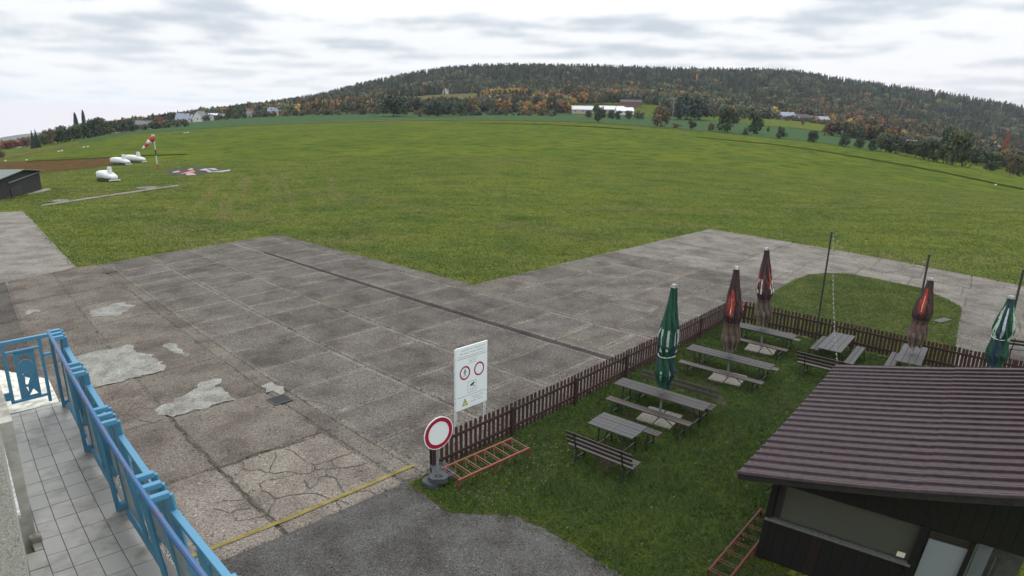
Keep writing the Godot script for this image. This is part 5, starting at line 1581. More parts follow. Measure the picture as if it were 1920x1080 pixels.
	for i in 12: hp.append(at(hand, lerpf(9.72, 3.2, i / 11.0), top) - rb)
	var ht := begin()
	tube(ht, hp, 0.021, 10)
	put("handrail", done(ht), M.handrail, rail)
	var groups := [9.43, 7.745, 6.16, 4.57, 2.97]
	for gi in groups.size():
		var vc: float = groups[gi]
		for k in [-1, 0, 1]:
			var vv: float = vc - k * 0.185
			line.call("bracket", hand + 0.01, vv, top, outer, vv, top, 0.05, 0.045, M.blue)
			line.call("bracket_leg", outer, vv, top, outer, vv, FLOOR - 0.12 if k == 1 else 5.0, 0.05, 0.03, M.blue)
			if k == 0: line.call("bracket_leg", hand - 0.012, vv, top - 0.02, hand - 0.012, vv, FLOOR, 0.035, 0.025, M.blue)
		line.call("foot_bar", hand - 0.012, vc, FLOOR + 0.05, outer, vc, FLOOR + 0.05, 0.06, 0.06, M.blue)
		var bd := begin()
		for ub in [outer - 0.03, outer - 0.018]:
			quad_out(bd, at(ub, vc + 0.13, FLOOR - 0.05) - rb, at(ub, vc - 0.17, FLOOR - 0.05) - rb, at(ub, vc - 0.17, top - 0.05) - rb, at(ub, vc + 0.13, top - 0.05) - rb, at(3.0 if ub < outer - 0.02 else -3.0, vc, 5.0) - rb)
		put("board", done(bd), M.blue, rail)
		if gi == groups.size() - 1: continue
		var va: float = vc - 0.23
		var vb: float = groups[gi + 1] + 0.23
		line.call("outer_rail", outer, va + 0.04, top - 0.16, outer, vb - 0.04, top - 0.16, 0.05, 0.035, M.blue_light)
		line.call("bottom_rail", hand + 0.05, va, FLOOR + 0.10, hand + 0.05, vb, FLOOR + 0.10, 0.035, 0.05, M.blue)
		for s in [[0.0, 0.55, hand + 0.07], [0.52, 1.0, outer - 0.01]]:
			var a0 := lerpf(va, vb, s[0])
			var b0 := lerpf(va, vb, s[1])
			var pn := begin()
			var q := [at(s[2], a0, FLOOR + 0.14) - rb, at(s[2], b0, FLOOR + 0.14) - rb, at(s[2], lerpf(a0, b0, 0.72), top - 0.22) - rb, at(s[2], lerpf(a0, b0, 0.10), top - 0.22) - rb]
			quad_out(pn, q[0], q[1], q[2], q[3], at(3.0, 6.0, 5.0) - rb)
			var back: Vector3 = (at(s[2] + 0.012, a0, FLOOR) - at(s[2], a0, FLOOR))
			quad_out(pn, q[0] + back, q[1] + back, q[2] + back, q[3] + back, at(-3.0, 6.0, 5.0) - rb)
			put("panel", done(pn), M.pane, rail)
			line.call("panel_frame", s[2], a0, FLOOR + 0.14, s[2], lerpf(a0, b0, 0.10), top - 0.22, 0.02, 0.03, M.blue)
			line.call("panel_frame", s[2], b0, FLOOR + 0.14, s[2], lerpf(a0, b0, 0.72), top - 0.22, 0.02, 0.03, M.blue)
		line.call("upright", outer, lerpf(va, vb, 0.46), FLOOR - 0.1, outer, lerpf(va, vb, 0.46), top - 0.17, 0.07, 0.03, M.blue)

	# gate
	var gate := thing("balcony_gate", "blue metal gate with a cut-out figure panel at the far end of the balcony", "gate", at(0.05, 9.61, FLOOR), heading(at(0.05, 9.61, FLOOR), at(0.85, 9.61, FLOOR)))
	gate.scale.y = 0.84
	var gw := at(0.05, 9.61, FLOOR).distance_to(at(0.85, 9.61, FLOOR))
	var gx := func(u: float) -> float: return (u - 0.05) / 0.8 * gw
	for q in [[0.05, 0.16, 1.09, M.blue_dark], [0.65, 0.06, 1.10, M.blue_dark], [0.84, 0.1, 1.12, M.blue_dark]]:
		put("upright", box_mesh(Vector3(0.034, q[2] - q[1], 0.034), 0.004), q[3], gate, Transform3D(Basis.IDENTITY, Vector3(gx.call(q[0]), (q[1] + q[2]) / 2, 0)))
	var long_bar := func(called: String, ua: float, ub: float, y: float, tall: float, m: Material, z: float) -> void:
		put(called, box_mesh(Vector3(gx.call(ub) - gx.call(ua), tall, 0.045), 0.004), m, gate, Transform3D(Basis.IDENTITY, Vector3((gx.call(ua) + gx.call(ub)) / 2, y, z)))
	long_bar.call("top_rail", -0.25, 0.90, 1.085, 0.055, M.blue, 0.0)
	long_bar.call("rail", 0.067, 0.633, 0.935, 0.03, M.blue_light, 0.0)
	long_bar.call("rail", 0.067, 0.633, 0.18, 0.035, M.blue_dark, 0.0)
	long_bar.call("rail", 0.667, 0.823, 0.80, 0.035, M.blue, 0.0)
	put("latch", box_mesh(Vector3(0.10, 0.12, 0.03), 0.004), M.blue_dark, gate, Transform3D(Basis.IDENTITY, Vector3(gx.call(0.05) - 0.06, 0.28, 0)))
	var px0: float = gx.call(0.19)
	var px1: float = gx.call(0.525)
	var pw := px1 - px0
	var shape := CSGPolygon3D.new()
	shape.name = "figure_panel"
	shape.polygon = PackedVector2Array([Vector2(0, 0), Vector2(pw, 0), Vector2(pw, 0.72), Vector2(0, 0.72)])
	shape.depth = 0.012
	shape.material = M.blue
	shape.position = Vector3(px0, 0.20, 0.006)
	gate.add_child(shape, true)
	var cres := PackedVector2Array()
	for k in 13: cres.append(Vector2(pw * 0.5 + cos(PI * k / 12.0) * pw * 0.36, 0.48 + sin(PI * k / 12.0) * 0.19))
	for k in 13: cres.append(Vector2(pw * 0.5 - cos(PI * k / 12.0) * pw * 0.36 * 0.94, 0.475 + sin(PI * k / 12.0) * 0.115))
	var holes := [cres, PackedVector2Array([Vector2(0.08, 0.41), Vector2(0.11, 0.42), Vector2(0.10, 0.35)]), PackedVector2Array([Vector2(0.15, 0.40), Vector2(0.19, 0.40), Vector2(0.17, 0.36)]), PackedVector2Array([Vector2(0.23, 0.38), Vector2(0.26, 0.37), Vector2(0.21, 0.31)]),
		PackedVector2Array([Vector2(0.12, 0.33), Vector2(0.20, 0.29), Vector2(0.15, 0.20), Vector2(0.11, 0.21)]), PackedVector2Array([Vector2(0.11, 0.17), Vector2(0.145, 0.16), Vector2(0.14, 0.08)]), PackedVector2Array([Vector2(0.14, 0.03), Vector2(0.29, 0.03), Vector2(0.22, 0.12)])]
	for hpoly in holes:
		var cut := CSGPolygon3D.new()
		cut.name = "cut_out"
		var scaled := PackedVector2Array()
		for p in hpoly: scaled.append(p if hpoly == cres else Vector2(p.x * pw / 0.335, p.y))
		cut.polygon = scaled
		cut.depth = 0.05
		cut.position.z = 0.02
		cut.operation = CSGShape3D.OPERATION_SUBTRACTION
		cut.material = M.blue
		shape.add_child(cut, true)

# ------------------------------------------------------------------ the field
func make_field_things() -> void:
	# hut at the left
	var a: Vector3 = Vector3(-44.742, -0.235, -56.462)
	var b: Vector3 = Vector3(-47.128, -0.488, -63.979)
	var turn := heading(a, b)
	var o := thing("hut", "low black timber hut with a pale roof edge at the left border of the field", "hut", b, turn)
	var long := 11.0
	var deep := 5.5
	var tall := 1.95
	for k in 44: put("wall_board", box_mesh(Vector3(0.244, tall, 0.03), 0.004), M.hut, o, Transform3D(Basis.IDENTITY, Vector3(-0.125 - k * 0.25, tall / 2, 0.004 * (k % 2))))
	for k in 22: put("wall_board", box_mesh(Vector3(0.03, tall, 0.244), 0.004), M.hut, o, Transform3D(Basis.IDENTITY, Vector3(0.0, tall / 2, -0.15 - k * 0.25)))
	var rf := begin()
	var ridge := tall + 0.45
	for q in [[-4.4, ridge, 0.25, tall - 0.02], [-4.4, ridge, -long - 0.2, tall - 0.02]]:
		box(rf, Vector3(absf(q[2] - q[0]) / cos(atan2(ridge - tall, 4.65)), 0.07, deep + 0.7), Vector3((q[0] + q[2]) / 2, (q[1] + q[3]) / 2 + 0.05, -deep / 2), 0.01, Basis(Vector3.BACK, (-1.0 if q[2] > q[0] else 1.0) * atan2(ridge - tall + 0.02, absf(q[2] - q[0]))))
	put("roof", done(rf), M.hut_roof, o)
	var gb := begin()
	prism(gb, PackedVector2Array([Vector2(-long, tall), Vector2(0.0, tall), Vector2(-4.4, ridge)]), 0.04, Transform3D(Basis.IDENTITY, Vector3.ZERO))
	put("gable", done(gb), M.hut, o)
	put("door_rail", box_mesh(Vector3(7.5, 0.10, 0.10), 0.01), M.hut_roof, o, Transform3D(Basis(Vector3.BACK, 0.045), Vector3(-3.8, 1.72, 0.10)))
	put("sill", box_mesh(Vector3(5.4, 0.18, 0.6), 0.02), M.paver, o, Transform3D(Basis.IDENTITY, Vector3(-2.5, 0.09, 0.42)))
	put("hatch", box_mesh(Vector3(2.4, 1.0, 0.04), 0.01), M.black, o, Transform3D(Basis.IDENTITY, Vector3(-6.0, 0.55, 0.05)))

	# covered trailers
	var proto: Node3D = null
	for t in [[Vector3(-48.84, -0.989, -77.417), 2.9, -0.62, "white covered trailer nearest to the hut, standing alone"], [Vector3(-78.482, -3.724, -129.22), 3.5, -0.35, "left one of two white covered trailers beside the ploughed strip"], [Vector3(-79.663, -3.792, -136.089), 3.7, -0.12, "right one of two white covered trailers, nearest to the windsock"]]:
		var r := thing("covered_trailer", t[3], "trailer", t[0], t[2], "white covered trailers on the grass")
		var s: float = t[1]
		var body := SurfaceTool.new()
		body.begin(Mesh.PRIMITIVE_TRIANGLES)
		var secs := [[-1.0, 0.42, 0.38, 0.62], [-0.92, 0.66, 0.60, 0.74], [-0.6, 0.80, 0.74, 0.80], [-0.1, 0.78, 0.72, 0.78], [0.35, 0.62, 0.64, 0.66], [0.75, 0.48, 0.54, 0.52], [0.95, 0.36, 0.44, 0.42], [1.0, 0.2, 0.3, 0.34]]
		var rings := []
		for q in secs:
			var ring := []
			for k in 16:
				var an := TAU * k / 16.0
				var cy := pow(absf(sin(an)), 0.55) * signf(sin(an))
				var cz := pow(absf(cos(an)), 0.55) * signf(cos(an))
				ring.append(Vector3(q[0] * 0.62 * s, (0.14 + q[3] * 0.30 + cy * q[1] * 0.28) * s * 0.72, cz * q[2] * 0.42 * s * 0.8))
			rings.append(ring)
		for i in rings.size() - 1:
			for k in 16:
				var l := (k + 1) % 16
				body.set_smooth_group(1)
				quad_out(body, rings[i][k], rings[i + 1][k], rings[i + 1][l], rings[i][l], Vector3(secs[i][0] * 0.55 * s, 0.26 * s, 0))
		for k in range(1, 15):
			tri_out(body, rings[0][0], rings[0][k], rings[0][k + 1], Vector3.ZERO)
			tri_out(body, rings[-1][0], rings[-1][k], rings[-1][k + 1], Vector3.ZERO)
		put("cover", done(body), M.tarp, r)
		var fin := begin()
		prism(fin, PackedVector2Array([Vector2(0.16 * s, 0.34 * s), Vector2(0.36 * s, 0.30 * s), Vector2(0.33 * s, 0.60 * s), Vector2(0.22 * s, 0.61 * s)]), 0.13 * s, Transform3D.IDENTITY)
		put("fin", done(fin), M.tarp, r)
		put("bumper", box_mesh(Vector3(0.12, 0.16, 0.44 * s), 0.03), M.tarp, r, Transform3D(Basis.IDENTITY, Vector3(0.6 * s, 0.26, 0)))
		for z in [-0.17, 0.17]: put("lamp", box_mesh(Vector3(0.05, 0.11, 0.18), 0.02), M.black, r, Transform3D(Basis.IDENTITY, Vector3(0.60 * s, 0.47, z * s)))
		put("skirt", box_mesh(Vector3(1.0 * s, 0.14, 0.5 * s), 0.03), M.black, r, Transform3D(Basis.IDENTITY, Vector3(-0.02 * s, 0.20, 0)))
		for z in [-0.24, 0.24]:
			for x in [-0.28, 0.3]:
				var wh := begin()
				tube(wh, [Vector3(x * s, 0.19, z * s - 0.06), Vector3(x * s, 0.19, z * s + 0.06)], 0.19, 14)
				put("wheel", done(wh), M.black, r)

	# windsock
	var w := thing("windsock", "red and white windsock hanging from a banded mast", "windsock", Vector3(-58.139, -2.181, -105.468))
	var y := 0.0
	var bands := [[0.9, M.sock_red], [1.35, M.white], [0.95, M.bush], [1.3, M.white], [0.8, M.sock_red]]
	for q in bands:
		var st := begin()
		tube(st, [Vector3(0, y, 0), Vector3(0, y + q[0], 0)], 0.085, 10)
		put("mast_band", done(st), q[1], w)
		y += q[0]
	put("cap", box_mesh(Vector3(0.42, 0.26, 0.3), 0.04), M.white, w, Transform3D(Basis.IDENTITY, Vector3(-0.1, y + 0.1, 0)))
	var p0 := Vector3(-0.12, y - 0.25, 0.05)
	var dir := Vector3(-0.66, -0.73, 0.25).normalized()
	for k in 4:
		var st := SurfaceTool.new()
		st.begin(Mesh.PRIMITIVE_TRIANGLES)
		tube(st, [p0 + dir * (0.62 * k), p0 + dir * (0.62 * k + 0.31) + Vector3(0, -0.02, 0), p0 + dir * (0.62 * (k + 1))], 0.44 - 0.075 * k, 14, 0.44 - 0.075 * (k + 1))
		put("sock_band", done(st), M.white if k % 2 == 1 else M.sock_red, w)

	# signal square
	ground_piece("signal_square", sheet(PackedVector2Array([Vector2(-53.976, -98.431), Vector2(-55.163, -105.811), Vector2(-54.874, -111.149), Vector2(-48.672, -104.656), Vector2(-43.215, -98.831), Vector2(-43.086, -90.862), Vector2(-43.354, -84.954), Vector2(-47.949, -90.36)]), 0.03, 1.2, 6.0), M.gravel)
	for q in [[[Vector2(-50.367, -95.128), Vector2(-50.682, -97.589), Vector2(-49.631, -96.007), Vector2(-49.335, -93.6)], M.old_white, "short white marking bar at the left corner of the signal square"], [[Vector2(-47.179, -91.203), Vector2(-48.053, -96.686), Vector2(-46.71, -94.748), Vector2(-45.919, -89.315)], M.orange, "orange red marking bar across the signal square"], [[Vector2(-51.265, -101.515), Vector2(-51.774, -103.918), Vector2(-50.676, -102.203), Vector2(-50.113, -99.704)], M.old_white, "small white marking bar at the back of the signal square"], [[Vector2(-45.572, -89.659), Vector2(-45.094, -90.656), Vector2(-43.332, -88.109), Vector2(-43.92, -86.509)], M.old_white, "white marking slab at the front corner of the signal square"], [[Vector2(-47.039, -96.41), Vector2(-47.555, -99.71), Vector2(-44.2, -94.583), Vector2(-43.15, -98.302), Vector2(-42.44, -96.665), Vector2(-42.726, -91.387), Vector2(-43.236, -89.751), Vector2(-44.043, -91.132), Vector2(-44.04, -93.232), Vector2(-45.807, -95.998)], M.old_white, "large white angled marking on the right half of the signal square"], [[Vector2(-48.415, -101.894), Vector2(-47.419, -102.297), Vector2(-45.041, -98.891), Vector2(-45.064, -97.861)], M.old_white, "white marking bar at the back right of the signal square"]]:
		var poly := PackedVector2Array(q[0])
		var mid := Vector2.ZERO
		for p in poly: mid += p / poly.size()
		var m := thing("marking_panel", q[2], "ground marking", land(mid.x, mid.y), 0.0, "markings laid on the signal square")
		var st := begin()
		var loc := PackedVector2Array()
		for p in poly: loc.append(Vector2(p.x - mid.x, -(p.y - mid.y)))
		prism(st, loc, 0.05, Transform3D(Basis(Vector3.RIGHT, -PI / 2), Vector3(0, 0.05, 0)))
		put("panel", done(st), q[1], m)

	# runway markers: small white hoods
	for q in [[Vector3(-161.139, -8.648, -229.989), "white field marker, left one of the pair near the track"], [Vector3(-161.074, -8.554, -231.572), "white field marker, right one of the pair near the track"], [Vector3(-159.837, -7.766, -241.82), "brighter white field marker below the dark tree belt"], [Vector3(-158.593, -7.569, -242.239), "dull white field marker below the dark tree belt"], [Vector3(-181.821, -6.762, -361.092), "white field marker left of a pair near the village"], [Vector3(-182.343, -6.685, -365.731), "white field marker right of a pair near the village"], [Vector3(-145.945, -8.741, -193.986), "white field marker at the corner of the ploughed strip"], [Vector3(-162.232, -10.208, -206.504), "white field marker beside the dirt track at the left edge"], [Vector3(124.254, -7.768, -166.926), "single white field marker on the wheel track at the right"]]:
		var m := thing("field_marker", q[1], "field marker", q[0], 0.3, "white markers on the airfield")
		var size := clampf(-q[0].z / 560.0, 0.22, 0.6)
		var st := begin()
		prism(st, PackedVector2Array([Vector2(-0.9, 0), Vector2(0.9, 0), Vector2(0.75, 0.55), Vector2(0.3, 0.85), Vector2(-0.3, 0.85), Vector2(-0.75, 0.55)]), 0.9, Transform3D(Basis.IDENTITY.scaled(Vector3.ONE * size), Vector3.ZERO))
		put("hood", done(st), M.tarp, m)

# ------------------------------------------------------------------ houses
func house(p: Vector3, wide: float, deep: float, eave: float, ridge: float, turn: float, wall_m: Material, roof_m: Material, label: String, group := "houses in the village beyond the field", called := "house") -> void:
	var o := thing(called, label, "house" if called == "house" else called.replace("_", " "), p, turn, group)
	var w := begin()
	prism(w, PackedVector2Array([Vector2(-deep / 2, -3.0), Vector2(deep / 2, -3.0), Vector2(deep / 2, eave), Vector2(0, ridge), Vector2(-deep / 2, eave)]), wide, Transform3D(Basis(Vector3.UP, PI / 2), Vector3.ZERO))
	put("wall", done(w), wall_m, o)
	var r := begin()
	var slope := atan2(ridge - eave, deep / 2)
	var run := deep / 2 / cos(slope) + 0.5
	for s in [-1, 1]:
		var mid := Vector3(0, (ridge + eave) / 2 + 0.1 - 0.1, s * (deep / 4 + 0.1))
		box(r, Vector3(wide + 0.8, 0.22, run), mid + Vector3(0, 0.16, 0), 0.03, Basis(Vector3.RIGHT, s * slope))
	var roof := put("roof", done(r), roof_m, o)
	put("chimney", box_mesh(Vector3(0.6, 1.4, 0.6), 0.03), M.house_red, roof, Transform3D(Basis.IDENTITY, Vector3(wide * 0.2, ridge + 0.4, 0.5)))
	var n := clampi(int(wide / 3.2), 2, 6)
	for s in [-1, 1]:
		for k in n: put("window", box_mesh(Vector3(1.1, 1.3, 0.08), 0.02), M.roof_dark, o, Transform3D(Basis.IDENTITY, Vector3(-wide / 2 + wide * (k + 0.5) / n, eave * 0.55, s * (deep / 2 + 0.02))))
	for s in [-1, 1]: put("window", box_mesh(Vector3(0.08, 1.3, 1.1), 0.02), M.roof_dark, o, Transform3D(Basis.IDENTITY, Vector3(s * (wide / 2 + 0.02), eave * 0.6, 0)))
	put("door", box_mesh(Vector3(1.1, 2.1, 0.08), 0.02), M.house_brown, o, Transform3D(Basis.IDENTITY, Vector3(wide * 0.08, 1.05, deep / 2 + 0.03)))

func make_houses() -> void:
	house(Vector3(-334.18, -21.534, -440.0), 4.5, 6, 2.6, 4.8, 1.2, M.house_white, M.roof_red, "white gabled house low among red roofs at the left edge")
	house(Vector3(-335.702, -21.21, -450.0), 3.5, 5, 3.0, 5.6, 1.4, M.house_white, M.roof_red, "narrow white house beside the pair of dark spruces")
	house(Vector3(-339.717, -22.253, -440.0), 7, 5, 1.8, 4.0, 0.2, M.house_cream, M.roof_red, "house with a broad red roof at the left edge")
	house(Vector3(-329.235, -21.635, -420.0), 6, 5, 1.8, 3.8, -0.2, M.house_brown, M.roof_red, "brown house with red roof, outermost at the left edge")
	house(Vector3(-361.656, -23.378, -480.0), 7, 5, 2.2, 4.6, 0.1, M.house_brown, M.roof_red, "red roofed house behind the white gabled one")
	house(Vector3(-290.975, -12.515, -480.0), 5, 6, 3.0, 5.5, 1.2, M.house_cream, M.roof_grey, "small pale hut at the end of the dark tree belt")
	house(Vector3(-294.088, -11.097, -520.0), 15, 8, 3.4, 6.6, 0.12, M.house_white, M.roof_grey, "long white house just right of the dark tree belt")
	house(Vector3(-301.587, -7.79, -600.0), 11, 9, 3.5, 8.5, 0.1, M.house_white, M.roof_blue, "white house with blue grey roof right of three spruces")
	house(Vector3(-298.139, -7.191, -604.0), 9, 8, 3.6, 7.0, 1.3, M.house_white, M.roof_blue, "white gable next to the blue grey roofed house")
	house(Vector3(-287.751, -6.059, -604.0), 10, 10, 4.0, 9.0, 1.45, M.house_white, M.roof_grey, "large white gabled house in the middle of the village")
	house(Vector3(-283.115, -5.314, -610.0), 7, 7, 3.0, 5.5, 0.1, M.house_white, M.roof_grey, "small white house right of the large gabled one")
	house(Vector3(-282.667, -4.8, -620.0), 8, 9, 4.5, 6.0, 0.1, M.house_brown, M.roof_white, "brown house with a pale flat roof in the village")
	house(Vector3(-279.767, -4.232, -626.0), 9, 8, 3.0, 5.0, 0.1, M.house_cream, M.roof_grey, "cream house at the right end of the village row")
	house(Vector3(-257.324, -0.828, -648.0), 12, 9, 4.0, 7.0, 0.1, M.house_red, M.roof_red, "dark red house left of the isolated white house")
	house(Vector3(-264.649, 0.3, -675.0), 14, 8, 5.0, 8.0, 0.05, M.house_white, M.roof_white, "white flat-looking house behind the dark red one")
	house(Vector3(-257.3, -1.338, -640.0), 6, 6, 2.8, 5.0, 0.1, M.house_white, M.roof_grey, "small white shed-like house left of the dark red one")
	house(Vector3(-233.395, 0.552, -640.0), 10, 8, 3.4, 7.0, 0.15, M.house_white, M.roof_blue, "white house with slate roof standing alone before orange trees")
	house(Vector3(-181.895, 6.05, -668.0), 6, 7, 3.5, 6.5, 0.2, M.house_red, M.roof_red, "small red house between orange trees")
	house(Vector3(-146.11, 10.048, -690.0), 8, 9, 4.0, 8.0, 0.5, M.house_cream, M.roof_grey, "grey roofed house left of the large round tree")
	house(Vector3(-99.827, 30.989, -960.0), 8, 8, 4.0, 8.0, 1.3, M.house_white, M.roof_dark, "tiny white gabled house alone on the hillside")
	house(Vector3(-15.951, 11.322, -668.0), 6, 7, 6.0, 10.0, 1.5, M.house_white, M.roof_dark, "narrow white gabled house behind the tree row")
	house(Vector3(-31.878, 11.771, -676.0), 12, 9, 3.5, 7.5, 0.05, M.house_white, M.roof_dark, "dark roofed house glimpsed through the tree row")
	house(Vector3(-45.033, 10.484, -670.0), 8, 8, 3.5, 6.0, 0.3, M.house_cream, M.roof_grey, "cream house glimpsed at the left end of the tree row")
	house(Vector3(277.538, 6.046, -680.0), 14, 9, 3.6, 7.0, 0.1, M.house_white, M.roof_blue, "white farm house with violet grey roof, left end of the farm")
	house(Vector3(287.5, 5.467, -684.0), 7, 8, 3.6, 6.0, 0.1, M.house_white, M.roof_dark, "small white farm building beside the farm house")
	house(Vector3(297.86, 4.965, -690.0), 12, 9, 3.2, 6.5, 0.1, M.house_brown, M.roof_dark, "dark barn in the middle of the farm")
	house(Vector3(307.981, 4.076, -690.0), 11, 9, 3.2, 6.0, 0.1, M.house_cream, M.roof_red, "low cream building with reddish roof at the farm")
	house(Vector3(320.157, 3.097, -692.0), 11, 9, 3.4, 6.5, 0.1, M.house_white, M.roof_blue, "white building at the right end of the farm")
	house(Vector3(195.982, -7.452, -330.0), 9, 8, 3.0, 5.5, -0.4, M.house_brown, M.roof_blue, "blue grey roof among the dark trees at the right field edge")
	house(Vector3(406.426, -20.333, -560.0), 11, 9, 5.0, 9.0, -0.3, M.house_brown, M.roof_grey, "brown house with pale trim on the right hillside")
	# long barns with white roofs
	for q in [[Vector3(74.75, 8.459, -640.0), 42.0, 8.0, "long barn with white roof, left part of the row"], [Vector3(92.201, 9.006, -640.0), 24.0, 10.0, "middle barn with white roof, behind small dark trees"], [Vector3(102.652, 7.887, -628.0), 16.0, 12.0, "right barn with steep white roof facing the field"]]:
		var s: float = q[1]
		house(q[0], s, q[2], 3.0, 6.2, 0.03, M.house_cream if s > 20 else M.house_white, M.roof_white, q[3], "barns with white roofs beyond the crop", "barn")
	house(Vector3(118.902, 15.76, -690.0), 22, 8, 4.5, 6.5, 0.03, M.house_brown, M.roof_dark, "dark roofed barn behind the right white roof", "barns with white roofs beyond the crop", "barn")
	# poles of the power line
	for q in [[Vector3(142.062, 6.673, -600.0), 16.0, "tall pale T-shaped power pole right of the brownish field tree"], [Vector3(-171.797, 13.179, -760.0), 13.0, "thin pale mast rising left of the large round tree"], [Vector3(-230.208, 6.103, -720.0), 15.0, "thin pale mast before the green hillside meadow"], [Vector3(27.836, 11.533, -664.0), 15.0, "thin pale pole at the right end of the tree row"], [Vector3(157.427, -4.534, -318.0), 7.0, "pale pole beside a round field-edge tree"], [Vector3(219.917, -12.725, -300.0), 7.5, "grey pole at the far right above a round bush"]]:
		var o := thing("power_pole", q[2], "pole", q[0], 0.1, "poles beyond the field")
		put("shaft", rod(Vector3(0, -1.5, 0), Vector3(0, q[1], 0), 0.28 if q[1] > 9 else 0.14, 8), M.steel, o)
		put("cross_arm", box_mesh(Vector3(4.5 if q[1] > 15.5 else 1.2, 0.3, 0.3), 0.02), M.steel, o, Transform3D(Basis.IDENTITY, Vector3(0, q[1] - 0.4, 0)))

# ------------------------------------------------------------------ trees
func leaves(kind: String, n: int, seed_: int, size: float) -> ArrayMesh:   # crown of a tree one metre tall, one metre wide
	var r := RandomNumberGenerator.new()
	r.seed = seed_
	var st := SurfaceTool.new()
	st.begin(Mesh.PRIMITIVE_TRIANGLES)
	var lobes := []
	for k in 17: lobes.append([Vector3(r.randf_range(-0.30, 0.30), r.randf_range(0.20, 0.82), r.randf_range(-0.30, 0.30)) * Vector3(1.0, 1.0, 1.0), r.randf_range(0.15, 0.25), r.randf_range(0.8, 1.15)])
	for i in n:
		var p := Vector3.ZERO
		var out := Vector3.UP
		var s := size * r.randf_range(0.6, 1.3)
		var c := r.randf_range(0.74, 1.22)
		if kind == "conifer":
			var y := 1.0 - pow(r.randf(), 0.62) * 0.95
			var a := r.randf() * TAU
			var rad := (1.02 - y) * 0.5 * (0.55 + 0.45 * r.randf()) * (0.82 + 0.18 * sin(y * 40.0))
			out = Vector3(cos(a), 0.25, sin(a)).normalized()
			p = Vector3(cos(a) * rad, y - rad * 0.12, sin(a) * rad)
			s *= 0.45 + 0.8 * (1.0 - y)
		elif kind == "column":
			var y := r.randf()
			var a := r.randf() * TAU
			var rad := 0.48 * sqrt(maxf(0.0, sin(PI * clampf(pow(y, 0.8), 0.02, 0.98)))) * (0.4 + 0.6 * sqrt(r.randf()))
			out = Vector3(cos(a), 0.4, sin(a)).normalized()
			p = Vector3(cos(a) * rad, 0.12 + y * 0.88, sin(a) * rad)
		else:
			var l: Array = lobes[r.randi() % lobes.size()]
			out = Vector3(r.randfn(), r.randfn() * 0.9 + 0.25, r.randfn()).normalized()
			p = l[0] + out * l[1] * (0.55 + 0.5 * r.randf()) * Vector3(1.15, 1.0, 1.15)
			if kind == "bush": p.y = (p.y - 0.12) * 1.12
			c *= l[2]
		var n1 := (out + Vector3(r.randfn(), r.randfn(), r.randfn()) * 0.5).normalized()
		var t := n1.cross(Vector3(r.randfn(), r.randfn(), r.randfn())).normalized()
		var b := n1.cross(t)
		var col := Color(c, c * r.randf_range(0.95, 1.05), c * r.randf_range(0.85, 1.1))
		var q := [p + t * s, p + b * s * 0.7, p - t * s, p - b * s * 0.7]
		for k in [0, 1, 2, 0, 2, 3]:
			st.set_color(col)
			st.add_vertex(q[k])
	st.set_smooth_group(-1)
	st.generate_normals()
	return st.commit()

func trunk_mesh(seed_: int, limbs: bool) -> ArrayMesh:
	var r := RandomNumberGenerator.new()
	r.seed = seed_
	var st := begin()
	tube(st, [Vector3(0, -0.08, 0), Vector3(0.006, 0.2, 0), Vector3(-0.008, 0.5, 0.006), Vector3(0, 0.85, 0)], 0.032, 6, 0.006)
	if limbs:
		for k in 5:
			var a := TAU * k / 5.0 + r.randf()
			var y := r.randf_range(0.24, 0.5)
			tube(st, [Vector3(0, y, 0), Vector3(cos(a) * 0.14, y + 0.12, sin(a) * 0.14), Vector3(cos(a) * 0.27, y + 0.22, sin(a) * 0.27)], 0.014, 5, 0.004)
	return done(st)

var CROWN := {}
var TRUNK := {}
var TINT := {}

func leaf_mat(c: Color) -> StandardMaterial3D:
	var m := paint(c.r, c.g, c.b, 0.9)
	m.vertex_color_use_as_albedo = true
	return m

func tree(kind: String, tint: String, p: Vector3, tall: float, wide: float, label: String, group := "") -> void:
	var names := {"round": "broadleaf_tree", "conifer": "conifer_tree", "column": "slender_tree", "bush": "bush"}
	var o := thing(names[kind], label, "bush" if kind == "bush" else "tree", p, 0.0, group)
	var v := rng.randi() % 3
	var bs := Basis(Vector3.UP, rng.randf() * TAU).scaled(Vector3(wide, tall, wide))
	put("crown", CROWN[kind][v], TINT[tint], o, Transform3D(bs, Vector3.ZERO))
	var tw := minf(wide, tall * 0.7)
	put("trunk", TRUNK[kind], M.bark, o, Transform3D(Basis(Vector3.UP, rng.randf() * TAU).scaled(Vector3(tw, tall, tw)), Vector3.ZERO))

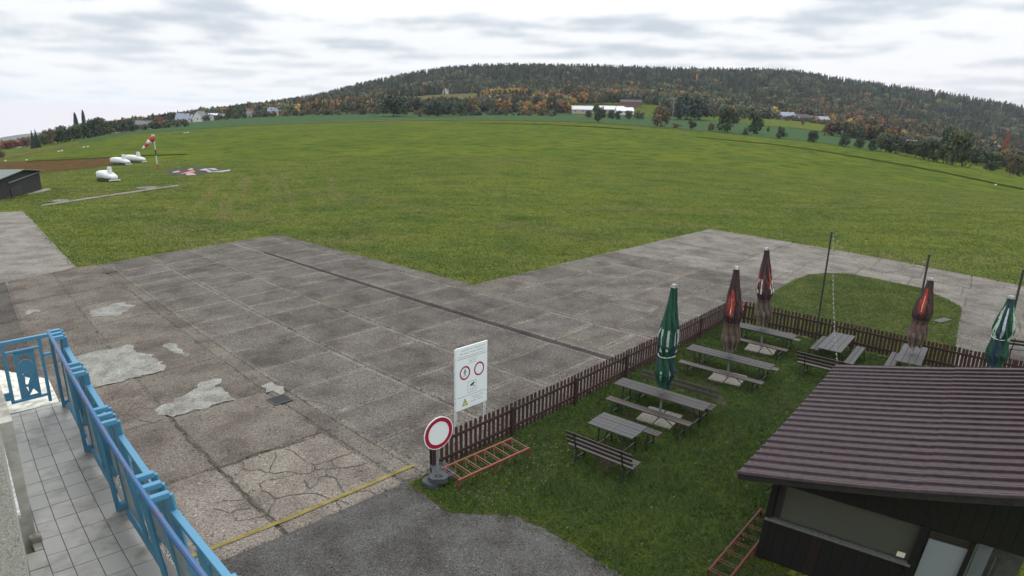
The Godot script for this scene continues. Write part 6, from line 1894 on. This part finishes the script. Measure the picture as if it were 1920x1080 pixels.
func make_trees() -> void:
	for k in ["round", "conifer", "column", "bush"]:
		CROWN[k] = []
		for v in 3: CROWN[k].append(leaves(k, 1100 if k != "bush" else 600, 500 + v * 7 + k.length(), 0.056 if k != "column" else 0.06))
		TRUNK[k] = trunk_mesh(40 + k.length(), k == "round")
	TINT = {"dark": leaf_mat(Color(0.052, 0.072, 0.040)), "olive": leaf_mat(Color(0.098, 0.112, 0.050)), "green": leaf_mat(Color(0.070, 0.108, 0.045)), "fir": leaf_mat(Color(0.036, 0.058, 0.043)), "brown": leaf_mat(Color(0.135, 0.098, 0.058)), "orange": leaf_mat(Color(0.40, 0.185, 0.050)), "yellow": leaf_mat(Color(0.44, 0.31, 0.065)), "rust": leaf_mat(Color(0.25, 0.095, 0.055)), "grey": leaf_mat(Color(0.125, 0.125, 0.095))}
	var f := 1.0 / 1200.0
	var belt := "dark trees of the belt beyond the left field edge"
	var belt_label := "dark leafy tree in the belt left of the long white house"
	# each: kind, tint, place, height and width as seen (pixels of the survey photo turned into metres by distance), label, group
	var list := [
		["round", "rust", Vector3(-323.245, -21.121, -415.0), 14, 18, "rust brown tree before the red roofs at the left edge", ""], ["round", "rust", Vector3(-325.317, -21.032, -425.0), 13, 18, "second rust brown tree before the red roofs, further right", ""], ["round", "brown", Vector3(-322.994, -20.472, -430.0), 12, 16, "brown tree between the red roofs and the dark spruces", ""],
		["conifer", "fir", Vector3(-243.403, -14.494, -330.0), 26, 11, "dark spruce, left one of the pair beside the red roofs", ""],
		["conifer", "fir", Vector3(-244.375, -14.4, -334.0), 26, 12, "dark spruce, right one of the pair beside the red roofs", ""],
		["bush", "brown", Vector3(-189.925, -12.11, -240.0), 12, 14, "brown bush at the left edge beside the dirt track", ""],
		["round", "olive", Vector3(-259.989, -15.186, -360.0), 20, 18, "olive tree just right of the pair of dark spruces", ""],
		["round", "brown", Vector3(-263.456, -15.108, -370.0), 22, 18, "brownish tree between the spruces and the dark belt", ""],
		["round", "dark", Vector3(-266.09, -14.919, -380.0), 26, 24, belt_label, belt], ["round", "dark", Vector3(-268.49, -14.67, -390.0), 26, 24, belt_label, belt], ["round", "green", Vector3(-269.308, -14.091, -400.0), 26, 26, belt_label, belt], ["round", "dark", Vector3(-269.828, -13.433, -410.0), 25, 26, belt_label, belt], ["round", "dark", Vector3(-270.062, -12.756, -420.0), 28, 28, belt_label, belt], ["round", "olive", Vector3(-269.657, -12.05, -430.0), 28, 26, belt_label, belt], ["round", "dark", Vector3(-269.693, -11.514, -440.0), 22, 22, belt_label, belt], ["round", "dark", Vector3(-272.081, -11.166, -455.0), 22, 22, belt_label, belt], ["round", "dark", Vector3(-274.815, -10.915, -470.0), 22, 20, belt_label, belt],
		["column", "dark", Vector3(-313.525, -16.54, -470.0), 36, 7, "slim poplar, left one above the dark belt", ""], ["column", "dark", Vector3(-307.629, -15.592, -470.0), 38, 6, "slim poplar, right one above the dark belt", ""],
		["conifer", "fir", Vector3(-302.502, -9.472, -570.0), 18, 9, "left one of three spruces in front of the village", ""], ["conifer", "fir", Vector3(-301.78, -9.159, -574.0), 21, 10, "middle and tallest of three spruces in front of the village", ""], ["conifer", "fir", Vector3(-296.867, -8.717, -570.0), 18, 9, "right one of three spruces in front of the village", ""],
		["round", "rust", Vector3(-307.675, -10.196, -570.0), 16, 18, "rust brown tree left of the three spruces", ""], ["round", "rust", Vector3(-310.607, -7.0, -640.0), 14, 14, "rust brown tree behind the white village gables", ""], ["round", "orange", Vector3(-288.943, -3.349, -660.0), 16, 18, "orange tree at the right end of the village", ""], ["round", "brown", Vector3(-280.322, -2.369, -660.0), 15, 18, "brown tree right of the orange village tree", ""], ["round", "olive", Vector3(-272.251, -1.5, -660.0), 15, 16, "olive tree left of the dark red house", ""],
		["round", "orange", Vector3(-221.374, 4.352, -680.0), 12, 20, "low orange tree right of the isolated white house", ""], ["round", "orange", Vector3(-206.738, 6.259, -690.0), 15, 20, "orange tree in front of the hillside meadow", ""], ["round", "orange", Vector3(-196.15, 7.028, -690.0), 16, 14, "bright orange tree left of the small red house", ""], ["round", "yellow", Vector3(-176.113, 8.376, -690.0), 11, 13, "yellow tree right of the small red house", ""], ["round", "brown", Vector3(-167.773, 8.888, -690.0), 20, 14, "tall brownish tree beside the yellow one", ""], ["round", "dark", Vector3(-153.138, 6.925, -660.0), 15, 17, "dark tree left of the large round tree", ""], ["bush", "dark", Vector3(-137.455, 3.024, -600.0), 9, 16, "dark bush in the crop in front of the large round tree", ""],
		["round", "dark", Vector3(-103.064, 2.222, -560.0), 40, 54, "large round dark tree standing alone at the far field edge", ""],
		["bush", "olive", Vector3(-81.396, 2.459, -560.0), 12, 14, "olive bush at the left end of the tree row", ""],
		["round", "dark", Vector3(-75.69, 2.907, -575.0), 27, 26, "leafy tree at the left end of the far tree row", ""], ["round", "dark", Vector3(-67.236, 3.016, -578.0), 28, 28, "second leafy tree from the left in the far tree row", ""], ["round", "dark", Vector3(-58.59, 3.139, -580.0), 28, 26, "third leafy tree from the left in the far tree row", ""], ["round", "green", Vector3(-50.039, 3.614, -595.0), 25, 26, "fourth leafy tree of the far row, before the gap with houses", ""],
		["round", "brown", Vector3(-41.465, 6.849, -640.0), 26, 20, "brownish thin tree at the gap in the far tree row", ""], ["round", "grey", Vector3(-32.698, 9.679, -660.0), 26, 22, "grey tree in front of the dark roofed house", ""], ["round", "grey", Vector3(-22.453, 9.39, -655.0), 24, 18, "grey tree left of the narrow white gabled house", ""],
		["round", "brown", Vector3(-7.687, 9.424, -652.0), 27, 20, "brownish tree right of the narrow white gabled house", ""], ["round", "dark", Vector3(1.735, 9.342, -650.0), 28, 22, "dark tree with visible trunk below the yellow crown", ""], ["round", "dark", Vector3(11.13, 9.453, -650.0), 27, 22, "dark tree with visible trunk right of the yellow crown", ""], ["round", "dark", Vector3(19.897, 8.941, -646.0), 28, 22, "dark tree with visible trunk left of the thin pole", ""], ["round", "dark", Vector3(33.202, 8.378, -642.0), 26, 22, "dark tree with visible trunk right of the thin pole", ""], ["round", "dark", Vector3(39.281, 8.085, -640.0), 22, 16, "last dark tree at the right end of the far row", ""],
		["round", "yellow", Vector3(-4.306, 21.468, -760.0), 22, 30, "bright yellow tree behind the far tree row", ""], ["round", "orange", Vector3(7.886, 22.242, -765.0), 20, 24, "orange tree beside the bright yellow one", ""],
		["conifer", "fir", Vector3(-44.847, 23.407, -800.0), 17, 10, "single dark conifer on the stubble field", ""],
		["round", "yellow", Vector3(58.105, 15.473, -690.0), 14, 20, "low yellow tree at the left end of the white roofed barns", ""],
		["round", "dark", Vector3(54.254, 2.382, -432.0), 33, 24, "single dark tree in the crop before the white roofed barns", ""],
		["round", "dark", Vector3(61.585, 3.921, -560.0), 15, 13, "small dark tree left of the single crop tree", ""], ["round", "dark", Vector3(78.387, 3.717, -545.0), 17, 14, "small dark tree right of the single crop tree", ""], ["round", "dark", Vector3(82.895, 3.617, -540.0), 15, 14, "second small dark tree before the barns", ""], ["round", "dark", Vector3(91.189, 3.481, -535.0), 18, 13, "slim dark tree before the right barn", ""], ["round", "grey", Vector3(102.615, 4.015, -560.0), 16, 14, "grey bare tree right of the barns", ""], ["round", "grey", Vector3(106.673, 4.025, -560.0), 12, 10, "thin grey tree beside the barns, farthest right", ""],
		["round", "brown", Vector3(89.995, 0.877, -410.0), 40, 32, "large brownish dark tree at the edge of the field", ""], ["bush", "brown", Vector3(98.031, 0.403, -402.0), 9, 18, "low brown bush right of the brownish field tree", ""], ["round", "dark", Vector3(105.632, -0.042, -395.0), 17, 14, "small dark tree at the field edge right of the power pole", ""],
		["round", "fir", Vector3(143.629, 4.241, -560.0), 46, 42, "broad dark tree behind the power pole", ""], ["round", "fir", Vector3(155.8, 4.278, -560.0), 40, 40, "broad dark tree right of the power pole", ""],
		["round", "brown", Vector3(114.235, -0.584, -385.0), 15, 11, "small brownish tree left of the big pair at the field edge", ""], ["round", "dark", Vector3(121.699, -1.032, -378.0), 43, 36, "big dark round tree, left of the pair at the field edge", ""], ["round", "dark", Vector3(139.113, -1.604, -382.0), 36, 28, "big dark tree, right of the pair at the field edge", ""], ["bush", "dark", Vector3(124.952, -1.725, -358.0), 14, 14, "round dark bush between the big pair of trees", ""], ["bush", "dark", Vector3(160.906, -0.946, -420.0), 9, 7, "tiny dark bush in the crop", ""],
		["round", "dark", Vector3(138.638, -2.798, -344.0), 21, 18, "small round tree at the field edge below the farm", ""], ["round", "dark", Vector3(145.919, -3.672, -322.0), 19, 19, "small round dark tree midway along the right field edge", ""], ["round", "dark", Vector3(153.08, -4.7, -305.0), 24, 18, "round tree beside the pale pole at the field edge", ""], ["round", "dark", Vector3(156.243, -5.245, -298.0), 20, 16, "round tree, second right of the pale pole", ""], ["round", "dark", Vector3(160.244, -5.775, -294.0), 19, 15, "round tree, third right of the pale pole", ""],
		["round", "brown", Vector3(222.917, -1.5, -470.0), 20, 13, "thin brownish tree on the meadow below the farm", ""], ["column", "brown", Vector3(243.172, 1.747, -560.0), 12, 6, "thin bare tree on the bright meadow", ""],
		["conifer", "fir", Vector3(261.173, -3.25, -500.0), 18, 8, "dark conifer left of the orange tree on the meadow", ""], ["round", "orange", Vector3(267.917, -3.659, -505.0), 18, 16, "orange tree between two conifers on the meadow", ""], ["conifer", "fir", Vector3(270.238, -4.262, -500.0), 20, 9, "dark conifer right of the orange tree on the meadow", ""],
		["column", "rust", Vector3(283.721, -16.263, -380.0), 44, 9, "tall slim rust red tree at the far right", ""], ["column", "orange", Vector3(312.616, -17.541, -420.0), 30, 8, "slim orange tree behind the rust red one", ""],
		["round", "dark", Vector3(184.206, -10.795, -252.0), 17, 17, "round dark bush-like tree at the far right field edge", ""], ["round", "brown", Vector3(190.573, -11.723, -250.0), 34, 20, "brownish orange tree at the far right field edge", ""], ["round", "olive", Vector3(192.405, -11.996, -248.0), 30, 20, "olive tree at the outermost right field edge", ""],
	]
	var hedge := "dark trees of the hedge at the right field edge"
	for q in [[Vector3(169.674, -6.367, -300.0), 28, 24], [Vector3(173.005, -6.804, -298.0), 30, 26], [Vector3(172.543, -7.301, -288.0), 26, 24], [Vector3(173.963, -7.686, -284.0), 28, 24], [Vector3(174.281, -8.078, -278.0), 30, 26], [Vector3(174.891, -8.513, -272.0), 32, 26], [Vector3(175.944, -8.881, -268.0), 36, 26], [Vector3(177.335, -9.284, -264.0), 52, 28], [Vector3(179.746, -9.687, -262.0), 54, 28], [Vector3(198.688, -9.763, -300.0), 50, 28]]:
		list.append(["round", "dark" if rng.randf() < 0.7 else "olive", q[0], q[1], q[2], "dark tree in the hedge along the right field edge", hedge])
	var grove := "mixed trees below the right hillside meadow"
	for q in [[Vector3(191.872, -7.003, -330.0), 40, 30, "brown"], [Vector3(209.162, -7.722, -350.0), 42, 30, "grey"], [Vector3(215.574, -8.506, -350.0), 44, 30, "olive"], [Vector3(219.16, -9.338, -345.0), 44, 28, "grey"], [Vector3(214.237, -6.273, -380.0), 34, 28, "olive"], [Vector3(235.326, -7.41, -400.0), 34, 30, "dark"], [Vector3(213.886, -9.714, -330.0), 40, 26, "olive"], [Vector3(262.704, -9.555, -420.0), 36, 26, "orange"], [Vector3(212.304, -11.58, -300.0), 44, 32, "dark"], [Vector3(231.715, -12.986, -320.0), 46, 34, "dark"], [Vector3(222.461, -13.121, -300.0), 40, 30, "olive"], [Vector3(242.572, -14.696, -320.0), 50, 34, "dark"], [Vector3(233.129, -14.626, -300.0), 56, 34, "dark"], [Vector3(255.799, -13.435, -360.0), 40, 30, "dark"], [Vector3(290.811, -17.379, -380.0), 44, 32, "brown"], [Vector3(230.52, -12.034, -330.0), 40, 30, "olive"], [Vector3(228.853, -11.075, -340.0), 44, 30, "dark"], [Vector3(211.364, -13.311, -270.0), 44, 30, "olive"]]:
		list.append(["round", q[3], q[0], q[1], q[2], "leafy tree in the mixed grove at the foot of the right hillside", grove])
	var nth := ["first", "second", "third", "fourth", "fifth", "sixth", "seventh", "eighth", "ninth", "tenth", "eleventh", "twelfth", "thirteenth", "fourteenth", "fifteenth", "sixteenth", "seventeenth", "eighteenth"]
	for set_ in [[belt, "tree from the left in the belt by the long white house"], [hedge, "tree from the left in the hedge at the right field edge"], [grove, "tree from the left in the grove below the right hillside"]]:
		var members := list.filter(func(q: Array) -> bool: return q[6] == set_[0])
		members.sort_custom(func(a: Array, b: Array) -> bool: return a[2].x / -a[2].z < b[2].x / -b[2].z)
		for i in members.size(): members[i][5] = "%s %s %s" % [nth[i], {"dark": "dark green", "olive": "olive", "green": "green", "brown": "brownish", "grey": "greyish", "orange": "orange"}[members[i][1]], set_[1]]
	for q in list:
		var d: float = Vector2(q[2].x, q[2].z).length()
		tree(q[0], q[1], q[2], q[3] * f * d * (0.62 if q[6] == grove else 1.05), q[4] * f * d * 0.98, q[5], q[6])
	forest()

func forest() -> void:
	var r := RandomNumberGenerator.new()
	r.seed = 99
	var n := FastNoiseLite.new()
	n.seed = 7
	n.frequency = 0.006
	n.fractal_octaves = 3
	var n2 := FastNoiseLite.new()
	n2.seed = 17
	n2.frequency = 0.004
	var meshes := {"round": [leaves("round", 150, 71, 0.105), leaves("round", 150, 72, 0.105)], "conifer": [leaves("conifer", 150, 73, 0.10)], "column": [leaves("column", 130, 74, 0.11)]}
	var bins := {"round0": [[], []], "round1": [[], []], "conifer0": [[], []], "column0": [[], []]}
	var k := 0
	var tries := 0
	while k < 21000 and tries < 80000:
		tries += 1
		var t := r.randf_range(-0.95, 1.0)
		var left := t < -0.36
		var s := r.randf()
		var d := lerpf(640.0, 1680.0, pow(s, 1.25))
		if left and r.randf() < 0.3: continue
		if t > 0.45 and r.randf() < 0.5: d = lerpf(420.0 - 160.0 * (t - 0.45), 700.0, r.randf())
		var x := t * d
		var p := land(x, -d)
		# clearings
		if d > 690 and d < 950 and t > -0.19 and t < -0.05 and d < 930: continue
		if t > -0.385 and t < -0.26 and d > 760 and d < 1080: continue
		if t > 0.38 and t < 0.56 and d > 420 and d < 700: continue
		if t > 0.55 and t < 0.80 and d > 430 and d < 790 and n.get_noise_2d(x * 2.4, d * 2.0) < 0.2: continue
		if t > 0.08 and t < 0.22 and d < 720: continue
		var up := clampf((d - 640.0) / 700.0, 0.0, 1.0)
		var a := n.get_noise_2d(x, d * 1.6)
		var b := n2.get_noise_2d(x + 900.0, d * 1.4)
		var conifer_share := clampf(0.02 + up * 0.85 + a * 1.2 - (0.35 if left else 0.0), 0.0, 0.96)
		var kind := "round"
		var h := r.randf_range(9.0, 14.0)
		var w := h * r.randf_range(0.6, 0.9)
		var c := Color(0.066, 0.080, 0.042)
		if r.randf() < conifer_share:
			kind = "conifer"
			h = r.randf_range(9.0, 15.0)
			w = h * r.randf_range(0.42, 0.62)
			c = Color(0.030, 0.044, 0.033).lerp(Color(0.048, 0.060, 0.038), r.randf())
		else:
			var autumn := clampf(0.06 + b * 1.5 + 0.35 * a + (0.16 if t > 0.5 and d > 560 else 0.0) - up * 0.30 + 0.18 * (1.0 - absf(d - 760.0) / 300.0), 0.0, 0.92)
			if r.randf() < autumn:
				c = [Color(0.235, 0.125, 0.045), Color(0.25, 0.175, 0.055), Color(0.16, 0.085, 0.045), Color(0.22, 0.125, 0.045), Color(0.17, 0.135, 0.055)][r.randi() % 5]
				if t > 0.42 and d > 720: c = c.lerp(Color(0.15, 0.06, 0.042), 0.6)
			elif r.randf() < 0.45: c = Color(0.098, 0.094, 0.052)
			if r.randf() < 0.22:
				kind = "column"
				w = h * 0.36
		var grow := (0.85 if d < 600 else 1.0) + 0.32 * smoothstep(850.0, 1300.0, d)
		if t < -0.62: grow *= 0.62
		h *= grow
		w *= grow * 1.08
		var stand := n.get_noise_2d(x * 3.1 + 400.0, d * 3.4)            # stands of lighter and darker trees
		c *= clampf(1.0 + stand * 1.5, 0.45, 1.8) * r.randf_range(0.7, 1.35)
		var key: String = kind + str(r.randi() % meshes[kind].size())
		bins[key][0].append(Transform3D(Basis(Vector3.UP, r.randf() * TAU).scaled(Vector3(w, h, w)), p - Vector3(0, h * 0.08, 0)))
		bins[key][1].append(c)
		k += 1
	for key in bins:
		var kind: String = key.left(key.length() - 1)
		scatter("woodland", meshes[kind][int(key.right(1))], bins[key][0], bins[key][1])
	# undergrowth and hedges filling the foot of the village
	var pl := []
	var tn := []
	for q in 1500:
		var t := r.randf_range(-0.86, 0.84)
		var d := r.randf_range(600.0, 690.0) if t > -0.5 else r.randf_range(480.0, 640.0)
		if t > 0.36: d = r.randf_range(640.0, 720.0)
		if t > 0.06 and t < 0.22: continue
		var h := r.randf_range(3.0, 7.5)
		pl.append(Transform3D(Basis(Vector3.UP, r.randf() * TAU).scaled(Vector3(h, h, h)), land(t * d, -d) - Vector3(0, 0.5, 0)))
		tn.append([Color(0.045, 0.055, 0.028), Color(0.07, 0.062, 0.034), Color(0.12, 0.07, 0.03), Color(0.035, 0.05, 0.028)][r.randi() % 4] * r.randf_range(1.3, 2.0))
	scatter("undergrowth", meshes["round"][0], pl, tn)

func _ready() -> void:
	rng.seed = 20
	var cam := Camera3D.new()
	cam.name = "camera"
	cam.fov = 48.4555
	cam.near = 0.05
	cam.far = 14000.0
	cam.position = Vector3(0, EYE, 0)
	cam.rotation_degrees = Vector3(-15.376, 0, 1.15)
	add_child(cam)
	cam.current = true
	make_sky()
	var sun := DirectionalLight3D.new()
	sun.name = "overcast_sun"
	sun.light_energy = 0.25
	sun.light_color = Color(1.0, 0.97, 0.93)
	sun.light_angular_distance = 30.0
	sun.shadow_enabled = true
	sun.rotation_degrees = Vector3(-50, 160, 0)
	add_child(sun)
	make_materials()
	make_ground()
	make_apron()
	make_building()
	make_shed()
	make_signs()
	make_garden()
	make_field_things()
	make_houses()
	make_trees()
	make_grass()
